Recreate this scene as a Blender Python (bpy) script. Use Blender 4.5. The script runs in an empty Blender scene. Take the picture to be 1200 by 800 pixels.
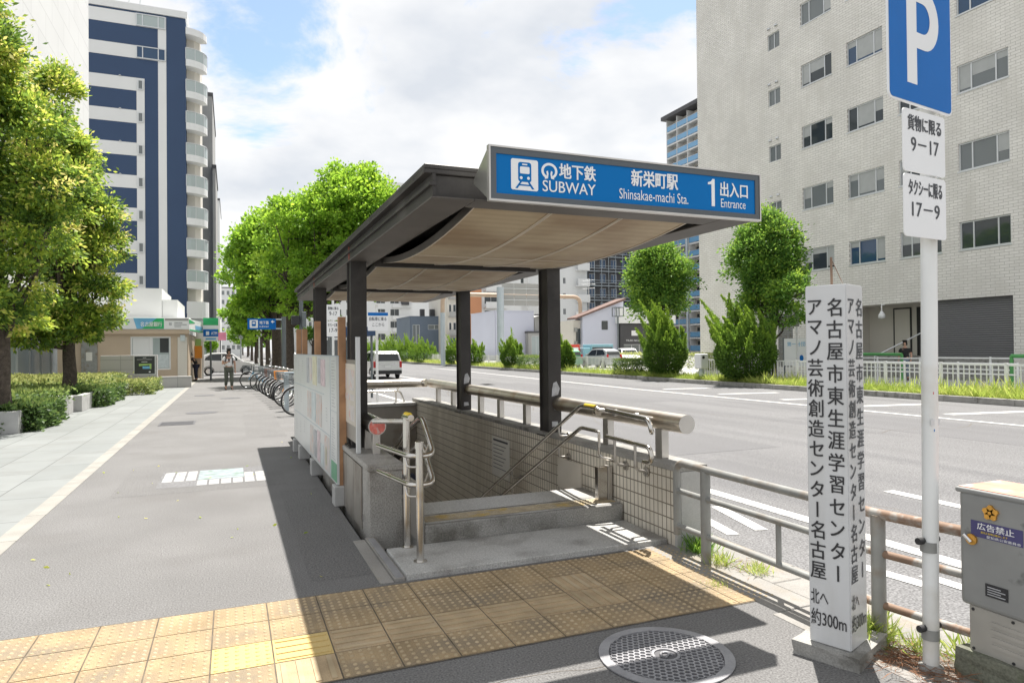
import bpy, bmesh, math, random
import numpy as np
from mathutils import Vector, Matrix
sc = bpy.context.scene
COL = sc.collection
R = math.radians
# ------------------------------------------------------------------ camera
cam_d = bpy.data.cameras.new('camera'); cam = bpy.data.objects.new('camera', cam_d); COL.objects.link(cam)
cam_d.sensor_width = 36; cam_d.lens = 24.0; cam_d.clip_start = 0.05; cam_d.clip_end = 4000
yaw, pitch, roll = math.atan(329/800.), math.atan(7.7/800), 0.010
fw = Vector((math.sin(yaw)*math.cos(pitch), math.cos(yaw)*math.cos(pitch), math.sin(pitch)))
r0 = Vector((math.cos(yaw), -math.sin(yaw), 0)); u0 = r0.cross(fw)
rr = r0*math.cos(roll) - u0*math.sin(roll); uu = u0*math.cos(roll) + r0*math.sin(roll)
cm = Matrix((rr, uu, -fw)).transposed().to_4x4(); cm.translation = (0, 0, 1.6)
cam.matrix_world = cm
sc.camera = cam
# ------------------------------------------------------------------ sun, sky, exposure
SUN = Vector((0.25, 0.30, 1.0)).normalized()
sd = bpy.data.lights.new('sun', 'SUN'); sd.energy = 5.0; sd.angle = R(0.5); sd.color = (1.0, 0.95, 0.88)
so = bpy.data.objects.new('sun', sd); COL.objects.link(so); so.rotation_euler = SUN.to_track_quat('Z', 'Y').to_euler()
so.location = (0, 0, 50)
sc.view_settings.view_transform = 'Standard'; sc.view_settings.look = 'None'
sc.view_settings.exposure = 0.90; sc.view_settings.gamma = 1.0
w = bpy.data.worlds.new('World'); sc.world = w; w.use_nodes = True
nt = w.node_tree; nt.nodes.clear()
def N(t, **k):
    n = nt.nodes.new(t)
    for a, b in k.items(): setattr(n, a, b)
    return n
def LK(a, b): nt.links.new(a, b)
def mth(op, a, b=None, c=None, clamp=False):
    n = N('ShaderNodeMath', operation=op, use_clamp=clamp)
    for i, x in enumerate((a, b, c)):
        if x is None: continue
        if isinstance(x, (int, float)): n.inputs[i].default_value = x
        else: LK(x, n.inputs[i])
    return n.outputs[0]
def vmth(op, a, b=None):
    n = N('ShaderNodeVectorMath', operation=op)
    for i, x in enumerate((a, b)):
        if x is None: continue
        if isinstance(x, (tuple, Vector)): n.inputs[i].default_value = x
        else: LK(x, n.inputs[i])
    return n
sky = N('ShaderNodeTexSky'); sky.sky_type = 'NISHITA'; sky.sun_disc = False
sky.sun_elevation = math.asin(SUN.z); sky.sun_rotation = math.atan2(SUN.x, SUN.y)
sky.air_density = 1.0; sky.dust_density = 1.0; sky.ozone_density = 1.0
bg1 = N('ShaderNodeBackground'); LK(sky.outputs[0], bg1.inputs[0]); bg1.inputs[1].default_value = 0.115
tc = N('ShaderNodeTexCoord'); dirv = vmth('NORMALIZE', tc.outputs['Generated']).outputs[0]
sep = N('ShaderNodeSeparateXYZ'); LK(dirv, sep.inputs[0])
zz = mth('ADD', mth('MAXIMUM', sep.outputs[2], 0.0), 0.32)
cmb = N('ShaderNodeCombineXYZ'); LK(mth('DIVIDE', sep.outputs[0], zz), cmb.inputs[0]); LK(mth('DIVIDE', sep.outputs[1], zz), cmb.inputs[1])
LK(mth('MULTIPLY', sep.outputs[2], 1.5), cmb.inputs[2])
n1 = N('ShaderNodeTexNoise'); LK(cmb.outputs[0], n1.inputs['Vector']); n1.inputs['Scale'].default_value = 1.9
n1.inputs['Detail'].default_value = 10; n1.inputs['Roughness'].default_value = 0.62; n1.inputs['Distortion'].default_value = 0.4
cov = n1.outputs['Fac']
# blue openings in the cloud deck, each around its own direction of the sky
for d, rad, amt in (((0.055, 0.915, 0.400), 0.11, 0.215), ((0.30, 0.825, 0.490), 0.08, 0.12), ((0.47, 0.75, 0.485), 0.07, 0.10), ((0.62, 0.62, 0.48), 0.16, 0.15), ((-0.15, 0.86, 0.49), 0.08, 0.10)):
    dist = vmth('DISTANCE', dirv, Vector(d).normalized()).outputs['Value']
    mr = N('ShaderNodeMapRange', interpolation_type='SMOOTHSTEP'); LK(dist, mr.inputs[0])
    mr.inputs[1].default_value = 0.0; mr.inputs[2].default_value = rad*1.6; mr.inputs[3].default_value = amt; mr.inputs[4].default_value = 0.0
    cov = mth('SUBTRACT', cov, mr.outputs[0])
mrc = N('ShaderNodeMapRange', interpolation_type='SMOOTHSTEP'); LK(cov, mrc.inputs[0])
mrc.inputs[1].default_value = 0.29; mrc.inputs[2].default_value = 0.40; mrc.inputs[3].default_value = 0; mrc.inputs[4].default_value = 0.97
n2 = N('ShaderNodeTexNoise'); LK(cmb.outputs[0], n2.inputs['Vector']); n2.inputs['Scale'].default_value = 2.3
n2.inputs['Detail'].default_value = 5; n2.inputs['Roughness'].default_value = 0.5
cr = N('ShaderNodeValToRGB'); LK(n2.outputs['Fac'], cr.inputs[0])
cr.color_ramp.elements[0].position = 0.36; cr.color_ramp.elements[0].color = (0.74, 0.775, 0.825, 1)
cr.color_ramp.elements[1].position = 0.54; cr.color_ramp.elements[1].color = (1.0, 1.0, 1.0, 1)
bg2 = N('ShaderNodeBackground'); LK(cr.outputs[0], bg2.inputs[0]); bg2.inputs[1].default_value = 0.55
mxs = N('ShaderNodeMixShader'); LK(mrc.outputs[0], mxs.inputs[0]); LK(bg1.outputs[0], mxs.inputs[1]); LK(bg2.outputs[0], mxs.inputs[2])
wo = N('ShaderNodeOutputWorld'); LK(mxs.outputs[0], wo.inputs[0])
sc.cycles.max_bounces = 6; sc.cycles.diffuse_bounces = 3; sc.cycles.glossy_bounces = 3
sc.cycles.transmission_bounces = 4; sc.cycles.transparent_max_bounces = 6
sc.cycles.use_adaptive_sampling = True
sc.render.film_transparent = False

# ------------------------------------------------------------------ materials
def principled(name):
    m = bpy.data.materials.new(name); m.use_nodes = True
    return m, m.node_tree, m.node_tree.nodes['Principled BSDF']
def mat(name, col, rough=0.6, metal=0.0, var=0.12, vs=2.0, grain=0.0, gs=120, bump=0.0, bs=80, stain=None, stain_s=1.2, stain_t=(0.52, 0.66), spec=0.5, emit=0.0):
    """A procedural surface: base colour with soft variation, fine grain, optional stains with a shape of their own."""
    m, t, b = principled(name)
    L = t.links.new
    geo = t.nodes.new('ShaderNodeNewGeometry')
    def noise(s, d=4):
        n = t.nodes.new('ShaderNodeTexNoise'); L(geo.outputs['Position'], n.inputs['Vector'])
        n.inputs['Detail'].default_value = d
        if isinstance(s, tuple):                       # a stretched pattern, such as wear along the lanes
            mp = t.nodes.new('ShaderNodeMapping'); mp.inputs['Scale'].default_value = s; L(geo.outputs['Position'], mp.inputs[0]); L(mp.outputs[0], n.inputs['Vector']); n.inputs['Scale'].default_value = 1.0
        else: n.inputs['Scale'].default_value = s
        return n.outputs['Fac']
    def mix(fac, a, c, mode='MIX'):
        n = t.nodes.new('ShaderNodeMix'); n.data_type = 'RGBA'; n.blend_type = mode
        if isinstance(fac, float): n.inputs[0].default_value = fac
        else: L(fac, n.inputs[0])
        for i, x in ((6, a), (7, c)):
            if isinstance(x, tuple): n.inputs[i].default_value = x
            else: L(x, n.inputs[i])
        return n.outputs[2]
    def ramp(f, a, c):
        n = t.nodes.new('ShaderNodeMapRange'); L(f, n.inputs[0]); n.inputs[1].default_value = a; n.inputs[2].default_value = c; return n.outputs[0]
    lo = tuple(c*(1-var) for c in col)+(1,); hi = tuple(min(1, c*(1+var)) for c in col)+(1,)
    out = mix(ramp(noise(vs), 0.3, 0.7), lo, hi)
    if stain: out = mix(ramp(noise(stain_s, 7), *stain_t), out, tuple(stain)+(1,))
    if grain:
        g = ramp(noise(gs, 2), 0.25, 0.75)
        dk = mix(1.0, out, (1-grain,)*3+(1,), 'MULTIPLY'); lt = mix(1.0, out, (1+grain,)*3+(1,), 'MULTIPLY')
        out = mix(g, dk, lt)
    L(out, b.inputs['Base Color'])
    b.inputs['Roughness'].default_value = rough; b.inputs['Metallic'].default_value = metal
    b.inputs['Specular IOR Level'].default_value = spec
    if emit: L(out, b.inputs['Emission Color']); b.inputs['Emission Strength'].default_value = emit
    if bump:
        bn = t.nodes.new('ShaderNodeBump'); bn.inputs['Strength'].default_value = bump; bn.inputs['Distance'].default_value = 0.01
        L(noise(bs, 3), bn.inputs['Height']); L(bn.outputs[0], b.inputs['Normal'])
    return m
def brick_mat(name, plane, c1, c2, mortar, bw, bh, ms, rough=0.6, offset=0.5, bump=0.4, var=0.1, vs=0.35, spec=0.4, stain=None):
    """Tiles or bricks laid on a wall: plane 'x' for walls facing along X, 'y' along Y, 'z' for floors."""
    m, t, b = principled(name); L = t.links.new
    geo = t.nodes.new('ShaderNodeNewGeometry'); sp = t.nodes.new('ShaderNodeSeparateXYZ'); L(geo.outputs['Position'], sp.inputs[0])
    cb = t.nodes.new('ShaderNodeCombineXYZ')
    i, j = {'x': (1, 2), 'y': (0, 2), 'z': (0, 1), 'zt': (1, 0)}[plane]
    L(sp.outputs[i], cb.inputs[0]); L(sp.outputs[j], cb.inputs[1])
    br = t.nodes.new('ShaderNodeTexBrick'); L(cb.outputs[0], br.inputs['Vector'])
    br.offset = offset; br.inputs['Color1'].default_value = c1+(1,); br.inputs['Color2'].default_value = c2+(1,); br.inputs['Mortar'].default_value = mortar+(1,)
    br.inputs['Scale'].default_value = 1; br.inputs['Brick Width'].default_value = bw; br.inputs['Row Height'].default_value = bh
    br.inputs['Mortar Size'].default_value = ms; br.inputs['Mortar Smooth'].default_value = 0.1
    nz = t.nodes.new('ShaderNodeTexNoise'); L(geo.outputs['Position'], nz.inputs['Vector']); nz.inputs['Scale'].default_value = vs; nz.inputs['Detail'].default_value = 8
    mr = t.nodes.new('ShaderNodeMapRange'); L(nz.outputs['Fac'], mr.inputs[0]); mr.inputs[1].default_value = 0.3; mr.inputs[2].default_value = 0.7
    mr.inputs[3].default_value = 1-var; mr.inputs[4].default_value = 1+var
    mx = t.nodes.new('ShaderNodeVectorMath'); mx.operation = 'SCALE'; L(br.outputs['Color'], mx.inputs[0]); L(mr.outputs[0], mx.inputs['Scale'])
    out = mx.outputs[0]
    if stain:
        n3 = t.nodes.new('ShaderNodeTexNoise'); n3.inputs['Scale'].default_value = 1.6; n3.inputs['Detail'].default_value = 8
        mp = t.nodes.new('ShaderNodeMapping'); mp.inputs['Scale'].default_value = (1, 1, 0.35) if plane != 'z' else (1, 1, 1); L(geo.outputs['Position'], mp.inputs[0]); L(mp.outputs[0], n3.inputs['Vector'])
        r3 = t.nodes.new('ShaderNodeMapRange'); L(n3.outputs['Fac'], r3.inputs[0]); r3.inputs[1].default_value = 0.48; r3.inputs[2].default_value = 0.75; r3.inputs[4].default_value = 0.75
        m3 = t.nodes.new('ShaderNodeMix'); m3.data_type = 'RGBA'; L(r3.outputs[0], m3.inputs[0]); L(out, m3.inputs[6]); m3.inputs[7].default_value = tuple(stain)+(1,)
        out = m3.outputs[2]
    L(out, b.inputs['Base Color']); b.inputs['Roughness'].default_value = rough; b.inputs['Specular IOR Level'].default_value = spec
    bn = t.nodes.new('ShaderNodeBump'); bn.invert = True; bn.inputs['Strength'].default_value = bump; bn.inputs['Distance'].default_value = 0.01
    L(br.outputs['Fac'], bn.inputs['Height']); L(bn.outputs[0], b.inputs['Normal'])
    return m
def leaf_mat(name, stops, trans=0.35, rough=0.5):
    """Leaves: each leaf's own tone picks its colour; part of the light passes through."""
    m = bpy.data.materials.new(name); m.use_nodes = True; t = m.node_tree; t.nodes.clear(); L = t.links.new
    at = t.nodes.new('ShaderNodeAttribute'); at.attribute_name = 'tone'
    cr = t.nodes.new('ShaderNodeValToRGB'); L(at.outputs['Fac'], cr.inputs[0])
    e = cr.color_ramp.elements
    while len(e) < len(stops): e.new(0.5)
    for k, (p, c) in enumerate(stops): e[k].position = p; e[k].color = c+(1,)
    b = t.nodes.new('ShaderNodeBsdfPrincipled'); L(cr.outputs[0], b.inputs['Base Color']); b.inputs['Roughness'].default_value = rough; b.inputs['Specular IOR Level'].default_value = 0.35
    tr = t.nodes.new('ShaderNodeBsdfTranslucent'); 
    hs = t.nodes.new('ShaderNodeHueSaturation'); hs.inputs['Hue'].default_value = 0.485; hs.inputs['Value'].default_value = 1.8; L(cr.outputs[0], hs.inputs['Color']); L(hs.outputs[0], tr.inputs['Color'])
    mx = t.nodes.new('ShaderNodeMixShader'); mx.inputs[0].default_value = trans; L(b.outputs[0], mx.inputs[1]); L(tr.outputs[0], mx.inputs[2])
    o = t.nodes.new('ShaderNodeOutputMaterial'); L(mx.outputs[0], o.inputs[0])
    return m
def glass_mat(name, col, rough=0.04, spec=0.6):
    m, t, b = principled(name); b.inputs['Base Color'].default_value = col+(1,); b.inputs['Roughness'].default_value = rough
    b.inputs['Specular IOR Level'].default_value = spec
    return m
M = {}
M['asphalt_walk'] = mat('asphalt_walk', (0.155, 0.153, 0.152), 0.9, var=0.09, vs=1.1, grain=0.5, gs=95, bump=0.5, bs=170, stain=(0.14, 0.137, 0.135), stain_s=0.8)
M['asphalt_road'] = mat('asphalt_road', (0.152, 0.152, 0.156), 0.9, var=0.09, vs=(1.3, 0.05, 1.0), grain=0.6, gs=60, bump=0.5, bs=90, stain=(0.125, 0.125, 0.13), stain_s=(0.9, 0.10, 1.0))
M['asphalt_patch'] = mat('asphalt_patch', (0.132, 0.132, 0.137), 0.9, var=0.09, vs=(1.3, 0.08, 1.0), grain=0.55, gs=60, bump=0.5, bs=90)
M['walk_patch'] = mat('walk_patch', (0.143, 0.141, 0.14), 0.9, var=0.08, vs=1.3, grain=0.6, gs=80, bump=0.5, bs=170)
M['ground'] = mat('ground', (0.22, 0.22, 0.21), 0.9, vs=0.1)
M['plaza'] = brick_mat('plaza_stone', 'zt', (0.195, 0.208, 0.206), (0.225, 0.238, 0.236), (0.11, 0.115, 0.115), 1.2, 0.6, 0.008, rough=0.75, var=0.09, vs=0.8, bump=0.2, offset=0.5, stain=(0.16, 0.165, 0.16))
M['kerb'] = mat('kerb_stone', (0.27, 0.262, 0.24), 0.85, var=0.12, vs=3, grain=0.15, gs=150, bump=0.2)
M['gutter'] = mat('gutter_concrete', (0.27, 0.26, 0.245), 0.9, var=0.14, vs=2.5, grain=0.18, gs=140, bump=0.3, stain=(0.27, 0.24, 0.2), stain_s=3)
M['concrete'] = mat('concrete', (0.30, 0.295, 0.28), 0.9, var=0.15, vs=4, grain=0.2, gs=120, bump=0.4, bs=60, stain=(0.17, 0.165, 0.15), stain_s=5)
M['concrete_pale'] = mat('concrete_pale', (0.42, 0.42, 0.41), 0.9, var=0.1, vs=5, grain=0.12, gs=150, bump=0.2)
M['granite'] = mat('granite', (0.34, 0.33, 0.31), 0.55, var=0.1, vs=4, grain=0.4, gs=85, bump=0.1, bs=150, stain=(0.22, 0.205, 0.185), stain_s=2.2)
M['granite_dark'] = mat('granite_dark', (0.27, 0.265, 0.25), 0.6, var=0.14, vs=4, grain=0.4, gs=85, bump=0.1, stain=(0.12, 0.115, 0.10), stain_s=3.5, stain_t=(0.45, 0.65))
M['granite_pale'] = mat('granite_pale', (0.43, 0.43, 0.42), 0.5, var=0.08, vs=3, grain=0.35, gs=85, stain=(0.26, 0.25, 0.24), stain_s=2.0)
M['paint'] = mat('road_paint', (0.58, 0.58, 0.57), 0.8, var=0.08, vs=4, grain=0.15, gs=100, stain=(0.22, 0.22, 0.22), stain_s=9, stain_t=(0.58, 0.72))
M['tactile'] = mat('tactile_yellow', (0.315, 0.232, 0.132), 0.85, var=0.22, vs=4, grain=0.3, gs=160, bump=0.2, stain=(0.21, 0.17, 0.12), stain_s=(2.6, 2.6, 1.0), stain_t=(0.44, 0.66))
M['tactile_dome'] = mat('tactile_dome', (0.39, 0.305, 0.19), 0.8, var=0.15, vs=6, stain=(0.45, 0.36, 0.24), stain_s=3)
M['tactile_worn'] = mat('tactile_worn', (0.40, 0.34, 0.24), 0.8, var=0.2, vs=8, grain=0.25, gs=160, stain=(0.45, 0.33, 0.12), stain_s=7)
M['tactile_new'] = mat('tactile_new', (0.52, 0.385, 0.155), 0.7, var=0.06, vs=5, grain=0.1)
M['tactile_bar'] = mat('tactile_dusty', (0.39, 0.29, 0.175), 0.8, var=0.18, vs=6, grain=0.2, gs=160, stain=(0.38, 0.3, 0.2), stain_s=4)
M['joint'] = mat('joint_dirt', (0.12, 0.10, 0.075), 0.95, var=0.3, vs=9)
M['bronze'] = mat('bronze_paint', (0.034, 0.031, 0.029), 0.5, var=0.22, vs=3, grain=0.1, gs=60, stain=(0.065, 0.06, 0.056), stain_s=1.6, spec=0.4)
M['bronze_pale'] = mat('bronze_underside', (0.085, 0.076, 0.068), 0.55, var=0.18, vs=2.5, stain=(0.11, 0.10, 0.09), stain_s=1.5)
M['primer'] = mat('red_primer', (0.30, 0.07, 0.045), 0.7)
M['soffit'] = None
M['soffit_rib'] = mat('soffit_rib', (0.62, 0.55, 0.46), 0.5, var=0.06)
M['steel'] = mat('stainless', (0.62, 0.60, 0.57), 0.22, 1.0, var=0.06, vs=6, stain=(0.5, 0.45, 0.38), stain_s=5)
M['steel_tube'] = mat('stainless_aged', (0.70, 0.645, 0.56), 0.36, 1.0, var=0.12, vs=4, stain=(0.55, 0.44, 0.33), stain_s=2.5)
M['steel_sat'] = mat('stainless_satin', (0.56, 0.54, 0.51), 0.42, 1.0, var=0.08, vs=5)
M['steel_panel'] = mat('steel_panel', (0.36, 0.34, 0.31), 0.5, 0.6, var=0.12, vs=3, stain=(0.22, 0.19, 0.16), stain_s=2)
M['red_sticker'] = mat('red_sticker', (0.62, 0.16, 0.13), 0.6, var=0.25, vs=25, stain=(0.6, 0.4, 0.36), stain_s=30)
M['yellow'] = mat('yellow_tape', (0.75, 0.55, 0.04), 0.6)
M['sign_blue'] = mat('sign_blue', (0.0, 0.155, 0.46), 0.45, var=0.03, vs=1.0, spec=0.15)
M['sign_white'] = mat('sign_white', (0.80, 0.81, 0.82), 0.4, var=0.02)
M['sign_frame'] = mat('sign_frame', (0.095, 0.108, 0.12), 0.4, 0.3, var=0.06)
M['sign_steel'] = mat('sign_steel', (0.60, 0.60, 0.55), 0.3, 0.9, var=0.06)
M['letter_white'] = mat('letter_white', (0.82, 0.83, 0.84), 0.4, var=0.01)
M['letter_black'] = mat('letter_black', (0.025, 0.025, 0.028), 0.5, var=0.05)
M['letter_grey'] = mat('letter_grey', (0.055, 0.06, 0.07), 0.5, var=0.05)
M['p_blue'] = mat('parking_blue', (0.002, 0.135, 0.46), 0.45, var=0.05, vs=3, spec=0.2)
M['white_paint'] = mat('white_paint', (0.74, 0.755, 0.75), 0.4, var=0.04, vs=4, stain=(0.62, 0.61, 0.57), stain_s=3)
M['pillar_white'] = mat('pillar_white', (0.60, 0.61, 0.62), 0.35, var=0.05, vs=2.5, stain=(0.50, 0.50, 0.485), stain_s=(6, 6, 1.2), stain_t=(0.5, 0.8))
M['rail_grey'] = mat('rail_grey', (0.27, 0.275, 0.265), 0.5, 0.1, var=0.12, vs=7, stain=(0.20, 0.155, 0.115), stain_s=5, stain_t=(0.52, 0.75))
M['rail_rust'] = mat('rail_rust', (0.25, 0.165, 0.115), 0.7, 0.1, var=0.2, vs=9, stain=(0.34, 0.33, 0.31), stain_s=9, stain_t=(0.48, 0.58))
M['box_grey'] = mat('cabinet_grey', (0.27, 0.275, 0.27), 0.5, 0.2, var=0.08, vs=6, stain=(0.14, 0.145, 0.14), stain_s=7, stain_t=(0.60, 0.66))
M['box_rust'] = mat('cabinet_rust', (0.52, 0.26, 0.19), 0.7, var=0.15, vs=8, stain=(0.5, 0.42, 0.38), stain_s=9)
M['box_beige'] = mat('cabinet_beige', (0.40, 0.385, 0.35), 0.5, 0.2, var=0.08, vs=6)
M['mossy'] = mat('mossy_concrete', (0.15, 0.155, 0.12), 0.95, var=0.25, vs=9, grain=0.3, gs=90, bump=0.6, bs=50, stain=(0.08, 0.10, 0.05), stain_s=7)
M['gold'] = mat('gold', (0.75, 0.42, 0.10), 0.35, 0.9, var=0.15, vs=30)
M['purple'] = mat('label_purple', (0.065, 0.06, 0.17), 0.45, var=0.08, vs=10)
M['black_rubber'] = mat('black_rubber', (0.02, 0.02, 0.02), 0.7)
M['iron'] = mat('cast_iron', (0.30, 0.30, 0.315), 0.5, 0.3, var=0.12, vs=9, grain=0.1)
M['iron_dark'] = mat('cast_iron_dark', (0.10, 0.10, 0.108), 0.6, 0.2, var=0.12, vs=9)
M['wood'] = mat('timber', (0.42, 0.235, 0.125), 0.7, var=0.18, vs=6, stain=(0.3, 0.155, 0.075), stain_s=4)
M['board_white'] = mat('notice_white', (0.60, 0.625, 0.62), 0.3, var=0.05, vs=2)
M['board_beige'] = mat('notice_beige', (0.60, 0.555, 0.48), 0.6, var=0.08)
M['paper'] = mat('paper', (0.66, 0.645, 0.6), 0.8, var=0.05)
M['wall_tile'] = brick_mat('wall_tile', 'x', (0.68, 0.635, 0.545), (0.73, 0.69, 0.60), (0.19, 0.165, 0.13), 0.060, 0.108, 0.0055, rough=0.4, offset=0.0, var=0.12, vs=1.4, stain=(0.34, 0.295, 0.23))
M['bark'] = mat('bark', (0.085, 0.068, 0.055), 0.95, var=0.35, vs=14, grain=0.3, gs=60, bump=0.8, bs=30)
M['soil'] = mat('soil', (0.12, 0.09, 0.06), 0.95, var=0.3, vs=6, grain=0.3)
M['needle_litter'] = mat('dry_needles', (0.24, 0.12, 0.065), 0.95, var=0.3, vs=20)
M['glass_dark'] = glass_mat('glass_dark', (0.035, 0.045, 0.05))
M['glass_blue'] = glass_mat('glass_blue', (0.03, 0.07, 0.14))
M['glass_grey'] = glass_mat('glass_grey', (0.16, 0.18, 0.185), 0.1)
M['glass_pale'] = glass_mat('glass_pale', (0.38, 0.44, 0.44), 0.1)
M['blind'] = mat('window_blind', (0.40, 0.415, 0.41), 0.35, var=0.06, vs=3)
M['alu'] = mat('aluminium', (0.62, 0.64, 0.65), 0.4, 0.4, var=0.03)
M['brick_x'] = brick_mat('brick_tile_x', 'x', (0.72, 0.702, 0.66), (0.78, 0.762, 0.72), (0.47, 0.45, 0.415), 0.40, 0.135, 0.011, rough=0.7, var=0.08, vs=0.5, stain=(0.62, 0.60, 0.555))
M['brick_y'] = brick_mat('brick_tile_y', 'y', (0.72, 0.702, 0.66), (0.78, 0.762, 0.72), (0.47, 0.45, 0.415), 0.40, 0.135, 0.011, rough=0.7, var=0.08, vs=0.5, stain=(0.62, 0.60, 0.555))
M['wall_white'] = mat('wall_white', (0.72, 0.73, 0.73), 0.7, var=0.03, vs=0.3)
M['wall_white_tile'] = brick_mat('wall_white_tile', 'x', (0.70, 0.70, 0.70), (0.73, 0.73, 0.73), (0.60, 0.60, 0.60), 2.4, 1.2, 0.03, rough=0.5, var=0.03, bump=0.1)
M['wall_navy'] = mat('wall_navy', (0.026, 0.058, 0.13), 0.6, var=0.04, vs=0.3)
M['wall_beige'] = mat('wall_beige', (0.50, 0.40, 0.30), 0.7, var=0.05, vs=1)
M['wall_cream'] = mat('wall_cream', (0.62, 0.59, 0.53), 0.7, var=0.06, vs=0.3)
M['wall_brown'] = brick_mat('wall_brown', 'y', (0.52, 0.39, 0.30), (0.55, 0.42, 0.325), (0.42, 0.32, 0.25), 0.3, 0.1, 0.012, rough=0.6, var=0.05)
M['wall_grey'] = mat('wall_grey', (0.36, 0.36, 0.35), 0.7, var=0.06, vs=0.4)
M['wall_stone'] = brick_mat('wall_stone', 'y', (0.44, 0.43, 0.42), (0.47, 0.46, 0.45), (0.3, 0.3, 0.29), 1.1, 0.42, 0.012, rough=0.6, offset=0.0, var=0.05, bump=0.15)
M['wall_bluegrey'] = mat('wall_bluegrey', (0.115, 0.15, 0.20), 0.6, var=0.05, vs=0.4)
M['wall_orange'] = mat('wall_orange', (0.58, 0.28, 0.15), 0.7, var=0.05, vs=0.4)
M['wall_lavender'] = mat('wall_lavender', (0.56, 0.58, 0.68), 0.7, var=0.03, vs=0.3)
M['wall_dark'] = mat('wall_dark', (0.06, 0.06, 0.065), 0.6, var=0.1, vs=0.6)
M['roof_tile'] = mat('roof_tile', (0.16, 0.10, 0.085), 0.8, var=0.15, vs=2)
M['roof_dark'] = mat('roof_dark', (0.08, 0.08, 0.085), 0.7, var=0.1)
M['pale_blue_glass'] = glass_mat('balcony_blue', (0.16, 0.36, 0.58), 0.25)
M['shutter'] = None
M['fence_white'] = mat('fence_white', (0.76, 0.77, 0.77), 0.45, var=0.04)
M['green_paint'] = mat('green_paint', (0.09, 0.33, 0.10), 0.5, var=0.06)
M['green_sign'] = mat('green_sign', (0.02, 0.42, 0.14), 0.4)
M['teal_sign'] = mat('teal_sign', (0.03, 0.45, 0.36), 0.4)
M['lightblue'] = mat('light_blue', (0.15, 0.42, 0.66), 0.4)
M['pole_grey'] = mat('pole_grey', (0.46, 0.52, 0.56), 0.45, 0.2, var=0.05)
M['pole_dark'] = mat('pole_dark', (0.15, 0.17, 0.18), 0.5, 0.2)
M['pipe_tan'] = mat('pipe_tan', (0.50, 0.38, 0.28), 0.5, var=0.1)
M['car_white'] = mat('car_white', (0.74, 0.745, 0.75), 0.18, var=0.01, spec=0.6)
M['car_teal'] = mat('car_teal', (0.22, 0.42, 0.50), 0.25, var=0.02)
M['car_red'] = mat('car_red', (0.60, 0.05, 0.03), 0.25, var=0.02)
M['car_silver'] = mat('car_silver', (0.42, 0.44, 0.46), 0.3, 0.5, var=0.02)
M['car_glass'] = glass_mat('car_glass', (0.02, 0.025, 0.028), 0.03)
M['tyre'] = mat('tyre', (0.022, 0.022, 0.023), 0.8)
M['chrome'] = mat('chrome', (0.66, 0.66, 0.66), 0.2, 1.0, var=0.03)
M['lamp_red'] = mat('lamp_red', (0.5, 0.02, 0.02), 0.2)
M['lamp_clear'] = mat('lamp_clear', (0.6, 0.62, 0.64), 0.1)
M['dark_trim'] = mat('dark_trim', (0.03, 0.03, 0.032), 0.6)
M['skin'] = mat('skin', (0.52, 0.31, 0.22), 0.55, var=0.05, vs=20)
M['hair'] = mat('hair', (0.018, 0.015, 0.013), 0.5)
M['cloth_white'] = mat('cloth_white', (0.82, 0.82, 0.82), 0.9, var=0.05, vs=12)
M['cloth_black'] = mat('cloth_black', (0.02, 0.02, 0.022), 0.9)
M['cloth_navy'] = mat('cloth_navy', (0.03, 0.035, 0.06), 0.9)
M['cloth_olive'] = mat('cloth_olive', (0.10, 0.11, 0.09), 0.9)
M['cloth_jean'] = mat('cloth_jean', (0.22, 0.27, 0.34), 0.9)
M['orange'] = mat('orange', (0.80, 0.30, 0.03), 0.5)
M['pink'] = mat('pink', (0.72, 0.25, 0.36), 0.6)
M['brown_basket'] = mat('brown_basket', (0.16, 0.075, 0.05), 0.7)
M['poster_yellow'] = mat('poster_yellow', (0.62, 0.60, 0.44), 0.5, var=0.15, vs=14)
M['poster_pink'] = mat('poster_pink', (0.60, 0.49, 0.51), 0.5, var=0.25, vs=14)
M['poster_grey'] = mat('poster_grey', (0.42, 0.43, 0.45), 0.5, var=0.25, vs=14)
M['poster_pale'] = mat('poster_pale', (0.60, 0.57, 0.55), 0.5, var=0.15, vs=9, stain=(0.6, 0.42, 0.36), stain_s=9)
M['poster_aqua'] = mat('poster_aqua', (0.54, 0.60, 0.61), 0.5, var=0.12, vs=9)
M['poster_green'] = mat('poster_green', (0.14, 0.36, 0.22), 0.5, var=0.12, vs=12)
M['screen_dark'] = mat('map_dark', (0.035, 0.04, 0.042), 0.4)
M['map_green'] = mat('map_green', (0.32, 0.50, 0.15), 0.5)
M['mosaic_white'] = mat('mosaic_white', (0.36, 0.36, 0.355), 0.6, var=0.08, vs=12)
M['mosaic_art'] = mat('mosaic_art', (0.25, 0.29, 0.31), 0.6, var=0.25, vs=12, stain=(0.15, 0.22, 0.17), stain_s=7)
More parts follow.
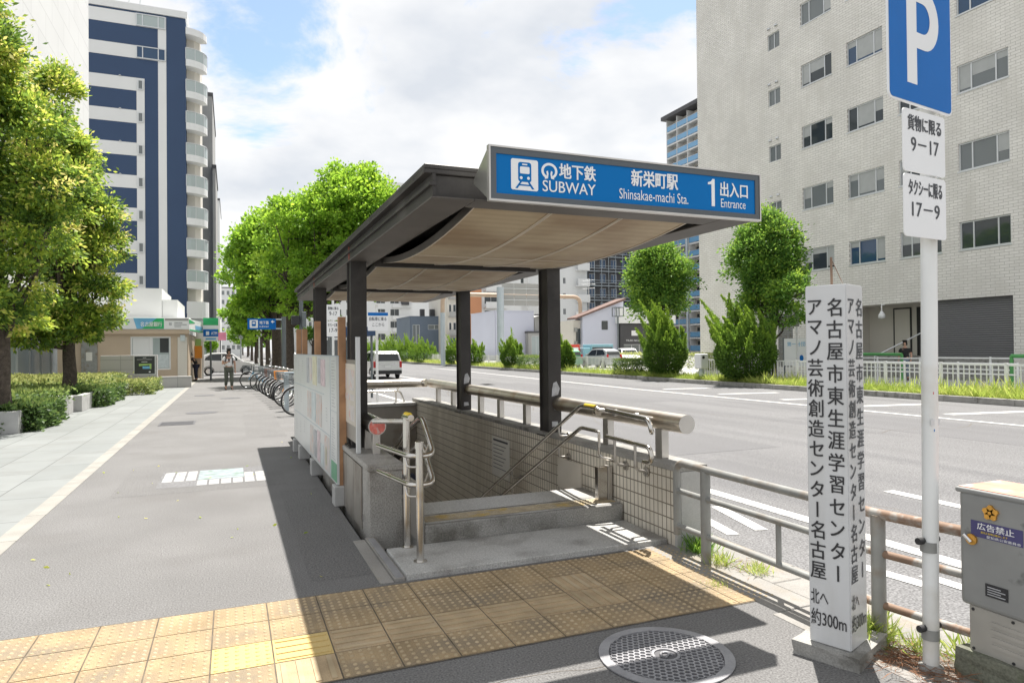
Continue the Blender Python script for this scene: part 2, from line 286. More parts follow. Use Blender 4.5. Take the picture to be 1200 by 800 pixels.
def soffit_mat():
    m, t, b = principled('perforated_soffit'); L = t.links.new
    geo = t.nodes.new('ShaderNodeNewGeometry')
    nz = t.nodes.new('ShaderNodeTexNoise'); L(geo.outputs['Position'], nz.inputs['Vector']); nz.inputs['Scale'].default_value = 1.7; nz.inputs['Detail'].default_value = 5
    cr = t.nodes.new('ShaderNodeValToRGB'); L(nz.outputs['Fac'], cr.inputs[0])
    cr.color_ramp.elements[0].position = 0.36; cr.color_ramp.elements[0].color = (0.275, 0.195, 0.115, 1)
    cr.color_ramp.elements[1].position = 0.66; cr.color_ramp.elements[1].color = (0.42, 0.34, 0.225, 1)
    vo = t.nodes.new('ShaderNodeTexVoronoi'); L(geo.outputs['Position'], vo.inputs['Vector']); vo.inputs['Scale'].default_value = 90; vo.inputs['Randomness'].default_value = 0.0
    mr = t.nodes.new('ShaderNodeMapRange'); L(vo.outputs['Distance'], mr.inputs[0]); mr.inputs[1].default_value = 0.2; mr.inputs[2].default_value = 0.4; mr.inputs[3].default_value = 0.72; mr.inputs[4].default_value = 1.1
    sm = t.nodes.new('ShaderNodeVectorMath'); sm.operation = 'SCALE'; L(cr.outputs[0], sm.inputs[0]); L(mr.outputs[0], sm.inputs['Scale'])
    L(sm.outputs[0], b.inputs['Base Color']); b.inputs['Roughness'].default_value = 0.6
    return m
M['soffit'] = soffit_mat()
def shutter_mat():
    m, t, b = principled('roller_shutter'); L = t.links.new
    geo = t.nodes.new('ShaderNodeNewGeometry'); wv = t.nodes.new('ShaderNodeTexWave'); wv.bands_direction = 'Z'; wv.inputs['Scale'].default_value = 3.2
    L(geo.outputs['Position'], wv.inputs['Vector'])
    cr = t.nodes.new('ShaderNodeValToRGB'); L(wv.outputs['Fac'], cr.inputs[0]); cr.color_ramp.elements[0].color = (0.10, 0.10, 0.105, 1); cr.color_ramp.elements[1].color = (0.2, 0.2, 0.205, 1)
    L(cr.outputs[0], b.inputs['Base Color']); b.inputs['Roughness'].default_value = 0.45; b.inputs['Metallic'].default_value = 0.3
    bn = t.nodes.new('ShaderNodeBump'); bn.inputs['Strength'].default_value = 0.6; bn.inputs['Distance'].default_value = 0.03; L(wv.outputs['Fac'], bn.inputs['Height']); L(bn.outputs[0], b.inputs['Normal'])
    return m
M['shutter'] = shutter_mat()
# leaves: real leaf colours, dark mature ones to yellow young growth; zelkova clump contrast also imitates sun and shade
M['leaf_zelkova'] = leaf_mat('leaf_zelkova', [(0.0, (0.05, 0.10, 0.028)), (0.40, (0.13, 0.235, 0.04)), (0.70, (0.30, 0.41, 0.055)), (0.90, (0.46, 0.50, 0.09)), (1.0, (0.56, 0.53, 0.17))], 0.45)
M['leaf_ginkgo'] = leaf_mat('leaf_ginkgo', [(0.0, (0.08, 0.18, 0.025)), (0.5, (0.18, 0.34, 0.035)), (1.0, (0.32, 0.47, 0.05))], 0.48)
M['leaf_round'] = leaf_mat('leaf_round', [(0.0, (0.05, 0.13, 0.025)), (0.5, (0.12, 0.25, 0.04)), (1.0, (0.26, 0.40, 0.055))], 0.42)
M['leaf_juniper'] = leaf_mat('leaf_juniper', [(0.0, (0.05, 0.11, 0.02)), (0.5, (0.14, 0.26, 0.032)), (1.0, (0.28, 0.42, 0.05))], 0.38)
M['leaf_hedge'] = leaf_mat('leaf_hedge', [(0.0, (0.045, 0.09, 0.03)), (0.5, (0.11, 0.19, 0.05)), (1.0, (0.26, 0.33, 0.10))], 0.35)
M['leaf_cover'] = leaf_mat('leaf_cover', [(0.0, (0.08, 0.14, 0.04)), (0.5, (0.23, 0.28, 0.09)), (1.0, (0.40, 0.43, 0.17))], 0.35)
M['grass'] = leaf_mat('grass_blade', [(0.0, (0.17, 0.26, 0.05)), (0.5, (0.30, 0.40, 0.08)), (1.0, (0.48, 0.50, 0.18))], 0.42)

# ------------------------------------------------------------------ mesh tools
X3, Y3, Z3 = Vector((1, 0, 0)), Vector((0, 1, 0)), Vector((0, 0, 1))
def frame(o, U, V=Z3):
    U = Vector(U).normalized(); V = Vector(V).normalized(); return (Vector(o), U, V, U.cross(V))
_tx = {}
def text_geo(s, bold):
    k = (s, bold)
    if k not in _tx:
        cu = bpy.data.curves.new('lettering', 'FONT'); cu.body = s; cu.size = 1.0; cu.offset = bold; cu.resolution_u = 3
        ob = bpy.data.objects.new('lettering', cu); COL.objects.link(ob)
        dg = bpy.context.evaluated_depsgraph_get(); me = bpy.data.meshes.new_from_object(ob.evaluated_get(dg))
        v = np.array([x.co[:2] for x in me.vertices]) if len(me.vertices) else np.zeros((0, 2))
        f = [tuple(p.vertices) for p in me.polygons]
        bpy.data.objects.remove(ob); bpy.data.curves.remove(cu); bpy.data.meshes.remove(me)
        _tx[k] = (v, f)
    return _tx[k]
class MB:
    def __init__(s): s.v = []; s.f = []; s.sm = []; s.mi = []; s.cm = 0
    def add(s, vs, fs, smooth=False):
        b = len(s.v); s.v.extend(Vector(v) for v in vs)
        for f in fs: s.f.append(tuple(i+b for i in f)); s.sm.append(smooth); s.mi.append(s.cm)
        return s
    def ob(s, fr, u0, u1, v0, v1, n0, n1):
        o, U, V, W = fr
        P = [o+U*u+V*v+W*n for n in (n0, n1) for v in (v0, v1) for u in (u0, u1)]
        return s.add(P, [(0, 2, 3, 1), (4, 5, 7, 6), (0, 1, 5, 4), (2, 6, 7, 3), (0, 4, 6, 2), (1, 3, 7, 5)])
    def box(s, x0, x1, y0, y1, z0, z1, bev=0.0, seg=2):
        if bev <= 0: return s.ob((Vector((0, 0, 0)), X3, Y3, Z3), x0, x1, y0, y1, z0, z1)
        bm = bmesh.new(); bmesh.ops.create_cube(bm, size=1)
        for v in bm.verts: v.co = Vector(((x0+x1)/2+v.co.x*(x1-x0), (y0+y1)/2+v.co.y*(y1-y0), (z0+z1)/2+v.co.z*(z1-z0)))
        bmesh.ops.bevel(bm, geom=bm.edges[:], offset=bev, segments=seg, affect='EDGES', profile=0.5)
        s.bm(bm); return s
    def bm(s, bm, smooth=False):
        bm.verts.index_update()
        s.add([v.co.copy() for v in bm.verts], [tuple(v.index for v in f.verts) for f in bm.faces], smooth); bm.free()
    def quad(s, a, b, c, d): return s.add([a, b, c, d], [(0, 1, 2, 3)])
    def rect(s, x0, x1, y0, y1, z): return s.add([(x0, y0, z), (x1, y0, z), (x1, y1, z), (x0, y1, z)], [(0, 1, 2, 3)])
    def prism(s, poly, fr, n0, n1):
        o, U, V, W = fr; k = len(poly)
        P = [o+U*u+V*v+W*n0 for u, v in poly]+[o+U*u+V*v+W*n1 for u, v in poly]
        return s.add(P, [tuple(range(k))[::-1], tuple(range(k, 2*k))]+[(i, (i+1) % k, k+(i+1) % k, k+i) for i in range(k)])
    def tube(s, pts, r, n=10, closed=False, cap=True):
        pts = [Vector(p) for p in pts]; k = len(pts); rs = r if isinstance(r, (list, tuple)) else [r]*k
        tg = []
        for i in range(k):
            a = pts[(i-1) % k] if (closed or i > 0) else pts[i]; b = pts[(i+1) % k] if (closed or i < k-1) else pts[i]
            tg.append((b-a).normalized())
        ref = Z3 if abs(tg[0].z) < 0.9 else X3
        nn = tg[0].cross(ref).normalized(); V = []
        for i in range(k):
            nn = (nn - tg[i]*nn.dot(tg[i])).normalized(); bb = tg[i].cross(nn)
            for j in range(n):
                a = 2*math.pi*j/n; V.append(pts[i]+(nn*math.cos(a)+bb*math.sin(a))*rs[i])
        F = []
        for i in range(k if closed else k-1):
            i2 = (i+1) % k
            for j in range(n): F.append((i*n+j, i*n+(j+1) % n, i2*n+(j+1) % n, i2*n+j))
        s.add(V, F, True)
        if cap and not closed:
            s.add(V[:n], [tuple(range(n))[::-1]]); s.add(V[-n:], [tuple(range(n))])
        return s
    def disc(s, c, ax, r, t, n=24, r2=None):
        ax = Vector(ax).normalized(); c = Vector(c)
        return s.tube([c, c+ax*t], [r, r if r2 is None else r2], n)
    def lathe(s, prof, c=(0, 0, 0), n=16, smooth=True):
        c = Vector(c); V = [c+Vector((r*math.cos(2*math.pi*j/n), r*math.sin(2*math.pi*j/n), z)) for r, z in prof for j in range(n)]
        F = [(i*n+j, i*n+(j+1) % n, (i+1)*n+(j+1) % n, (i+1)*n+j) for i in range(len(prof)-1) for j in range(n)]
        return s.add(V, F, smooth)
    def text(s, tx, fr, u, v, w=None, h=None, bold=0.0, lift=0.003, rot=False, depth=0.0):
        """Lettering with its bounding box at (u, v) lower left, w x h metres (one may be None to keep the proportions)."""
        V, F = text_geo(tx, 0.0)
        if not len(V): return s
        if rot: V = np.stack([V[:, 1], -V[:, 0]], 1)
        lo, hi = V.min(0), V.max(0); sz = hi-lo
        if w is None: w = h*sz[0]/sz[1]
        if h is None: h = w*sz[1]/sz[0]
        o, U, W, Nn = fr; k = h/sz[1]
        for q, (dx, dy) in enumerate(s.fat(bold)):
            s.add([o+U*(u+(p[0]-lo[0])/sz[0]*w+dx*k)+W*(v+(p[1]-lo[1])/sz[1]*h+dy*k)+Nn*(lift+0.0002*q) for p in V], F)
        return s
    @staticmethod
    def fat(b):
        return [(0, 0)] if b <= 0 else [(-b, -b*.6), (b, -b*.6), (-b, b*.6), (b, b*.6)]
    def glyphs(s, tx, fr, uc, vtop, size, pitch, bold=0.0, lift=0.003, sx=1.0):
        """A vertical column of characters, each in its own cell."""
        o, U, W, Nn = fr
        for i, ch in enumerate(tx):
            V, F = text_geo(ch, 0.0)
            if not len(V): continue
            if ch == 'ー': V = np.stack([V[:, 1], -V[:, 0]], 1)
            c = (V.min(0)+V.max(0))/2; V = V-c
            for q, (dx, dy) in enumerate(s.fat(bold)):
                s.add([o+U*(uc+(p[0]+dx)*size*sx)+W*(vtop-pitch*(i+0.5)+(p[1]+dy)*size)+Nn*(lift+0.0002*q) for p in V], F)
        return s
    def facade(s, fr, u0, u1, v0, v1, holes, depth):
        """A wall sheet with openings and their reveals."""
        us = sorted({u0, u1, *[h[0] for h in holes], *[h[2] for h in holes]}); vs = sorted({v0, v1, *[h[1] for h in holes], *[h[3] for h in holes]})
        us = [u for u in us if u0 <= u <= u1]; vs = [v for v in vs if v0 <= v <= v1]
        o, U, V, W = fr; pt = lambda u, v, n=0: o+U*u+V*v+W*n
        for a, b in zip(us, us[1:]):
            for c, d in zip(vs, vs[1:]):
                mu, mv = (a+b)/2, (c+d)/2
                if any(h[0] < mu < h[2] and h[1] < mv < h[3] for h in holes): continue
                s.quad(pt(a, c), pt(b, c), pt(b, d), pt(a, d))
        for a, c, b, d in holes:
            q = [(a, c), (b, c), (b, d), (a, d)]
            for i in range(4):
                p, r = q[i], q[(i+1) % 4]; s.quad(pt(*p), pt(*r), pt(*r, -depth), pt(*p, -depth))
        return s
    def build(s, name, m, parent=None, label=None):
        me = bpy.data.meshes.new(name)
        off = wloc(parent) if parent else Vector((0, 0, 0))
        me.from_pydata([tuple(v-off) for v in s.v], [], s.f)
        me.polygons.foreach_set('use_smooth', s.sm)
        ms = m if isinstance(m, (list, tuple)) else [m]
        for x in ms: me.materials.append(M[x] if isinstance(x, str) else x)
        if len(ms) > 1: me.polygons.foreach_set('material_index', s.mi)
        me.update()
        o = bpy.data.objects.new(name, me); COL.objects.link(o)
        if parent: o.parent = parent
        if label: o['label'] = label
        return o
def wloc(o):
    p = Vector(o.location)
    while o.parent: o = o.parent; p += Vector(o.location)
    return p
def tag(o, label, cat, group=None):
    o['label'] = label; o['category'] = cat
    if group: o['group'] = group
    return o
def thing(name, label, cat, loc=(0, 0, 0), group=None):
    o = bpy.data.objects.new(name, None); COL.objects.link(o); o.location = loc; o.empty_display_size = 0.2
    return tag(o, label, cat, group)
def struct(name, mb, m):
    o = mb.build(name, m); o['kind'] = 'structure'; return o
def dup(root, loc, rz=0.0, label=None, scale=1.0, swap=None):
    """A copy of a thing with copies of its parts and sub-parts."""
    def cp(o, par):
        c = o.copy(); COL.objects.link(c); c.parent = par
        if swap and o.type == 'MESH':
            nm = o.data.materials[0].name if o.data.materials else ''
            if nm in swap:
                c.data = o.data.copy(); c.data.materials[0] = M[swap[nm]]
        for ch in o.children: cp(ch, c)
        return c
    r = cp(root, None); r.location = loc; r.rotation_euler = (0, 0, rz); r.scale = (scale,)*3
    if label: r['label'] = label
    return r
def fillet(pts, rad, seg=6):
    pts = [Vector(p) for p in pts]; out = [pts[0]]
    for i in range(1, len(pts)-1):
        a, b, c = pts[i-1], pts[i], pts[i+1]; d1 = (a-b); d2 = (c-b); r = min(rad, d1.length*0.49, d2.length*0.49)
        p, q = b+d1.normalized()*r, b+d2.normalized()*r
        for k in range(seg+1):
            t = k/seg; out.append(p*(1-t)**2+b*2*t*(1-t)+q*t*t)
    out.append(pts[-1]); return out
def window(parent, fr, u0, v0, u1, v1, depth=0.12, splits=(), rows=(), fm='alu', gm='glass_dark', bar=0.05, name='window', sub=True):
    """A framed window set back in its opening; the pane is a part of the window."""
    b = MB(); n0, n1 = -depth-0.02, -depth+0.05
    b.ob(fr, u0, u1, v0, v0+bar, n0, n1); b.ob(fr, u0, u1, v1-bar, v1, n0, n1)
    b.ob(fr, u0, u0+bar, v0+bar, v1-bar, n0, n1); b.ob(fr, u1-bar, u1, v0+bar, v1-bar, n0, n1)
    for t in splits: x = u0+(u1-u0)*t; b.ob(fr, x-bar/2, x+bar/2, v0+bar, v1-bar, n0+0.005, n1-0.008)
    for t in rows: y = v0+(v1-v0)*t; b.ob(fr, u0+bar, u1-bar, y-bar/2, y+bar/2, n0+0.008, n1-0.012)
    w_ = b.build(name, fm, parent)
    p = MB(); p.ob(fr, u0+bar*0.5, u1-bar*0.5, v0+bar*0.5, v1-bar*0.5, -depth-0.03, -depth+0.005); p.build('pane', gm, w_)
    return w_
def bezel(fr, poly, n0, n1): return MB().prism(poly, fr, n0, n1)
def rrect(u0, v0, u1, v1, r, seg=5):
    P = []
    for cx, cy, a0 in ((u1-r, v0+r, -90), (u1-r, v1-r, 0), (u0+r, v1-r, 90), (u0+r, v0+r, 180)):
        for k in range(seg+1): a = R(a0+90*k/seg); P.append((cx+r*math.cos(a), cy+r*math.sin(a)))
    return P
# ------------------------------------------------------------------ leaves
def leaf_obj(name, P, D, size, tone, m, parent=None, width=0.5, rng=None):
    """Leaf faces: P tips' bases, D pointing directions, size lengths, tone 0..1."""
    n = len(P); rng = rng or np.random.default_rng(1)
    D = D/np.maximum(np.linalg.norm(D, axis=1, keepdims=True), 1e-6)
    r = rng.normal(size=(n, 3)); S = np.cross(D, r); S /= np.maximum(np.linalg.norm(S, axis=1, keepdims=True), 1e-6)
    L = size[:, None]
    V = np.empty((n, 4, 3)); V[:, 0] = P; V[:, 2] = P+D*L
    Nn = np.cross(D, S); fold = Nn*L*0.08
    V[:, 1] = P+D*L*0.5+S*L*width*0.5+fold; V[:, 3] = P+D*L*0.5-S*L*width*0.5+fold
    if parent is not None: V -= np.array(wloc(parent))
    me = bpy.data.meshes.new(name); me.vertices.add(n*4); me.vertices.foreach_set('co', V.reshape(-1))
    me.loops.add(n*4); me.loops.foreach_set('vertex_index', np.arange(n*4, dtype=np.int32))
    me.polygons.add(n); me.polygons.foreach_set('loop_start', np.arange(0, n*4, 4, dtype=np.int32)); me.polygons.foreach_set('loop_total', np.full(n, 4, dtype=np.int32))
    a = me.attributes.new('tone', 'FLOAT', 'POINT'); a.data.foreach_set('value', np.repeat(np.clip(tone, 0, 1), 4).astype(np.float32))
    me.materials.append(M[m]); me.update(calc_edges=True)
    o = bpy.data.objects.new(name, me); COL.objects.link(o)
    if parent is not None: o.parent = parent
    return o
def crown_points(rng, lobes, n, clump=0.22, per=60, shell=0.55, flat=0.7):
    """Clumps of leaves spread over the lobes' outer volume. Returns points, outward directions, clump tone."""
    lob = np.array([l[:6] for l in lobes], float); vol = lob[:, 3]*lob[:, 4]+lob[:, 4]*lob[:, 5]+lob[:, 3]*lob[:, 5]; pr = vol/vol.sum()
    k = max(1, n//per); li = rng.choice(len(lob), k, p=pr)
    d = rng.normal(size=(k, 3)); d /= np.linalg.norm(d, axis=1, keepdims=True); d[:, 2] = np.where(d[:, 2] < -0.55, -d[:, 2], d[:, 2])
    rad = shell+(1.04-shell)*rng.random((k, 1))**0.6
    C = lob[li, :3]+d*lob[li, 3:6]*rad
    cs = lob[li, 3:6].mean(1)*clump*(0.6+0.8*rng.random(k))
    ct = rng.normal(0, 1, k)
    idx = np.repeat(np.arange(k), per)
    off = rng.normal(size=(len(idx), 3))*cs[idx][:, None]*0.55; off[:, 2] *= flat
    P = C[idx]+off; D = d[idx]+rng.normal(size=(len(idx), 3))*0.8+off/np.maximum(cs[idx][:, None], 1e-3)*0.5
    hgt = off[:, 2]/np.maximum(cs[idx], 1e-3)
    return P, D, ct[idx], hgt, rad[idx][:, 0], C, d
def tree(name, label, cat, base, lobes, n, leaf, m, trunk_r, fork, group=None, seed=1, clump=0.22, per=60, tone_mu=0.42, tone_sd=0.16, tip=0.12, shell=0.55, width=0.5, lean=(0, 0), droop=0.0, tiny=False):
    rng = np.random.default_rng(seed); rnd = random.Random(seed)
    t = thing(name, label, cat, base, group)
    B = Vector(base); top = Vector((B.x+lean[0], B.y+lean[1], B.z+fork))
    zmax = max(l[2]+l[5]*0.5 for l in lobes); cx = sum(l[0] for l in lobes)/len(lobes); cy = sum(l[1] for l in lobes)/len(lobes)
    mb = MB()
    pts = [B-Z3*0.05, B+Z3*0.12, B.lerp(top, 0.35)+Vector((rnd.uniform(-.04, .04), rnd.uniform(-.04, .04), 0)), B.lerp(top, 0.7), top, Vector((top.x*.6+cx*.4, top.y*.6+cy*.4, top.z*.55+zmax*.45)), Vector((cx, cy, zmax))]
    mb.tube(pts, [trunk_r*1.35, trunk_r*1.1, trunk_r, trunk_r*.92, trunk_r*.85, trunk_r*.45, trunk_r*.1], 12)
    mb.build('trunk', 'bark', t)
    br = MB()
    for l in lobes:
        c = Vector(l[:3]); s0 = B.lerp(top, rnd.uniform(0.82, 1.0))+Z3*rnd.uniform(0, fork*0.12)
        mid = s0.lerp(c, 0.5)+Vector((rnd.uniform(-.15, .15), rnd.uniform(-.15, .15), -0.06*(c-s0).length))
        br.tube([s0, mid, c], [trunk_r*.42, trunk_r*.26, trunk_r*.1], 7)
        for q in range(0 if tiny else 4):
            a = rnd.uniform(0, 6.28); e = c+Vector((math.cos(a)*l[3]*.75, math.sin(a)*l[4]*.75, rnd.uniform(-.3, .6)*l[5])); s1 = mid.lerp(c, rnd.uniform(.2, .9))
            br.tube([s1, s1.lerp(e, .5)+Z3*.08, e], [trunk_r*.14, trunk_r*.09, trunk_r*.03], 5)
    br.build('branches', 'bark', t)
    P, D, ct, hg, rad, _, _ = crown_points(rng, lobes, n, clump, per, shell)
    D[:, 2] -= droop
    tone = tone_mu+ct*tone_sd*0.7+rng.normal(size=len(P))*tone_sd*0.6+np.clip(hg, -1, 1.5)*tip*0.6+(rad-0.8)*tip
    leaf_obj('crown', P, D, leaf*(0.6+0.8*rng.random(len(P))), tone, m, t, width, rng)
    return t
# ================================================================== the ground
HX0, HX1, HY0, HY1 = 1.36, 3.56, 5.33, 13.1          # the stairwell's opening
def holed(mb, x0, x1, y0, y1, z, hx0=HX0, hx1=HX1, hy0=HY0, hy1=HY1):
    mb.rect(x0, x1, y0, hy0, z); mb.rect(x0, x1, hy1, y1, z); mb.rect(x0, hx0, hy0, hy1, z); mb.rect(hx1, x1, hy0, hy1, z)
    return mb
struct('ground', holed(MB(), -1500, 1500, -1500, 1500, -0.16), 'ground')
sw = MB(); holed(sw, -1.70, 3.35, -8, 46, 0.0, 1.0, 3.349, 4.66, 13.25); sw.rect(-1.7, 3.35, 54, 300, 0.0)
struct('sidewalk', sw, 'asphalt_walk')
cs = MB(); cs.rect(-80, 3.35, 46.003, 53.997, -0.004); struct('side_street', cs, 'asphalt_road')
pl = MB(); pl.rect(-16, -1.87, -8, 46, 0.0); struct('plaza_paving', pl, 'plaza')
kb = MB(); y = -6.0
while y < 46: kb.box(-1.868, -1.702, y, y+0.992, -0.1, 0.006, 0.004, 1); y += 1.0
struct('kerb_strip', kb, 'kerb')
rd = MB(); rd.rect(3.85, 19.7, -60, 700, -0.12); struct('road', rd, 'asphalt_road')
gk = MB(); y = -6.0
while y < 120: gk.box(3.356, 3.62, y, y+1.192, -0.12, 0.004, 0.008, 1); gk.box(3.624, 3.848, y+0.3, y+1.492, -0.13, -0.03, 0.008, 1); y += 1.2
struct('road_gutter', gk, 'gutter')
ap_ = MB()
for x0, x1, y0, y1 in ((6.2, 8.6, 9.0, 16.5), (11.0, 13.2, 18, 31), (6.0, 6.9, 4.5, 8.4), (8.8, 11.5, 30, 44), (12.2, 14.6, 6.5, 12.5)): ap_.rect(x0, x1, y0, y1, -0.1175)
struct('road_repair', ap_, 'asphalt_patch')
wp = MB()
for x0, x1, y0, y1 in ((-1.25, 0.62, 8.6, 10.5), (0.25, 0.95, 13.4, 18.5), (-1.66, -0.2, 20.5, 24.0), (0.5, 0.92, 4.9, 8.2)): wp.rect(x0, x1, y0, y1, 0.0012)
struct('walkway_repair', wp, 'walk_patch')
cw = MB(); rc = random.Random(12)
def crack(x, y, dx, dy, n, z, wd):
    pts = [(x, y)]
    for k in range(n): pts.append((pts[-1][0]+dx+rc.uniform(-.5, .5)*abs(dy), pts[-1][1]+dy+rc.uniform(-.5, .5)*abs(dx)))
    for (a, b), (c, d) in zip(pts, pts[1:]):
        q = Vector((c-a, d-b, 0)).normalized(); nn = Vector((-q.y, q.x, 0))*wd*rc.uniform(.4, 1); cw.quad(Vector((a, b, z))-nn, Vector((c, d, z))-nn, Vector((c, d, z))+nn, Vector((a, b, z))+nn)
for a in ((6.4, 3.0, 0.02, 0.35, 26, -0.1168, 0.006), (9.2, 9.0, 0.5, 0.03, 12, -0.1168, 0.008), (11.5, 12, -0.02, 0.6, 20, -0.1168, 0.010), (7.5, 13, 0.02, 0.7, 22, -0.1168, 0.009), (-1.5, 11.5, 0.2, 0.02, 11, 0.0016, 0.002), (0.65, 3.2, 0.14, -0.03, 9, 0.0016, 0.002)): crack(*a)
struct('pavement_cracks', cw, 'joint')
mk = MB()
def stripe(x0, y0, x1, y1, wd, z=-0.115):
    d = Vector((x1-x0, y1-y0, 0)).normalized(); n = Vector((-d.y, d.x, 0))*wd/2; a, b = Vector((x0, y0, z)), Vector((x1, y1, z))
    mk.quad(a-n, b-n, b+n, a+n)
stripe(5.24, -20, 5.24, 15.0, 0.17); stripe(5.24, 15.4, 5.24, 140, 0.17)
stripe(4.80, 5.95, 4.56, 5.02, 0.13); stripe(4.70, 5.94, 4.1, 7.2, 0.10); stripe(4.34, 5.55, 4.22, 5.0, 0.12); stripe(4.50, 3.95, 4.57, 3.4, 0.13); stripe(4.75, 3.55, 4.78, 2.6, 0.12)
y = 5.0
while y < 160: stripe(7.1, y-0.2, 7.12, y+0.75, 0.16) if y < 8 else None; stripe(9.9, y+13, 9.9, y+18, 0.15); y += 10
stripe(15.2, 4, 15.2, 24, 0.16); stripe(15.2, 24, 16.8, 60, 0.16)
for k, yy in enumerate((8.4, 11.2, 13.8, 16.6, 19.6, 23.0)):
    mk.add([(16.1, yy, -0.115), (18.4, yy-0.4, -0.115), (18.4, yy-0.1, -0.115), (16.1, yy+0.3, -0.115)], [(0, 1, 2, 3)])
struct('road_markings', mk, 'paint')
fk = MB(); y = -10.0
while y < 170: fk.box(19.7, 19.86, y, y+0.992, -0.12, 0.06, 0.01, 1); y += 1.0
struct('far_kerb', fk, 'concrete')
ms = MB(); ms.rect(19.86, 21.6, -10, 170, 0.03); struct('planting_strip', ms, 'soil')
fp = MB(); fp.rect(21.6, 31.2, -10, 300, 0.0); struct('far_pavement', fp, 'concrete_pale')
# ---- tactile paving: 300 mm tiles with real domes and bars
def tactile(tiles, name, m, zb):
    mb = MB()
    for (tx, ty, kind, ax) in tiles:
        mb.cm = 0; mb.box(tx+0.003, tx+0.297, ty+0.003, ty+0.297, -0.03, zb, 0.0); mb.cm = 1
        if kind == 'd':
            for i in range(6):
                for j in range(6):
                    cx, cy = tx+0.025+0.05*i, ty+0.025+0.05*j
                    V = [(cx+r*math.cos(a*math.pi/4), cy+r*math.sin(a*math.pi/4), z) for r, z in ((0.0125, zb), (0.0075, zb+0.005)) for a in range(8)]
                    mb.add(V, [(a, (a+1) % 8, 8+(a+1) % 8, 8+a) for a in range(8)]+[tuple(range(8, 16))])
        else:
            for i in range(4):
                c = 0.0375+0.075*i; h = 0.0095
                if ax == 'x': mb.prism([(tx+0.015, c+ty-h*1.4), (tx+0.285, c+ty-h*1.4), (tx+0.285, c+ty+h*1.4), (tx+0.015, c+ty+h*1.4)], (Vector((0, 0, 0)), X3, Y3, Z3), zb-0.001, zb+0.005)
                else: mb.prism([(c+tx-h*1.4, ty+0.015), (c+tx+h*1.4, ty+0.015), (c+tx+h*1.4, ty+0.285), (c+tx-h*1.4, ty+0.285)], (Vector((0, 0, 0)), X3, Y3, Z3), zb-0.001, zb+0.005)
    return struct(name, mb, (m, 'tactile_new' if m == 'tactile_new' else 'tactile_dome'))
T0x, T0y = -2.22, 3.40
yel, bars, new = [], [], []
for j in range(4):
    for i in range(18):
        x = T0x+0.302*i; yv = T0y+0.302*j
        if x > 2.98 and j == 0 or x < -1.75: continue
        if x > 3.0: continue
        isb = (j == 1 and 7 <= i <= 13) or (j == 0 and i == 8) or (i in (14,) and j in (1, 2))
        if j == 1 and i in (7, 8): new.append((x, yv, 'd' if i == 7 else 'b', 'x')); continue
        (bars if isb else yel).append((x, yv, 'b' if isb else 'd', 'y' if i == 14 or (j == 0) else 'x'))
tactile(yel, 'tactile_paving', 'tactile', 0.006); tactile(bars, 'tactile_paving', 'tactile_bar', 0.0055); tactile(new, 'tactile_paving', 'tactile_new', 0.0065)
jd = MB(); jd.rect(-1.75, 3.1, 3.39, 4.62, 0.003); struct('paving_bed', jd, 'joint')
cp = MB(); cp.box(3.03, 3.352, 3.2, 4.65, -0.1, 0.008, 0.01); cp.box(2.97, 3.352, -4, 3.19, -0.1, 0.0045, 0.004); struct('verge_strip', cp, 'gutter')
# ---- manhole cover in the foreground
t = thing('manhole_cover', 'round iron manhole cover with a honeycomb pattern in the near asphalt', 'manhole cover', (2.07, 2.985, 0))
mb = MB(); mb.tube([(2.07, 2.985, -0.02), (2.07, 2.985, 0.005)], 0.345, 48); mb.build('plate', 'iron_dark', t)
mb = MB(); mb.lathe([(0.345, 0.004), (0.345, 0.011), (0.292, 0.011), (0.292, 0.004)], (2.07, 2.985, 0), 48, False)
mb.lathe([(0.075, 0.004), (0.075, 0.011), (0.06, 0.011), (0.06, 0.004)], (2.07, 2.985, 0), 24, False); mb.build('ring', 'iron', t)
mb = MB(); s = 0.034
for i in range(-11, 12):
    for j in range(-12, 13):
        cx = i*s+(j % 2)*s/2; cy = j*s*0.866; d = math.hypot(cx, cy)
        if d > 0.283 or d < 0.085: continue
        V = []
        for rr_, z in ((s*0.575, 0.0055), (s*0.575, 0.011), (s*0.44, 0.011), (s*0.44, 0.0055)):
            V += [(2.07+cx+rr_*math.cos(R(30+60*k)), 2.985+cy+rr_*math.sin(R(30+60*k)), z) for k in range(6)]
        mb.add(V, [(q*6+k, q*6+(k+1) % 6, q*6+6+(k+1) % 6, q*6+6+k) for q in range(3) for k in range(6)])
mb.build('honeycomb', 'iron', t)
mb = MB(); mb.tube(fillet([(2.04, 2.97, 0.009), (2.05, 3.01, 0.009), (2.09, 3.01, 0.009), (2.10, 2.965, 0.009)], 0.02), 0.007, 6); mb.tube([(2.05, 2.955, 0.009), (2.09, 2.985, 0.009)], 0.006, 6); mb.build('emblem', 'iron', t)
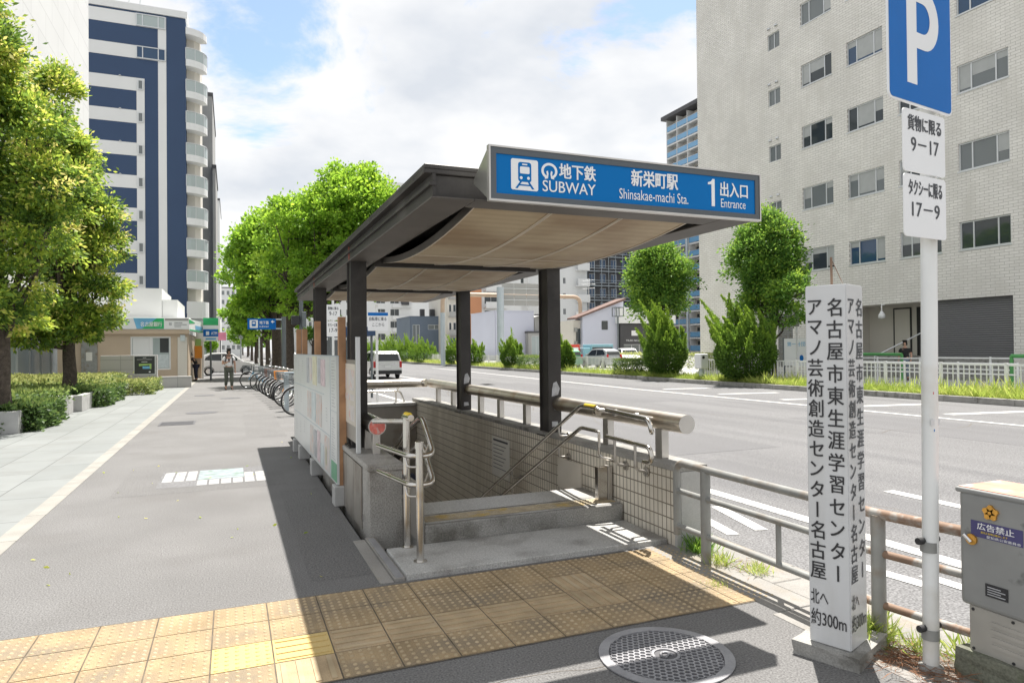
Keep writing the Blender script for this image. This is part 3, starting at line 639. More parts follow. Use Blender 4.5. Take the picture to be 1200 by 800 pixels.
# ---- smaller covers farther along the walkway
def cover(x, y, rx, ry, label, rnd=True):
    mb = MB()
    if rnd:
        V = [(x+rx*math.cos(a*math.pi/16)*k, y+ry*math.sin(a*math.pi/16)*k, z) for k, z in ((1, -0.01), (1, 0.005), (0.9, 0.006), (0.88, 0.003)) for a in range(32)]
        mb.add(V, [(q*32+a, q*32+(a+1) % 32, q*32+32+(a+1) % 32, q*32+32+a) for q in range(3) for a in range(32)]+[tuple(range(96, 128))])
    else:
        mb.box(x-rx, x+rx, y-ry, y+ry, -0.01, 0.005)
        for k in range(8): mb.box(x-rx*0.9, x+rx*0.9, y-ry*0.9+ry*1.8*k/8, y-ry*0.9+ry*1.8*(k+0.6)/8, 0.004, 0.008)
    return tag(mb.build('manhole_cover', 'iron_dark', None), label, 'manhole cover')
cover(-1.12, 16.9, 0.36, 0.42, 'rectangular ribbed drain cover beside the pale kerb strip', False)
cover(-0.72, 19.5, 0.38, 0.38, 'small round cover behind the ribbed drain cover on the walkway')
cover(-0.05, 25.0, 0.32, 0.32, 'round cover on the walkway just in front of the walking man')
cover(-0.9, 27.0, 0.34, 0.34, 'farthest round cover on the walkway near the bank')
# ---- pale mosaic plaque set in the walkway
t = thing('mosaic_plaque', 'white tiled mosaic plaque with a small picture set into the asphalt walkway', 'plaque', (-0.2, 9.5, 0))
mb = MB(); ar = MB(); gr = MB()
for j in range(3):
    for i in range(9):
        x, yv = -0.80+i*0.135, 8.98+j*0.36
        if j == 0 and i < 3: continue
        if j == 2 and i > 6: continue
        tgt = ar if (j >= 1 and 3 <= i <= 6) else mb
        if j == 0 or tgt is mb: tgt.box(x, x+0.112, yv, yv+0.33, -0.02, 0.005, 0.003, 1)
ar.box(-0.395, 0.14, 9.345, 10.045, -0.02, 0.0052, 0.003, 1)
mb.build('tiles', 'mosaic_white', t); ar.build('picture', 'mosaic_art', t)
gr.rect(-0.83, 0.43, 8.95, 10.08, 0.0022); gr.build('grout', 'asphalt_road', t)

# ================================================================== the stairwell
# right-hand tiled parapet
t = thing('tiled_parapet_wall', 'cream tiled stairwell wall along the road side with a grey coping', 'wall', (3.41, 4.52, 0))
mb = MB(); mb.ob((Vector((0, 0, 0)), X3, Y3, Z3), 3.27, 3.55, 4.56, 13.1, -3.8, 0.60); mb.build('wall_tiling', 'wall_tile', t)
mb = MB(); mb.box(3.262, 3.56, 4.52, 13.1, 0.602, 0.648, 0.006); mb.build('coping', 'concrete', t)
mb = MB(); mb.box(3.30, 3.553, 4.522, 4.556, -0.12, 0.60, 0.004); mb.box(3.262, 3.298, 4.524, 4.556, -0.12, 0.60); mb.build('end_slab', 'concrete_pale', t)
# left wall, back wall
t = thing('stairwell_back_wall', 'grey panelled wall closing the far end of the stairwell', 'wall', (2.4, 13.1, 0))
mb = MB(); mb.box(1.30, 3.262, 12.78, 13.08, -3.8, 0.52, 0.004); mb.build('panel', 'steel_panel', t)
mb = MB(); mb.box(1.27, 3.255, 12.74, 13.1, 0.524, 0.585, 0.006); mb.build('coping', 'granite_pale', t)
t = thing('stairwell_side_wall', 'steel clad wall on the left side of the stairs under the pedestal', 'wall', (1.3, 9, 0))
mb = MB(); mb.box(1.36, 1.42, 5.90, 12.78, -3.8, 0.30, 0.003); mb.build('panel', 'steel_panel', t)
# granite pedestal that carries the left posts
t = thing('granite_pedestal', 'low grey granite pedestal under the left canopy posts', 'pedestal', (1.2, 5.8, 0))
mb = MB(); mb.box(1.075, 1.355, 5.80, 12.76, -0.1, 0.565, 0.004); mb.build('body', 'granite', t)
mb = MB(); mb.box(1.055, 1.375, 5.775, 12.74, 0.567, 0.62, 0.012); mb.build('cap', 'granite', t)
mb = MB()
for k in range(5): mb.box(1.062, 1.073, 6.15+0.42*k, 6.55+0.42*k, 0.0, 0.555, 0.002)
mb.build('cladding', 'steel_panel', t)
mb = MB(); mb.box(1.052, 1.0615, 6.03, 6.05, 0.10, 0.16); mb.build('latch', 'chrome', t)
# granite apron, drain, platform, stairs
ap = MB()
ap.box(1.112, 3.262, 4.66, 5.325, -0.05, 0.045, 0.006); struct('entrance_apron', ap, 'granite_pale')
dr = MB(); dr.box(1.03, 1.108, 4.67, 5.79, -0.05, 0.022, 0.003); dr.box(0.93, 1.026, 4.66, 5.79, -0.05, 0.008, 0.003); struct('apron_edging', dr, 'gutter')
dc = tag(MB().box(1.045, 1.095, 4.69, 5.74, 0.0, 0.028, 0.002).build('drain_channel', 'iron', None), 'narrow metal drain channel beside the granite apron', 'drain')
st = MB(); st.box(1.425, 3.262, 5.33, 6.12, -0.6, 0.19, 0.012)
struct('stair_platform', st, 'granite_dark')
pt = MB(); pt.rect(1.44, 3.255, 5.36, 5.62, 0.1925); pt.rect(1.44, 3.255, 5.66, 6.1, 0.1922); struct('platform_paving', pt, 'granite_pale')
tp = []
mbt = MB()
for i in range(6):
    for a in range(6):
        for b in range(4):
            cx, cy = 1.475+0.297*i+0.05*a, 5.43+0.05*b; zb = 0.193
            V = [(cx+r*math.cos(k*math.pi/4), cy+r*math.sin(k*math.pi/4), z) for r, z in ((0.013, zb), (0.008, zb+0.005)) for k in range(8)]
            mbt.add(V, [(k, (k+1) % 8, 8+(k+1) % 8, 8+k) for k in range(8)]+[tuple(range(8, 16))])
mbt.rect(1.45, 3.235, 5.405, 5.605, 0.1945)
struct('platform_tactile', mbt, 'tactile_worn')
ss = MB()
for k in range(22):
    z = 0.19-0.155*(k+1); ss.box(1.425, 3.262, 6.12+0.305*k, 6.12+0.305*(k+1)-0.001, -3.9, z, 0.0)
struct('stairs', ss, 'granite')
# ---- notices on the tiled wall
FWX = lambda x, y=0.0: frame((x, y, 0), (0, -1, 0))       # a face towards -X, u grows towards the camera
t = thing('wall_notice', 'pale printed notice sheet hung on the tiled stairwell wall', 'notice', (3.262, 8.5, 0))
f = FWX(3.268, 8.68); MB().ob(f, 0, 0.62, -0.10, 0.42, 0.0, 0.006).build('sheet', 'paper', t)
mb = MB(); mb.ob(f, 0.05, 0.57, 0.365, 0.39, 0.0055, 0.008)
for k in range(7): mb.ob(f, 0.05, 0.5-0.06*(k % 3), 0.31-0.05*k, 0.318-0.05*k, 0.0055, 0.008)
mb.build('print', 'letter_grey', t)
f = FWX(3.268, 6.65); tag(MB().ob(f, 0, 0.52, 0.10, 0.42, 0.0, 0.012).build('access_panel', 'board_beige', None), 'blank cream access panel on the tiled wall above the platform', 'panel')
# ---- short steel post by the tiled wall
t = thing('steel_bollard', 'short boxy stainless post at the end of the upper step', 'bollard', (3.17, 5.55, 0.19))
mb = MB(); mb.box(3.10, 3.20, 5.50, 5.56, 0.19, 0.50, 0.004); mb.build('front_plate', 'steel', t)
mb = MB(); mb.box(3.205, 3.25, 5.50, 5.575, 0.19, 0.505, 0.003); mb.build('side_plate', 'steel_sat', t)

# ================================================================== tube railings
t = thing('tube_railing', 'thick stainless tube railing on short posts above the tiled wall', 'railing', (3.42, 4.6, 0.648))
mb = MB(); mb.tube([(3.42, 4.60, 0.965), (3.42, 12.30, 0.965)], 0.078, 24, cap=False); mb.build('tube', 'steel_tube', t)
mb = MB(); mb.disc((3.42, 4.604, 0.965), (0, -1, 0), 0.078, 0.008, 24); mb.build('end_cap', 'steel_sat', t)
for yy in (4.95, 5.85, 7.85, 8.75, 9.55, 10.9, 11.8):
    mb = MB(); mb.box(3.385, 3.455, yy-0.05, yy+0.05, 0.648, 0.895, 0.003); mb.build('support', 'steel_sat', t)
t = thing('tube_railing', 'thick stainless tube railing across the far end of the stairwell', 'railing', (2.3, 12.5, 0.58))
mb = MB(); mb.tube(fillet([(3.36, 12.40, 0.965), (3.3, 12.46, 0.965), (1.30, 12.52, 0.965)], 0.05), 0.075, 20); mb.build('tube', 'steel_tube', t)
for xx in (1.5, 2.2, 2.9):
    mb = MB(); mb.tube([(xx, 12.9, 0.585), (xx, 12.9, 0.78), (xx, 12.55, 0.94)], 0.018, 8); mb.build('support', 'steel_sat', t)
mb = MB(); mb.tube(fillet([(1.6, 12.98, 0.80), (3.0, 12.98, 0.80), (3.08, 12.98, 0.585)], 0.08), 0.02, 8); mb.build('lower_rail', 'steel', t)
t = thing('tube_railing', 'thick stainless tube with a red disc on its end above the granite pedestal', 'railing', (1.25, 6.35, 0.62))
mb = MB(); mb.tube([(1.25, 6.35, 0.885), (1.25, 6.935, 0.885)], 0.083, 24, cap=False); mb.tube([(1.25, 7.18, 0.885), (1.25, 12.4, 0.885)], 0.083, 24, cap=False); mb.build('tube', 'steel', t)
mb = MB(); mb.disc((1.25, 6.354, 0.885), (0, -1, 0), 0.083, 0.006, 28); mb.build('end_cap', 'steel_sat', t)
mb = MB(); mb.disc((1.25, 6.347, 0.885), (0, -1, 0), 0.074, 0.004, 28); mb.build('red_disc', 'red_sticker', t)
for yy in (6.42, 6.82): MB().box(1.215, 1.285, yy-0.035, yy+0.035, 0.62, 0.81, 0.003).build('support', 'steel_sat', t)
# ---- handrails on the tiled wall
t = thing('handrail', 'double stainless handrail running down the tiled wall of the stairs', 'handrail', (3.15, 5.9, 0.19))
sl = -0.505
for z0, nm in ((1.035, 'upper_rail'), (0.82, 'lower_rail')):
    mb = MB(); mb.tube(fillet([(3.15, 5.60, z0), (3.15, 5.91, z0), (3.15, 11.5, z0+sl*5.59)], 0.06), 0.019, 10); r_ = mb.build(nm, 'steel', t)
    for yy in (6.4, 7.7, 9.0, 10.3):
        z1 = z0+sl*(yy-5.91); b = MB(); b.tube(fillet([(3.15, yy, z1-0.015), (3.15, yy, z1-0.11), (3.27, yy, z1-0.11)], 0.04), 0.010, 8); b.disc((3.262, yy, z1-0.11), (-1, 0, 0), 0.035, 0.01, 14); b.build('bracket', 'steel_sat', r_)
MB().tube([(3.15, 5.62, 1.042), (3.15, 5.82, 1.042)], 0.0195, 10).build('yellow_tape', 'yellow', t)
b = MB(); b.tube([(3.15, 5.60, 1.035), (3.15, 5.56, 1.02), (3.40, 5.50, 0.98)], 0.019, 10); b.disc((3.15, 5.60, 1.0), (0, -1, 0), 0.035, 0.03, 14); b.tube(fillet([(3.15, 5.60, 0.82), (3.15, 5.56, 0.81), (3.15, 5.56, 0.58), (3.262, 5.5, 0.56)], 0.05), 0.013, 8); b.build('wall_return', 'steel', t)
t = thing('handrail', 'short looped stainless handrail at the mouth of the stairs near the road', 'handrail', (3.15, 4.75, 0.045))
mb = MB(); mb.tube(fillet([(3.15, 5.42, 1.03), (3.15, 4.74, 1.005), (3.15, 4.70, 0.90), (3.22, 4.80, 0.90)], 0.07), 0.020, 10); mb.build('upper_rail', 'steel', t)
mb = MB(); mb.tube(fillet([(3.15, 5.42, 0.79), (3.15, 4.72, 0.78), (3.15, 4.70, 0.655), (3.15, 4.82, 0.65)], 0.07), 0.020, 10); mb.build('lower_rail', 'steel', t)
for yy in (5.33, 4.98): MB().tube([(3.15, yy, 1.02), (3.39, yy, 0.975)], 0.015, 8).disc((3.20, yy, 1.01), (-1, 0, 0), 0.03, 0.03, 12).build('tube_bracket', 'steel_sat', t)
for yy in (5.28, 4.95): MB().tube(fillet([(3.15, yy, 0.775), (3.15, yy, 0.56), (3.262, yy, 0.54)], 0.05), 0.013, 8).disc((3.262, yy, 0.54), (-1, 0, 0), 0.04, 0.012, 14).build('wall_bracket', 'steel_sat', t)
# ---- left handrail with its double loop on two posts
t = thing('handrail', 'double loop stainless handrail on two posts beside the granite pedestal', 'handrail', (1.28, 5.1, 0.045))
mb = MB(); mb.tube([(1.272, 4.90, 0.045), (1.272, 4.90, 0.87)], 0.028, 14); mb.disc((1.272, 4.90, 0.045), Z3, 0.05, 0.008, 16); mb.disc((1.272, 4.90, 0.87), Z3, 0.033, 0.05, 14); mb.build('post', 'steel', t)
mb = MB(); mb.tube([(1.272, 5.30, 0.045), (1.272, 5.30, 1.06)], 0.028, 14); mb.disc((1.272, 5.30, 0.045), Z3, 0.05, 0.008, 16); mb.build('post', 'steel', t)
for dz, dx in ((0.0, 0.0), (-0.215, 0.0)):
    mb = MB(); mb.tube(fillet([(1.13, 5.72, 0.80+dz), (1.235, 4.99, 0.80+dz), (1.405, 4.98, 0.80+dz), (1.43, 5.42, 1.05+dz), (1.47, 6.2, 0.83+dz), (1.47, 9.0, -0.58+dz)], 0.11, 8), 0.021, 12)
    mb.build('loop_rail', 'steel', t)
    mb = MB(); mb.tube(fillet([(1.272, 4.90, 0.735+dz), (1.19, 4.93, 0.735+dz), (1.19, 4.985, 0.79+dz)], 0.03), 0.009, 8); mb.tube(fillet([(1.272, 5.30, 0.77+dz), (1.38, 5.2, 0.745+dz), (1.415, 5.15, 0.87+dz)], 0.03), 0.009, 8); mb.build('bracket', 'steel_sat', t)
MB().tube([(1.272, 5.36, 1.065), (1.285, 5.20, 1.065)], 0.026, 12).tube([(1.10, 5.74, 1.0), (1.272, 5.32, 1.03)], 0.021, 10).build('top_rail', 'steel', t)
MB().tube([(1.276, 5.33, 1.085), (1.284, 5.23, 1.085)], 0.02, 10).build('yellow_tape', 'yellow', t)
MB().box(1.385, 1.422, 5.34, 5.89, 0.047, 0.50, 0.003).build('kick_plate', 'steel_panel', t)

# ================================================================== the canopy
CX0, CX1, CY0, CY1, ZB, ZT = 1.10, 3.46, 3.88, 12.75, 2.50, 2.662
PX0, PX1, PYS = 1.19, 3.37, (7.06, 10.2)
t = thing('subway_canopy', 'dark bronze steel canopy with a bellied brown soffit over the subway stairs', 'canopy', (2.3, 7.0, 0))
for k, (px, py) in enumerate([(PX0, PYS[0]), (PX0, PYS[1]), (PX1, PYS[0]), (PX1, PYS[1])]):
    mb = MB(); z0 = 0.62 if px < 2 else 0.60
    mb.box(px-0.08, px+0.08, py-0.12, py-0.098, z0, ZB, 0.002, 1); mb.box(px-0.08, px+0.08, py+0.098, py+0.12, z0, ZB, 0.002, 1); mb.box(px-0.062, px+0.062, py-0.098, py+0.098, z0, ZB)
    mb.box(px-0.11, px+0.11, py-0.15, py+0.15, z0, z0+0.015)
    o = mb.build('post', 'bronze', t)
    if px > 2:
        for P_, du, zz0 in (([(-0.05, 0), (0.03, 0.02), (0.05, 0.09), (0.01, 0.17), (-0.03, 0.15), (-0.045, 0.08)], 0.01, 1.05), ([(-0.025, 0), (0.02, 0.0), (0.02, 0.05), (-0.02, 0.055)], 0.02, 0.9), ([(-0.04, 0), (0.04, 0.01), (0.03, 0.06), (-0.04, 0.06)], 0.0, 0.71)):
            MB().prism(P_, frame((px+du, py-0.1215, zz0), X3), 0, 0.002).build('sticker_scrap', 'poster_grey', o)
def edge_beam(xo, s):                                  # s = +1: the web faces -X
    mb = MB()
    xs = sorted((xo, xo+s*0.02)); mb.box(xs[0], xs[1], CY0, CY1, ZB+0.002, ZT-0.03)
    xs = sorted((xo-s*0.05, xo+s*0.30)); mb.box(xs[0], xs[1], CY0+0.01, CY1+0.03, ZT-0.028, ZT, 0.004, 1)
    xs = sorted((xo-s*0.02, xo+s*0.02)); mb.box(xs[0], xs[1], CY0-0.01, CY1+0.01, ZB+0.062, ZB+0.082)
    xs = sorted((xo+s*0.26, xo+s*0.27)); mb.box(xs[0], xs[1], CY0+0.3, CY1-0.1, ZB+0.002, ZT-0.03)
    o = mb.build('side_beam', 'bronze', t)
    xs = sorted((xo-s*0.006, xo+s*0.26)); MB().box(xs[0], xs[1], CY0, CY1, ZB-0.012, ZB, 0.002, 1).build('bottom_flange', 'bronze_pale', o)
    if s > 0:
        for py in PYS: MB().box(xo-0.004, xo+0.0, py-0.125, py-0.085, ZB+0.002, ZT-0.03).build('primer_patch', 'primer', o)
edge_beam(CX0, 1); edge_beam(CX1, -1)
mb = MB(); mb.box(CX0+0.265, CX1-0.265, CY0, CY0+0.20, ZB-0.012, ZB, 0.002, 1); fl = mb.build('front_plate', 'bronze_pale', t)
mb = MB(); mb.box(CX0+0.025, CX1-0.025, CY0+0.03, CY0+0.05, ZB+0.003, ZT-0.032); mb.build('front_beam', 'bronze', t)
mb = MB(); mb.box(CX0+0.03, CX1-0.03, CY1-0.05, CY1-0.02, ZB+0.003, ZT-0.032); mb.build('rear_beam', 'bronze', t)
mb = MB(); mb.box(CX0-0.045, CX1+0.045, CY0+0.012, CY1+0.025, ZT+0.001, ZT+0.03, 0.004, 1); mb.build('roof_sheet', 'bronze', t)
ys = [CY0+0.20, PYS[0], PYS[1], CY1-0.06]
for py in PYS:
    mb = MB(); mb.box(CX0+0.27, CX1-0.27, py-0.035, py+0.035, ZB-0.045, ZB+0.08, 0.002, 1); mb.build('cross_beam', 'bronze', t)
sx0, sx1 = CX0+0.36, CX1-0.34
for k in range(3):
    a, b = ys[k]+(0.0 if k == 0 else 0.04), ys[k+1]-0.04; n = 16; sag = (0.105, 0.09, 0.075)[k]; zt0 = ZB+0.03
    prof = [(a+(b-a)*i/n, zt0-sag*4*(i/n)*(1-i/n)-0.03*(i/n)) for i in range(n+1)]
    mb = MB()
    for (y0, z0), (y1, z1) in zip(prof, prof[1:]):
        mb.add([(sx0, y0, z0), (sx1, y0, z0), (sx1, y1, z1), (sx0, y1, z1)], [(0, 1, 2, 3)], True)
    sf = mb.build('soffit_panel', 'soffit', t)
    rb = MB()
    for q in range(4):
        xx = sx0+(sx1-sx0)*q/3
        for dx in ((-0.008, 0.008) if q in (1, 2) else (0,)): rb.tube([(xx+dx, y_, z_-0.004) for y_, z_ in prof], 0.0045, 6)
    for i in (6,): rb.tube([(sx0, prof[i+3][0], prof[i+3][1]-0.003), (sx1, prof[i+3][0], prof[i+3][1]-0.003)], 0.0035, 6)
    rb.build('rib', 'soffit_rib', sf)
    for xs_, nm in ((sx0-0.012, 'edge_plate'), (sx1+0.004, 'edge_plate')):
        eb = MB()
        for (y0, z0), (y1, z1) in zip(prof, prof[1:]):
            eb.ob((Vector((xs_, y0, 0)), X3, Y3, Z3), 0, 0.008, 0, y1-y0, 0, 0) if False else eb.add([(xs_, y0, z0-0.006), (xs_, y1, z1-0.006), (xs_, y1, z1+0.05), (xs_, y0, z0+0.05), (xs_+0.008, y0, z0-0.006), (xs_+0.008, y1, z1-0.006), (xs_+0.008, y1, z1+0.05), (xs_+0.008, y0, z0+0.05)], [(0, 1, 2, 3), (7, 6, 5, 4), (0, 4, 5, 1), (3, 2, 6, 7)])
        eb.build(nm, 'bronze_pale', sf)

# ================================================================== the station sign on the canopy's front
SX0, SX1, SY, SZ0, SZ1 = 1.312, 3.195, 3.50, 2.412, 2.712
t = thing('station_sign', 'long blue SUBWAY station sign box standing on the front edge of the canopy', 'station sign', (2.25, 3.6, 2.41))
mb = MB(); pr = [(SY, SZ0), (SY, SZ1), (SY+0.25, SZ0+0.17), (SY+0.25, SZ0+0.145)]
V = [(x, y_, z_) for x in (SX0, SX1) for y_, z_ in pr]
mb.add(V, [(0, 1, 2, 3), (7, 6, 5, 4), (1, 5, 6, 2), (2, 6, 7, 3), (0, 3, 7, 4)]); mb.build('housing', 'sign_steel', t)
f = frame((SX0, SY, SZ0), X3); W_, H_ = SX1-SX0, SZ1-SZ0
mb = MB(); e = 0.004
mb.ob(f, -e, W_+e, -e, 0.008, -0.02, 0.014); mb.ob(f, -e, W_+e, H_-0.006, H_+e, -0.02, 0.014); mb.ob(f, -e, 0.006, 0.008, H_-0.006, -0.02, 0.014); mb.ob(f, W_-0.006, W_+e, 0.008, H_-0.006, -0.02, 0.014); mb.build('trim', 'steel_sat', t)
mb = MB(); e = 0.04
mb.ob(f, 0.008, W_-0.008, 0.008, e, 0.0, 0.010); mb.ob(f, 0.008, W_-0.008, H_-e, H_-0.008, 0.0, 0.010); mb.ob(f, 0.008, e, e, H_-e, 0.0, 0.010); mb.ob(f, W_-e, W_-0.008, e, H_-e, 0.0, 0.010); mb.build('frame', 'sign_frame', t)
mb = MB(); mb.ob(f, e, W_-e, e, H_-e, 0.0, 0.004); face = mb.build('face', 'sign_blue', t)
fb = frame((SX0, SY-0.004, SZ0), X3)
# face spans u .04-1.845, v .04-.26; px mapping: 78..1142 px of 1064 wide
us = lambda p: 0.04+(p-78)/1064*1.803
mb = MB()
mb.prism(rrect(us(131), 0.068, us(228), 0.242, 0.012), fb, 0.0, 0.002); pic = mb.build('pictogram_panel', 'letter_white', t)
tr = MB(); tc_ = (us(131)+us(228))/2; g = lambda P: tr.prism([(tc_+u, 0.155+v) for u, v in P], fb, 0.002, 0.0035)
body = rrect(-0.040, -0.040, 0.040, 0.070, 0.014)
tr.prism([(tc_+u, 0.155+v) for u, v in body], fb, 0.002, 0.0030)
for s_ in (-1, 1): g([(s_*0.018, -0.040), (s_*0.030, -0.040), (s_*0.058, -0.078), (s_*0.044, -0.078)][::s_])
g([(-0.034, -0.062), (0.034, -0.062), (0.034, -0.054), (-0.034, -0.054)])
tr.build('train_icon', 'sign_blue', t)
tw = MB(); tw.prism([(tc_+u, 0.155+v) for u, v in rrect(-0.029, 0.006, 0.029, 0.045, 0.006)], fb, 0.003, 0.004); tw.prism([(tc_+u, 0.155+v) for u, v in rrect(-0.016, 0.054, 0.016, 0.061, 0.003)], fb, 0.003, 0.004)
for s_ in (-1, 1): tw.prism([(tc_+s_*0.022+0.0085*math.cos(a*math.pi/6), 0.137+0.0085*math.sin(a*math.pi/6)) for a in range(12)], fb, 0.003, 0.004)
tw.build('train_windows', 'letter_white', t)
mb = MB()
a_ = [R(v) for v in range(-62, 243, 8)]; ec = (us(270), 0.190)
P_ = [Vector((SX0+ec[0]+0.045*math.cos(x), SY-0.006, SZ0+ec[1]+0.038*math.sin(x))) for x in a_]
ring = [(0.050*math.cos(x), 0.046*math.sin(x)) for x in a_]; ri = [(0.036*math.cos(x), 0.032*math.sin(x)) for x in a_]
for (o1, o2, i1, i2) in zip(ring, ring[1:], ri, ri[1:]): mb.prism([(ec[0]+p[0], ec[1]+p[1]) for p in (i1, o1, o2, i2)][::-1], fb, 0.0, 0.002)

for s_ in (-1, 1):
    cv = [(0.021, -0.034), (0.012, -0.032), (0.011, -0.018), (0.014, -0.004)]; cw = [(0.024, -0.046), (0.004, -0.043), (0.000, -0.016), (0.004, 0.002)]
    for (a, b_, c_, d_) in zip(cv, cv[1:], cw, cw[1:]): mb.add([fb[0]+fb[1]*(ec[0]+s_*(p[0]+0.006))+fb[2]*(ec[1]+p[1])+fb[3]*0.0022 for p in (c_, d_, b_, a)], [(0, 1, 2, 3)])
mb.build('metro_emblem', 'letter_white', t)
mb = MB(); mb.text('地下鉄', fb, us(307), 0.155, us(446)-us(307), 0.086, 0.022); mb.text('SUBWAY', fb, us(244), 0.072, us(445)-us(244), 0.064, 0.005); mb.build('lettering', 'letter_white', t)
mb = MB(); mb.text('新栄町駅', fb, us(590), 0.150, us(786)-us(590), 0.098, 0.022); mb.text('Shinsakae-machi Sta.', fb, us(540), 0.068, us(832)-us(540), 0.062, 0.0); mb.build('lettering', 'letter_white', t)
mb = MB(); mb.prism([(us(938), 0.070), (us(952), 0.070), (us(952), 0.242), (us(943), 0.242), (us(936), 0.226), (us(922), 0.219), (us(922), 0.205), (us(938), 0.208)], fb, 0.0, 0.003); mb.text('出入口', fb, us(978), 0.138, us(1106)-us(978), 0.092, 0.020); mb.text('Entrance', fb, us(980), 0.068, us(1096)-us(980), 0.055, 0.0); mb.build('lettering', 'letter_white', t)

# ================================================================== the notice board beside the entrance
t = thing('notice_board', 'long white notice board of posters on timber posts and concrete blocks', 'notice board', (0.98, 9.3, 0))
A_, B_ = Vector((1.0, 7.20, 0)), Vector((0.93, 11.5, 0)); ud = (A_-B_).normalized(); LB = (A_-B_).length
f = (B_, ud, Z3.copy(), ud.cross(Z3))
mb = MB(); mb.ob(f, 0, LB, 0.21, 1.53, -0.025, 0.0); mb.build('panel', 'board_white', t)
mb = MB()
for v in (0.66, 1.09): mb.ob(f, 0.002, LB-0.9 if v > 1 else LB-0.42, v-0.004, v+0.004, 0.0, 0.004)
mb.ob(f, LB-0.42, LB-0.416, 0.21, 1.53, 0.0, 0.004); mb.ob(f, LB-0.41, LB, 0.95, 0.955, 0.0, 0.004); mb.ob(f, 0, LB, 1.53, 1.54, -0.027, 0.006); mb.build('seams', 'pole_grey', t)
for (u0_, u1_, v0_, v1_, m_) in ((1.75, 2.0, 1.16, 1.5, 'poster_grey'), (2.08, 2.28, 1.2, 1.5, 'poster_pale'), (2.38, 2.78, 1.16, 1.52, 'poster_yellow'), (2.9, 3.1, 1.2, 1.5, 'poster_grey'), (3.14, 3.50, 1.18, 1.49, 'poster_pink'), (1.8, 2.2, 0.7, 1.05, 'poster_pale'), (2.3, 2.65, 0.7, 1.06, 'poster_aqua'), (2.72, 3.2, 0.69, 1.06, 'poster_pale'), (2.1, 2.4, 0.26, 0.62, 'poster_pale'), (2.5, 2.72, 0.26, 0.6, 'poster_grey'), (2.8, 3.05, 0.25, 0.62, 'poster_pink'), (3.1, 3.35, 0.25, 0.5, 'poster_aqua'), (3.42, 3.78, 0.25, 0.63, 'poster_pale'), (3.93, 4.29, 0.23, 0.42, 'poster_green'), (3.5, 3.62, 0.3, 0.5, 'poster_yellow')):
    MB().ob(f, u0_, u1_, v0_, v1_, 0.0005, 0.004).build('poster', m_, t)  # poster colours are paled to imitate glare on the glossy board
mb = MB()
for u_, v_ in ((0.3, 1.3), (0.7, 1.3), (1.2, 1.3), (0.5, 0.85), (1.0, 0.85), (0.4, 0.4), (0.9, 0.4), (1.4, 0.45), (3.55, 0.8)):
    for q in range(5): mb.ob(f, u_, u_+0.08-0.02*(q % 2), v_+q*0.035, v_+q*0.035+0.006, 0.0005, 0.003)
for q in range(16): mb.ob(f, LB-0.33, LB-0.08-0.05*(q % 3), 1.0+q*0.032, 1.006+q*0.032, 0.0005, 0.003); mb.ob(f, LB-0.33, LB-0.1-0.04*(q % 4), 0.45+q*0.028, 0.455+q*0.028, 0.0005, 0.003)
mb.build('small_print', 'poster_grey', t)
for yb, h in ((7.24, 1.94), (9.12, 1.97), (10.55, 1.91), (11.35, 1.93)):
    xb = 1.0-0.0163*(yb-7.2)+0.026; MB().box(xb, xb+0.075, yb-0.035, yb+0.035, 0.2, h, 0.003, 1).build('timber_post', 'wood', t)
    MB().box(xb-0.06, xb+0.10, yb-0.10, yb+0.10, 0.0, 0.2, 0.006, 1).build('foot_block', 'concrete_pale', t)
MB().box(0.985, 1.02, 11.3, 11.42, 0.0, 0.21).build('strut', 'wood', t)
t = thing('poster_stand', 'narrow beige poster panel in a grey steel frame beside the near canopy post', 'poster board', (1.1, 6.9, 0.62))
MB().box(1.085, 1.125, 6.50, 6.545, 0.622, 1.72, 0.003, 1).build('upright', 'alu', t)
MB().box(1.10, 1.118, 6.55, 7.9, 0.70, 1.50, 0.002, 1).build('panel', 'steel_panel', t)
MB().box(1.094, 1.0995, 6.62, 7.7, 0.86, 1.46).build('poster', 'board_beige', t)
mb = MB()
for (y0, y1, z0, z1) in ((6.68, 7.0, 1.2, 1.4), (7.1, 7.6, 1.2, 1.4), (6.68, 7.6, 1.1, 1.16), (6.68, 7.0, 0.9, 1.05)): mb.box(1.092, 1.0938, y0, y1, z0, z1)
mb.build('print', 'poster_pale', t)
# ================================================================== guard rail along the kerb
t = thing('guard_rail', 'three-bar steel guard rail along the kerb, grey turning to rust', 'guard rail', (3.15, 3.2, 0))
GX = 3.225
mb = MB(); mb.tube(fillet([(GX, 4.475, 0.13), (GX, 4.475, 0.695), (GX, 4.0, 0.687)], 0.10, 8)+[Vector((GX, 2.98, 0.685))], 0.028, 14); mb.build('rail', 'rail_grey', t)
for z in (0.475, 0.200): MB().tube([(GX, 4.475, z), (GX, 2.98, z)], 0.021, 12).build('rail', 'rail_grey', t)
for z, r_ in ((0.685, 0.028), (0.475, 0.021), (0.200, 0.021)): MB().tube([(GX, 2.979, z), (GX, 2.70, z), (3.315, 2.235, z-0.005)], r_, 14).build('rail', 'rail_rust', t, 'rusty brown rail')
for yy in (4.13, 2.675): MB().tube([(GX+0.004, yy, -0.03), (GX+0.004, yy, 0.68)], 0.037, 16).disc((GX, yy, 0.0), Z3, 0.05, 0.01, 14).build('post', 'rail_grey', t)
for yy in (3.40,): MB().tube([(GX, yy, 0.200), (GX, yy, 0.475)], 0.018, 10).build('upright', 'rail_grey', t)
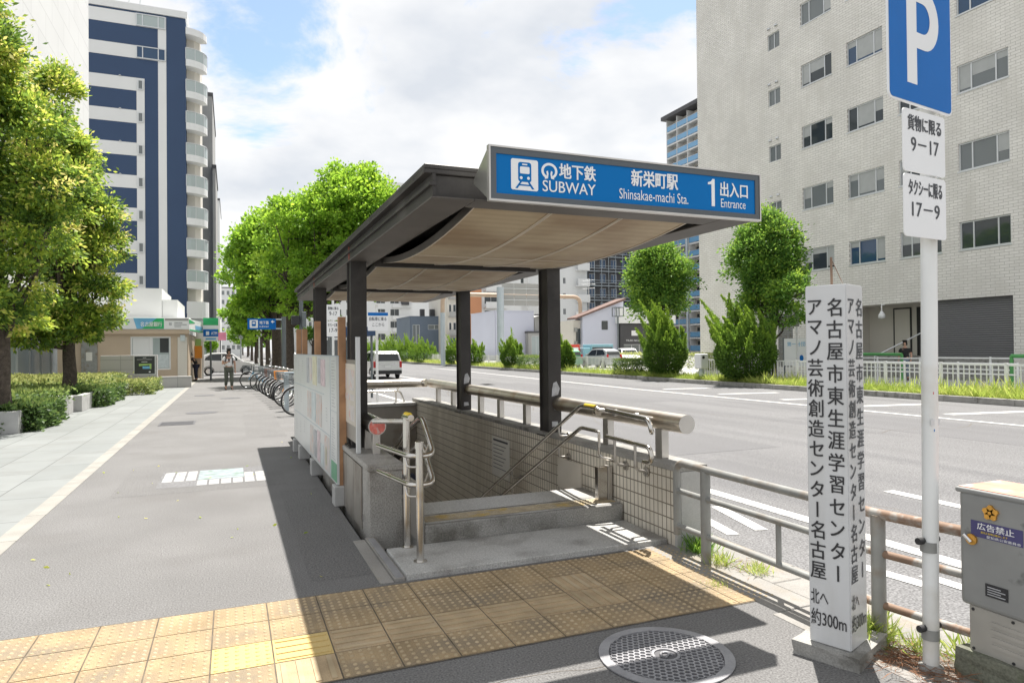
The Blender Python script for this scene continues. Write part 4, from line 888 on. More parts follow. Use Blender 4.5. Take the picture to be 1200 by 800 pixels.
# ================================================================== the white sign pillar
t = thing('direction_pillar', 'square white pillar with black vertical Japanese lettering on a concrete block', 'sign pillar', (2.97, 2.63, 0))
th = R(21); EX = Vector((math.cos(th), math.sin(th), 0)); EY = Vector((-math.sin(th), math.cos(th), 0)); PB = Vector((2.835, 2.510, 0)); S1, S2 = 0.205, 0.218
pm = MB(); bm = bmesh.new(); bmesh.ops.create_cube(bm, size=1)
for v in bm.verts: v.co = PB+EX*(S2*(v.co.x+0.5))+EY*(S1*(v.co.y+0.5))+Z3*(0.075+1.83*(v.co.z+0.5))
bmesh.ops.bevel(bm, geom=bm.edges[:], offset=0.005, segments=2, affect='EDGES'); pm.bm(bm); pm.build('pillar', 'pillar_white', t)
bb = MB(); bm = bmesh.new(); bmesh.ops.create_cube(bm, size=1)
bmesh.ops.subdivide_edges(bm, edges=bm.edges[:], cuts=3, use_grid_fill=True)
rg = random.Random(4); QB = Vector((2.812, 2.447, 0))
for v in bm.verts: v.co = QB+EX*(0.40*(v.co.x+0.5))+EY*(0.33*(v.co.y+0.5))+Z3*(0.0165+v.co.z*0.115)+Vector((rg.uniform(-.006, .006), rg.uniform(-.006, .006), rg.uniform(-.004, .004)))
bb.bm(bm); bb.build('base_block', 'concrete', t)
def pillar_face(f, wid, m):
    MB().glyphs('名古屋市東生涯学習センター', f, wid*0.72, 1.845, 0.098, 0.1115, 0.012, 0.003, wid/0.235).build('lettering', m, t)
    MB().glyphs('アマノ芸術創造センター名古屋', f, wid*0.24, 1.845, 0.096, 0.1035, 0.012, 0.003, wid/0.235).build('lettering', m, t)
    MB().text('北へ', f, wid*0.05, 0.275, wid*0.42, 0.075, 0.004).build('lettering', m, t); MB().text('約300m', f, wid*0.05, 0.165, wid*0.85, 0.085, 0.004).build('lettering', m, t)
pillar_face(frame(PB+EY*S1, -EY), S1, 'letter_black')
pillar_face(frame(PB, EX), S2, 'letter_grey')
MB().tube([(2.86, 2.62, 1.90), (2.858, 2.62, 2.05)], 0.006, 8).tube([(2.86, 2.62, 2.04), (2.92, 2.60, 1.906)], 0.002, 6).build('rusty_rod', 'rail_rust', t)
# ================================================================== the parking sign
t = thing('parking_sign', 'white pole with a blue P sign and two plates reading 9-17 and 17-9', 'road sign', (3.158, 2.33, 0))
MB().tube([(3.158, 2.33, -0.02), (3.168, 2.298, 3.5)], 0.036, 20).build('pole', 'white_paint', t)
def plate(fr, u0, v0, u1, v1, r_, face, back='alu', rim=0.0, rimm=None):
    o = MB().prism(rrect(u0, v0, u1, v1, r_), fr, -0.006, 0.0).build('plate', face, t)
    return o
ya = R(-8); f = frame((2.72, 2.165, 0), (math.cos(R(9)), math.sin(R(9)), 0)); 
MB().prism(rrect(0, 2.705, 0.545, 3.32, 0.03), f, -0.008, 0.0).build('sign_rim', 'sign_white', t)
MB().prism(rrect(0.009, 2.714, 0.536, 3.311, 0.024), f, 0.0005, 0.002).build('sign_face', 'p_blue', t)
f2 = (f[0]+f[3]*0.002, f[1], f[2], f[3])
mb = MB(); 
mb.ob(f2, 0.150, 0.232, 2.80, 3.262, 0.0, 0.0015)
n_ = 14; ou = [(0.232, 3.262)]+[(0.30+0.125*math.sin(math.pi*k/n_), 3.117+0.145*math.cos(math.pi*k/n_)) for k in range(n_+1)]+[(0.232, 2.972)]
iu = [(0.232, 3.188)]+[(0.285+0.062*math.sin(math.pi*k/n_), 3.117+0.071*math.cos(math.pi*k/n_)) for k in range(n_+1)]+[(0.232, 3.046)]
for a, b, c, d in zip(ou, ou[1:], iu, iu[1:]): mb.add([f2[0]+f2[1]*p[0]+f2[2]*p[1]+f2[3]*0.0015 for p in (a, c, d, b)], [(0, 1, 2, 3)])
mb.build('letter_p', 'sign_white', t)
f = frame((2.86, 2.205, 0), (math.cos(R(7)), math.sin(R(7)), 0))
for z0, z1, l1, l2 in ((2.400, 2.690, '貨物に限る', '9-17'), (2.098, 2.388, 'タクシーに限る', '17-9')):
    pl_ = MB().prism(rrect(0, z0, 0.342, z1, 0.018), f, -0.006, 0.0).build('plate', 'sign_white', t)
    mb = MB(); mb.text(l1, f, 0.035, z1-0.098, 0.272, 0.072, 0.016, 0.002); mb.text(l2.replace('-', '－'), f, 0.06, z1-0.195, 0.225, 0.066, 0.006, 0.002); mb.build('lettering', 'letter_grey', pl_)
for z in (2.2, 2.55, 2.85): MB().box(3.12, 3.205, 2.262, 2.30, z-0.012, z+0.012).build('clamp', 'alu', t)
for z in (0.61, 0.185):
    b = MB().disc((3.155, 2.328, z-0.025), Z3, 0.0395, 0.05, 20).build('band', 'rail_grey', t)
    for s_ in (-1, 1): MB().disc((3.155+s_*0.034, 2.335, z+0.03), (s_, 0, 0), 0.017, 0.035, 12).build('bolt', 'dark_trim', b)
MB().box(3.160, 3.162, 2.285, 2.287, 1.27, 1.28).build('sticker', 'red_sticker', t)
for z, m_, w_ in ((1.205, 'alu', 0.034), (1.175, 'sign_blue', 0.012), (1.355, 'lamp_red', 0.014)):
    MB().prism([(-w_/1.0, 0), (w_*0.9, 0), (w_*0.9, 0.012 if w_ < 0.03 else 0.03), (-w_, 0.012 if w_ < 0.03 else 0.03)], frame((3.158, 2.2865, z), X3), 0.0, 0.0015).build('sticker', m_, t)
MB().lathe([(0.06, 0.0), (0.055, 0.03), (0.037, 0.04)], (3.158, 2.33, 0.0), 16).build('foot', 'concrete', t)
# ================================================================== signal cabinet
t = thing('signal_cabinet', 'weathered grey roadside cabinet with a gold emblem, a purple label and a vented base', 'cabinet', (3.42, 2.0, 0))
MB().box(3.25, 3.56, 1.72, 2.245, 0.352, 0.895, 0.022, 3).build('upper_box', 'box_grey', t)
MB().box(3.240, 3.57, 1.70, 2.256, 0.885, 0.911, 0.010, 3).build('lid', 'box_grey', t); MB().box(3.252, 3.56, 1.712, 2.244, 0.9115, 0.9145).build('lid_rust', 'box_rust', t)
MB().box(3.268, 3.55, 1.74, 2.212, 0.13, 0.352, 0.006, 2).build('lower_box', 'box_beige', t)
bm = bmesh.new(); bmesh.ops.create_cube(bm, size=1)
for v in bm.verts: v.co = Vector((3.41+v.co.x*0.36, 1.97+v.co.y*0.58, 0.06+v.co.z*0.16))
bmesh.ops.subdivide_edges(bm, edges=bm.edges[:], cuts=4, use_grid_fill=True)
for v in bm.verts: v.co += Vector((rg.uniform(-.005, .005), rg.uniform(-.005, .005), rg.uniform(-.004, .004)))
b_ = MB(); b_.bm(bm); b_.build('plinth', 'mossy', t)
f = FWX(3.25, 2.245)
mb = MB()
em = (0.155, 0.815)
for k in range(5):
    a = R(90+72*k); c, s_ = math.cos(a), math.sin(a)
    P = [(0.0, -0.009), (0.022, -0.016), (0.036, -0.006), (0.036, 0.006), (0.022, 0.016), (0.0, 0.009)]
    mb.prism([(em[0]+c*x-s_*yv, em[1]+s_*x+c*yv) for x, yv in P], f, 0.0, 0.010)
    a = R(126+72*k); c, s_ = math.cos(a), math.sin(a)
    P = [(0.0, -0.006), (0.020, -0.009), (0.030, 0.0), (0.020, 0.009), (0.0, 0.006)]
    mb.prism([(em[0]+c*x-s_*yv, em[1]+s_*x+c*yv) for x, yv in P], f, 0.0, 0.008)
mb.disc(f[0]+f[1]*em[0]+f[2]*em[1]+f[3]*0.008, f[3], 0.008, 0.005, 12); mb.build('emblem', 'gold', t)
lb = MB().ob(f, 0.062, 0.292, 0.690, 0.765, 0.0005, 0.003).build('label', 'purple', t)
mb = MB(); mb.text('広告禁止', f, 0.092, 0.727, 0.165, 0.032, 0.014, 0.004); mb.build('lettering', 'letter_white', lb); MB().text('愛知県公安委員会', f, 0.135, 0.694, 0.15, 0.012, 0.004, 0.004).build('lettering', 'letter_white', lb)
mb = MB(); mb.text('違反広告物は撤去します', f, 0.108, 0.711, 0.12, 0.010, 0.004, 0.004); mb.build('small_lettering', 'yellow', lb)
lk = MB().disc(f[0]+f[1]*0.065+f[2]*0.672, f[3], 0.026, 0.010, 18).build('lock', 'gold', t)
MB().tube([f[0]+f[1]*0.038+f[2]*0.690+f[3]*0.018, f[0]+f[1]*0.072+f[2]*0.662+f[3]*0.018], 0.009, 8).build('handle', 'chrome', lk)
np_ = MB().ob(f, 0.125, 0.225, 0.425, 0.483, 0.0005, 0.004).build('name_plate', 'letter_black', t)
mb = MB()
for q in range(4): mb.ob(f, 0.135, 0.215-0.02*(q % 2), 0.434+0.011*q, 0.438+0.011*q, 0.004, 0.005)
mb.build('small_print', 'poster_grey', np_)
f = FWX(3.268, 2.212); mb = MB()
for q in range(4): mb.prism(rrect(0.10, 0.185+0.034*q, 0.30, 0.202+0.034*q, 0.008, 3), f, 0.0, 0.006)
mb.build('vent_slots', 'box_beige', t)
mb = MB()
for u, v in ((0.02, 0.15), (0.2, 0.15), (0.02, 0.335), (0.2, 0.335), (0.4, 0.335)): mb.disc(f[0]+f[1]*u+f[2]*v, f[3], 0.007, 0.004, 10)
mb.build('bolts', 'dark_trim', t)
# ================================================================== weeds at the foot of the rail
def blades(name, pts, h, n, m, parent=None, spread=0.06, seed=0, kind=None, w=0.10, lean=0.5):
    rng = np.random.default_rng(seed); pts = np.array(pts, float); idx = rng.integers(0, len(pts), n)
    P = pts[idx]+np.stack([rng.normal(0, spread, n), rng.normal(0, spread, n), np.zeros(n)], 1)
    D = np.stack([rng.normal(0, lean, n), rng.normal(0, lean, n), np.ones(n)], 1)
    hh = (np.asarray(h)[idx] if np.ndim(h) else h)
    o = leaf_obj(name, P, D, hh*(0.4+0.8*rng.random(n)), rng.random(n), m, parent, w, rng)
    if kind: o['kind'] = kind
    return o
for k, (x, y, h, n, lab) in enumerate(((3.36, 4.36, 0.15, 150, 'dark green weed tuft at the foot of the tiled wall end'), (3.30, 4.05, 0.12, 60, 'small weed tuft just behind the grey guard rail post'), (3.42, 3.82, 0.10, 70, 'spreading weed tuft on the gutter past the first guard rail post'), (3.16, 2.68, 0.17, 130, 'bright green weed clump against the rusty guard rail post'), (3.33, 2.78, 0.13, 80, 'weed clump on the gutter behind the rusty post'), (3.30, 2.47, 0.12, 60, 'sparse weed by the foot of the parking sign pole'), (3.42, 2.3, 0.16, 50, 'thin weed between the sign pole and the cabinet'), (3.0, 3.72, 0.05, 40, 'tiny weed in the paving edge by the guard rail'))):
    t = thing('weed', lab, 'weed', (x, y, 0)); blades('leaves', [(x, y, 0)], h, int(n*2.2), 'grass' if k else 'leaf_round', t, 0.05, k, None, 0.06, 0.75)
rng = np.random.default_rng(3); n = 700
P = np.stack([3.13+rng.normal(0, 0.09, n), 2.42+rng.normal(0, 0.16, n), 0.012+rng.random(n)*0.02], 1); D = np.stack([rng.normal(size=n), rng.normal(size=n), rng.normal(0, .12, n)], 1)
o = leaf_obj('dry_needles', P, D, 0.05+0.08*rng.random(n), rng.random(n), 'grass', None, 0.04, rng); o.data.materials.clear(); o.data.materials.append(M['needle_litter']); o['kind'] = 'stuff'; o['label'] = 'brown dry needles littering the kerb by the sign pole'
n = 160; P = np.stack([3.40+rng.normal(0, 0.08, n), 3.95+rng.normal(0, 0.12, n), 0.012+rng.random(n)*0.008], 1); D = np.stack([rng.normal(size=n), rng.normal(size=n), rng.normal(0, .1, n)], 1)
o = leaf_obj('dry_needles', P, D, 0.03+0.05*rng.random(n), rng.random(n), 'grass', None, 0.05, rng); o.data.materials.clear(); o.data.materials.append(M['needle_litter']); o['kind'] = 'stuff'; o['label'] = 'reddish dry litter behind the first guard rail post'
# a few fallen leaves on the walkway
n = 26; P = np.stack([rng.uniform(-1.6, 0.9, n), rng.uniform(4.8, 13, n), np.full(n, 0.006)], 1); D = np.stack([rng.normal(size=n), rng.normal(size=n), np.full(n, 0.05)], 1)
o = leaf_obj('fallen_leaves', P, D, 0.03+0.03*rng.random(n), 0.6+0.4*rng.random(n), 'leaf_zelkova', None, 0.4, rng); o['kind'] = 'stuff'

# ================================================================== planting strip across the road: grass, fence
rng = np.random.default_rng(8)
def strip_grass(n, y0, y1, h, seed, pw=1.6):
    rng = np.random.default_rng(seed); y = y0+(y1-y0)*rng.random(n)**pw; x = 19.9+1.6*rng.random(n)
    cl = np.sin(y*1.7+x*2)*0.5+np.sin(y*0.63)*0.5
    P = np.stack([x, y, np.full(n, 0.02)], 1); D = np.stack([rng.normal(0, .55, n), rng.normal(0, .55, n), np.ones(n)], 1)
    return P, D, h*(0.5+0.8*rng.random(n))*(1+0.35*cl), np.clip(0.5+0.22*cl+rng.normal(0, .2, n), 0, 1)
A1 = strip_grass(90000, 6, 50, 0.24, 1, 1.2); A2 = strip_grass(30000, 45, 130, 0.38, 2, 1.3); A3 = strip_grass(5000, 7, 50, 0.46, 3)
P, D, S_, T_ = [np.concatenate(q) for q in zip(A1, A2, A3)]
wd = 0.055
o = leaf_obj('grass', P, D, S_, T_, 'grass', None, wd, rng); o['kind'] = 'stuff'
def rail_fence(y0, y1, label, x=21.0, step=2.0):
    t = thing('rail_fence', label, 'fence', (x, (y0+y1)/2, 0.03))
    n = int(round((y1-y0)/step))
    for k in range(n+1):
        yy = y0+step*k; MB().box(x-0.04, x+0.04, yy-0.04, yy+0.04, 0.03, 1.02).build('post', 'fence_white', t)
    for k in range(n):
        a, b = y0+step*k+0.05, y0+step*(k+1)-0.05; mb = MB()
        mb.box(x-0.025, x+0.025, a, b, 0.93, 0.985); mb.box(x-0.02, x+0.02, a, b, 0.16, 0.20)
        m_ = int((b-a)/0.16)
        for q in range(1, m_): yy = a+(b-a)*q/m_; mb.box(x-0.012, x+0.012, yy-0.012, yy+0.012, 0.2, 0.93)
        mb.build('panel', 'fence_white', t)
rail_fence(7.0, 27.0, 'white picket rail fence before the brick office building across the road')
rail_fence(34.5, 48.5, 'white rail fence across the road before the gabled house')
rail_fence(50.5, 76.5, 'far white rail fence behind the junipers along the strip')
# second row of railings near the building
def pipe_rail(x, ys, h, label, m='fence_white', name='pipe_railing'):
    t = thing(name, label, 'railing', (x, ys[0], 0))
    for yy in ys: MB().tube([(x, yy, 0), (x, yy, h+0.06)], 0.04, 8).build('post', m, t)
    for z in (h, h*0.6): MB().tube([(x, ys[0], z), (x, ys[-1], z)], 0.03, 8).build('rail', m, t)
pipe_rail(25.6, [14.2, 16.4, 18.6], 1.05, 'white pipe railing at the right before the shuttered bay')
pipe_rail(24.0, [14.5, 16.5, 18.6, 20.6], 0.9, 'low white pipe railing in front of the shutter steps')
pipe_rail(26.2, [19.6, 21.6, 24.2], 1.0, 'white pipe railing in front of the entrance steps')
for x, y0, y1, lab in ((27.2, 21.2, 23.9, 'green pipe barrier before the entrance steps'), (25.0, 14.3, 15.3, 'green pipe barrier at the far right before the brick wall')):
    t = thing('green_barrier', lab, 'barrier', (x, y0, 0))
    for yy in (y0, y1): MB().tube([(x, yy, 0), (x, yy, 1.15)], 0.06, 8).build('post', 'green_paint', t)
    MB().tube([(x, y0, 1.15), (x, y1, 1.15)], 0.07, 8).build('rail', 'green_paint', t)
# ================================================================== plants of the strip
def juniper(name, label, base, wid, h, seed, n=7000, ty=1.0, leaf=0.16, group='junipers along the planting strip', dark=0.0):
    """A flame-shaped juniper: a dense body and many pointed shoots that lean and twist upward."""
    rng = np.random.default_rng(seed); t = thing(name, label, 'juniper', base, group); B = np.array(base)
    mb = MB(); mb.tube([B, B+np.array((0.02, 0, h*0.3)), B+np.array((0.05, 0.03, h*0.62))], [0.10, 0.08, 0.02], 8); mb.build('trunk', 'bark', t)
    r = wid/2; Ps, Ds, Ts, Ss = [], [], [], []
    nb = int(n*0.55); d = rng.normal(size=(nb, 3)); d /= np.linalg.norm(d, axis=1, keepdims=True); q = 0.8+0.22*rng.random(nb)
    lump = 1+0.10*np.sin(d[:, 0]*5+seed)*np.cos(d[:, 1]*4)
    zz_ = d[:, 2]; prof = np.where(zz_ > 0, 1-0.35*zz_, 1.0)
    Pb = B+np.stack([d[:, 0]*r*q*lump*prof, d[:, 1]*r*q*lump*prof*ty, h*0.27+d[:, 2]*h*0.26*q], 1)
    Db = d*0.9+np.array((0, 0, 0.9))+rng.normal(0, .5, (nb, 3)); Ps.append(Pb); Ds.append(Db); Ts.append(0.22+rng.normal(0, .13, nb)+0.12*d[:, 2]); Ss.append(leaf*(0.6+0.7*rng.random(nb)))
    ns = int(17*wid); per = int(n*1.0/ns)
    lean_dir = np.array((-0.22, 0.30, 1.0))
    for k in range(ns):
        a = rng.random()*6.283; rad = r*1.0*math.sqrt(rng.random()); f_ = rad/r
        z0 = h*(0.18+0.26*rng.random()+0.12*(1-f_)); top_ = h*(1.04-0.52*f_**1.1)*(0.74+0.28*rng.random()); L_ = max(0.5, top_-z0)
        s0 = B+np.array((math.cos(a)*rad*0.9, math.sin(a)*rad*ty*0.9, z0)); dr_ = np.array((math.cos(a)*f_*0.20, math.sin(a)*f_*0.20, 1.0))+lean_dir*np.array((1, 1, 0))*rng.uniform(0.2, 1.4); dr_ /= np.linalg.norm(dr_)
        u = rng.random(per)**0.85; wr = (1-u)**0.8*(0.05+0.07*min(1.8, L_))+0.008
        off = rng.normal(size=(per, 3))*wr[:, None]*0.7; bend = (u*u*L_*0.18)[:, None]*np.array((math.cos(a*3), math.sin(a*3), 0))
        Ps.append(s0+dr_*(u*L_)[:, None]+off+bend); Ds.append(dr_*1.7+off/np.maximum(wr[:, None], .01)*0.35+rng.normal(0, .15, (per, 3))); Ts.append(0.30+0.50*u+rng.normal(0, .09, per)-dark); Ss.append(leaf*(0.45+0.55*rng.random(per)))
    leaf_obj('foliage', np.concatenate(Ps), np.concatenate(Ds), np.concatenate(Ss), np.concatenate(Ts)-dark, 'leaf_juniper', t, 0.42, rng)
    return t
juniper('juniper', 'big shaggy juniper on the strip before the brick office building', (20.5, 23.4, 0.03), 2.6, 4.6, 11, 30000, 1.05, 0.13)
juniper('juniper', 'round based juniper with pointed top below the second round tree', (20.5, 29.3, 0.03), 2.15, 4.6, 12, 24000, 1.0, 0.13)
juniper('juniper', 'single narrow juniper seen between the two right canopy posts', (20.4, 49.6, 0.03), 1.75, 3.3, 13, 12000, 1.1, 0.14)
for k, (yy, wd_, hh, lab) in enumerate(((59.0, 2.1, 3.0, 'juniper just right of the far canopy post'), (64.5, 2.2, 3.1, 'juniper just left of the far canopy post'), (76.5, 3.4, 3.2, 'bushy juniper to the right in the far row left of the canopy post'), (84.0, 3.2, 3.9, 'pointed juniper second in the far row from the canopy post'), (93.0, 3.4, 4.1, 'tall juniper third in the far row from the canopy post'), (103.0, 3.6, 3.8, 'juniper behind the parked van roof in the far row'), (114.0, 3.8, 4.0, 'juniper left of the tall ones in the far row'), (127.0, 4.0, 4.0, 'second last juniper of the far row'), (141.0, 4.2, 4.0, 'farthest juniper of the row by the street trees'), (40.6, 1.2, 3.0, 'slim juniper half hidden behind the near right canopy post'))):
    juniper('juniper', lab, (20.5, yy, 0.03), wd_, hh, 30+k, 7000, 1.1, 0.17)
def hedge(name, label, x0, x1, y0, y1, z0, h, n, seed, m='leaf_hedge', leaf=0.09, cat='hedge', tone=0.5, lump=0.6):
    rng = np.random.default_rng(seed); t = thing(name, label, cat, ((x0+x1)/2, (y0+y1)/2, z0))
    P = np.stack([rng.uniform(x0, x1, n), rng.uniform(y0, y1, n), z0+h*rng.random(n)], 1)
    c = np.array(((x0+x1)/2, (y0+y1)/2, z0+h*0.45)); hs = np.array(((x1-x0)/2, (y1-y0)/2, h*0.55))
    q = (P-c)/hs; ax = rng.integers(0, 3, n); sg = np.sign(q[np.arange(n), ax]); q[np.arange(n), ax] = sg*(0.86+0.16*rng.random(n))
    q[:, 2] = np.where((ax == 2), np.abs(q[:, 2]), q[:, 2])
    bump = 1+lump*(0.10*np.sin(P[:, 1]*3.1+seed)+0.10*np.sin(P[:, 0]*4.3+P[:, 1]*1.7+seed)+0.07*np.sin(P[:, 2]*9+P[:, 1]*5)+rng.normal(0, 0.05, n))
    P = c+q*hs*bump[:, None]; D = q*np.eye(3)[ax]*1.1+rng.normal(0, .6, (n, 3))+np.array((0, 0, .35))
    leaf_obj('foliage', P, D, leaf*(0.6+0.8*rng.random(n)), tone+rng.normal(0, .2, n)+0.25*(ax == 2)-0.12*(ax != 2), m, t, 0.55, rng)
    st_ = MB()
    for k in range(max(2, int((y1-y0)/0.8))): yy = y0+(y1-y0)*(k+0.5)/max(2, int((y1-y0)/0.8)); st_.tube([((x0+x1)/2, yy, z0-0.02), ((x0+x1)/2, yy+0.05, z0+h*0.6)], 0.02, 6)
    st_.build('stems', 'bark', t); return t
hedge('hedge', 'clipped block hedge beside the round based juniper across the road', 20.0, 20.9, 31.6, 33.6, 0.03, 0.85, 3200, 5)
hedge('hedge', 'long low clipped hedge at the foot of the narrow juniper', 20.0, 20.9, 41.5, 47.6, 0.03, 0.95, 6000, 6)
hedge('hedge', 'low leafy planting before the parked cars across the road', 29.0, 30.2, 36.5, 50.0, 0.0, 1.05, 5000, 7, 'leaf_cover', 0.12)
# round-crowned trees behind the fence
def lobes(rng, c, rx, ry, rz, k, sub=0.48, tip=True):
    L = []
    for i in range(k):
        d = rng.normal(size=3); d /= np.linalg.norm(d); q = rng.uniform(0.45, 0.72)
        L.append((c[0]+d[0]*rx*q, c[1]+d[1]*ry*q, c[2]+d[2]*rz*q, rx*sub*rng.uniform(.8, 1.15), ry*sub*rng.uniform(.8, 1.15), rz*sub*rng.uniform(.75, 1.1)))
    return L
rg1 = np.random.default_rng(41)
tree('round_tree', 'tall bushy green tree behind the big shaggy juniper', 'tree', (22.6, 24.0, 0.0), lobes(rg1, (22.6, 24.5, 5.2), 1.35, 1.35, 2.3, 20, 0.58)+[(22.5, 22.6, 3.9, 0.95, 0.95, 0.7), (22.4, 23.0, 2.8, 0.8, 0.8, 0.6), (22.6, 25.1, 3.4, 0.9, 0.9, 0.8)], 56000, 0.14, 'leaf_round', 0.14, 1.9, 'trees across the road', 42, 0.34, 55, 0.46, 0.27, 0.22)
tree('round_tree', 'ball shaped green tree behind the round based juniper', 'tree', (23.0, 33.4, 0.0), lobes(rg1, (23.0, 33.4, 5.2), 1.75, 1.85, 2.15, 24, 0.58), 56000, 0.15, 'leaf_round', 0.15, 2.2, 'trees across the road', 43, 0.34, 55, 0.50, 0.27, 0.22)
# junction box on the strip
t = thing('utility_cabinet', 'small white utility cabinet on a post beside the big juniper', 'cabinet', (20.3, 26.1, 0.03))
MB().box(20.05, 20.5, 25.85, 26.35, 0.55, 1.25, 0.06, 3).build('case', 'fence_white', t); MB().tube([(20.28, 26.1, 0), (20.28, 26.1, 0.55)], 0.12, 10).build('post', 'pole_grey', t)
MB().disc((20.2, 25.85, 1.08), (0, -1, 0), 0.07, 0.01, 14).build('dial', 'dark_trim', t)
# white information board and pole in front of the building
t = thing('information_board', 'white information board with blue lettering before the brick building', 'sign board', (26.6, 26.6, 0))
f = FWX(26.6, 27.5); MB().ob(f, 0, 1.75, 0.55, 1.95, -0.06, 0).build('panel', 'sign_white', t)
for u in (-0.06, 1.75): MB().ob(f, u, u+0.09, 0.0, 2.0, -0.07, 0.01).build('post', 'pole_dark', t)
MB().text('第一分団', f, 0.25, 1.55, 1.2, 0.22, 0.01).build('lettering', 'lightblue', t)
MB().prism([(1.2+0.13*math.cos(a*math.pi/8), 0.95+0.16*math.sin(a*math.pi/8)) for a in range(16)], f, 0.0, 0.004).build('emblem', 'p_blue', t)
t = thing('sign_pole', 'thin white pole with a small plate before the information board', 'pole', (25.3, 25.3, 0)); MB().tube([(25.3, 25.3, 0), (25.3, 25.3, 3.3)], 0.05, 10).build('pole', 'white_paint', t); MB().box(25.24, 25.27, 25.1, 25.45, 2.5, 3.25).build('plate', 'rail_grey', t)
# ================================================================== the brick office building across the road
t = thing('brick_office_building', 'large office building clad in pale long tiles with sliding windows and a roller shutter', 'building', (39, 20, 0))
f = FWX(31.0, 40.0)                                     # u = 40 - Y
wins = []
cols = [(9.6, 11.8), (12.8, 15.0), (15.85, 18.0), (18.85, 21.1), (24.6, 26.9), (28.2, 30.5), (33.0, 35.2), (38, 40.2)]
for k in range(7):
    z = 5.88+3.6*k
    for (a, b) in cols: wins.append((a, z, b, z+1.28, 'w'))
for k in range(6): wins.append((6.95, 9.45+3.47*k, 7.95, 10.45+3.47*k, 's'))
slots = [(10.0, 0.9, 10.35, 3.3, 'd'), (7.5, 0.3, 8.7, 3.5, 'v')]
ent = (12.4, 0.0, 21.13, 3.66)
mb = MB(); mb.facade(f, 0, 46, -0.1, 34, [w_[:4] for w_ in wins+slots]+[ent], 0.22); wl = mb.build('wall', 'brick_x', t)
mb = MB(); mb.box(31.24, 52, -6, 39.99, 3.9, 34.0); mb.box(33.4, 52, -6, 39.99, -0.1, 3.895); mb.build('rear_wall', 'brick_y', t)
mb = MB(); mb.box(31.24, 33.39, 27.6, 39.99, -0.1, 3.89); mb.box(31.24, 33.39, -6, 18.86, -0.1, 3.89); mb.build('wall_return', 'wall_cream', t)
MB().box(30.9, 52.2, -6.2, 40.1, 34.005, 34.5).build('roof', 'concrete_pale', t)
rw = random.Random(9)
for (a, z0, b, z1, kd) in wins:
    if kd == 'w':
        wd_ = window(t, f, a, z0, b, z1, 0.12, (0.27, 0.75), (), 'alu', rw.choice(['glass_grey', 'glass_grey', 'glass_dark', 'glass_dark', 'glass_blue']), 0.06)
        for q0, q1 in ((0.03, 0.26), (0.28, 0.74), (0.76, 0.97)):
            if rw.random() < 0.62: hb = rw.choice((0.25, 0.5, 0.62, 0.9)); MB().ob(f, a+(b-a)*q0, a+(b-a)*q1, z1-0.05-(z1-z0-0.1)*hb, z1-0.05, -0.113, -0.106).build('blind', 'blind', wd_)
    else: window(t, f, a, z0, b, z1, 0.12, (0.5,), (), 'alu', 'glass_grey', 0.05)
for (a, z0, b, z1, kd) in wins:
    if kd == 'w' and z0 < 26: MB().ob(f, a-0.03, b+0.03, z0-0.06, z0-0.003, -0.1, 0.035).build('sill', 'alu', t)
mb = MB()
for k in range(6):
    for du in (0.15, 0.75): mb.lathe([(0.0, 0.14), (0.10, 0.10), (0.10, 0.0)], (30.97, 40-(6.95+du), 10.75+3.47*k), 8)
mb.build('vent_hoods', 'alu', t)
window(t, f, 10.0, 0.9, 10.35, 3.3, 0.15, (), (), 'dark_trim', 'glass_dark', 0.03, 'slit_window')
mb = MB()
for k in range(22): mb.ob(f, 7.5, 8.7, 0.3+0.145*k, 0.4+0.145*k, -0.12, -0.04)
mb.ob(f, 7.5, 8.7, 0.3, 3.5, -0.2, -0.15); mb.build('louvre', 'rail_grey', t)
# entrance recess
fe = FWX(32.9, 40.0)
MB().ob(fe, 12.4, 21.13, 1.0, 3.66, -0.4, 0.0).build('lobby_wall', 'wall_cream', t)
MB().ob(frame((31.0, 40, 3.64), (0, -1, 0)), 12.4, 21.13, 0.0, 0.02, -2.0, -0.21).build('recess_ceiling', 'wall_cream', t)
MB().box(31.25, 32.85, 22.45, 23.15, 1.0, 3.63).build('pier', 'wall_cream', t)
MB().ob(FWX(31.2, 40), 17.58, 21.12, 1.0, 3.66, -0.06, 0.0).build('roller_shutter', 'shutter', t)
for u0, u1, m_ in ((14.0, 14.9, 'wall_cream'), (15.35, 16.1, 'dark_trim')):
    d_ = MB().ob(fe, u0, u1, 1.0, 3.45, 0.0, 0.05).build('door', m_, t); MB().ob(fe, u0-0.06, u1+0.06, 3.45, 3.52, 0.0, 0.07).ob(fe, u0-0.06, u0-0.004, 1.0, 3.449, 0.0, 0.07).ob(fe, u1+0.004, u1+0.06, 1.0, 3.449, 0.0, 0.07).build('door_frame', 'dark_trim', d_)
MB().ob(FWX(31.25, 40), 16.95, 17.5, 2.1, 2.9, 0.001, 0.03).build('relief_plaque', 'poster_pale', t)
mb = MB()
for k in range(6): mb.box(29.4+0.32*k, 33.38, 18.88, 27.58, 0.166*k, 0.166*(k+1)-0.002)
mb.build('steps', 'concrete', t)
mb = MB(); mb.tube([(29.4, 24.4, 1.0), (31.3, 23.2, 2.2), (32.3, 23.2, 2.2)], 0.035, 8)
for q in ((29.4, 24.4, 0.0, 1.0), (31.3, 23.2, 1.0, 2.2)): mb.tube([(q[0], q[1], q[2]), (q[0], q[1], q[3])], 0.03, 8)
mb.build('stair_rail', 'alu', t)
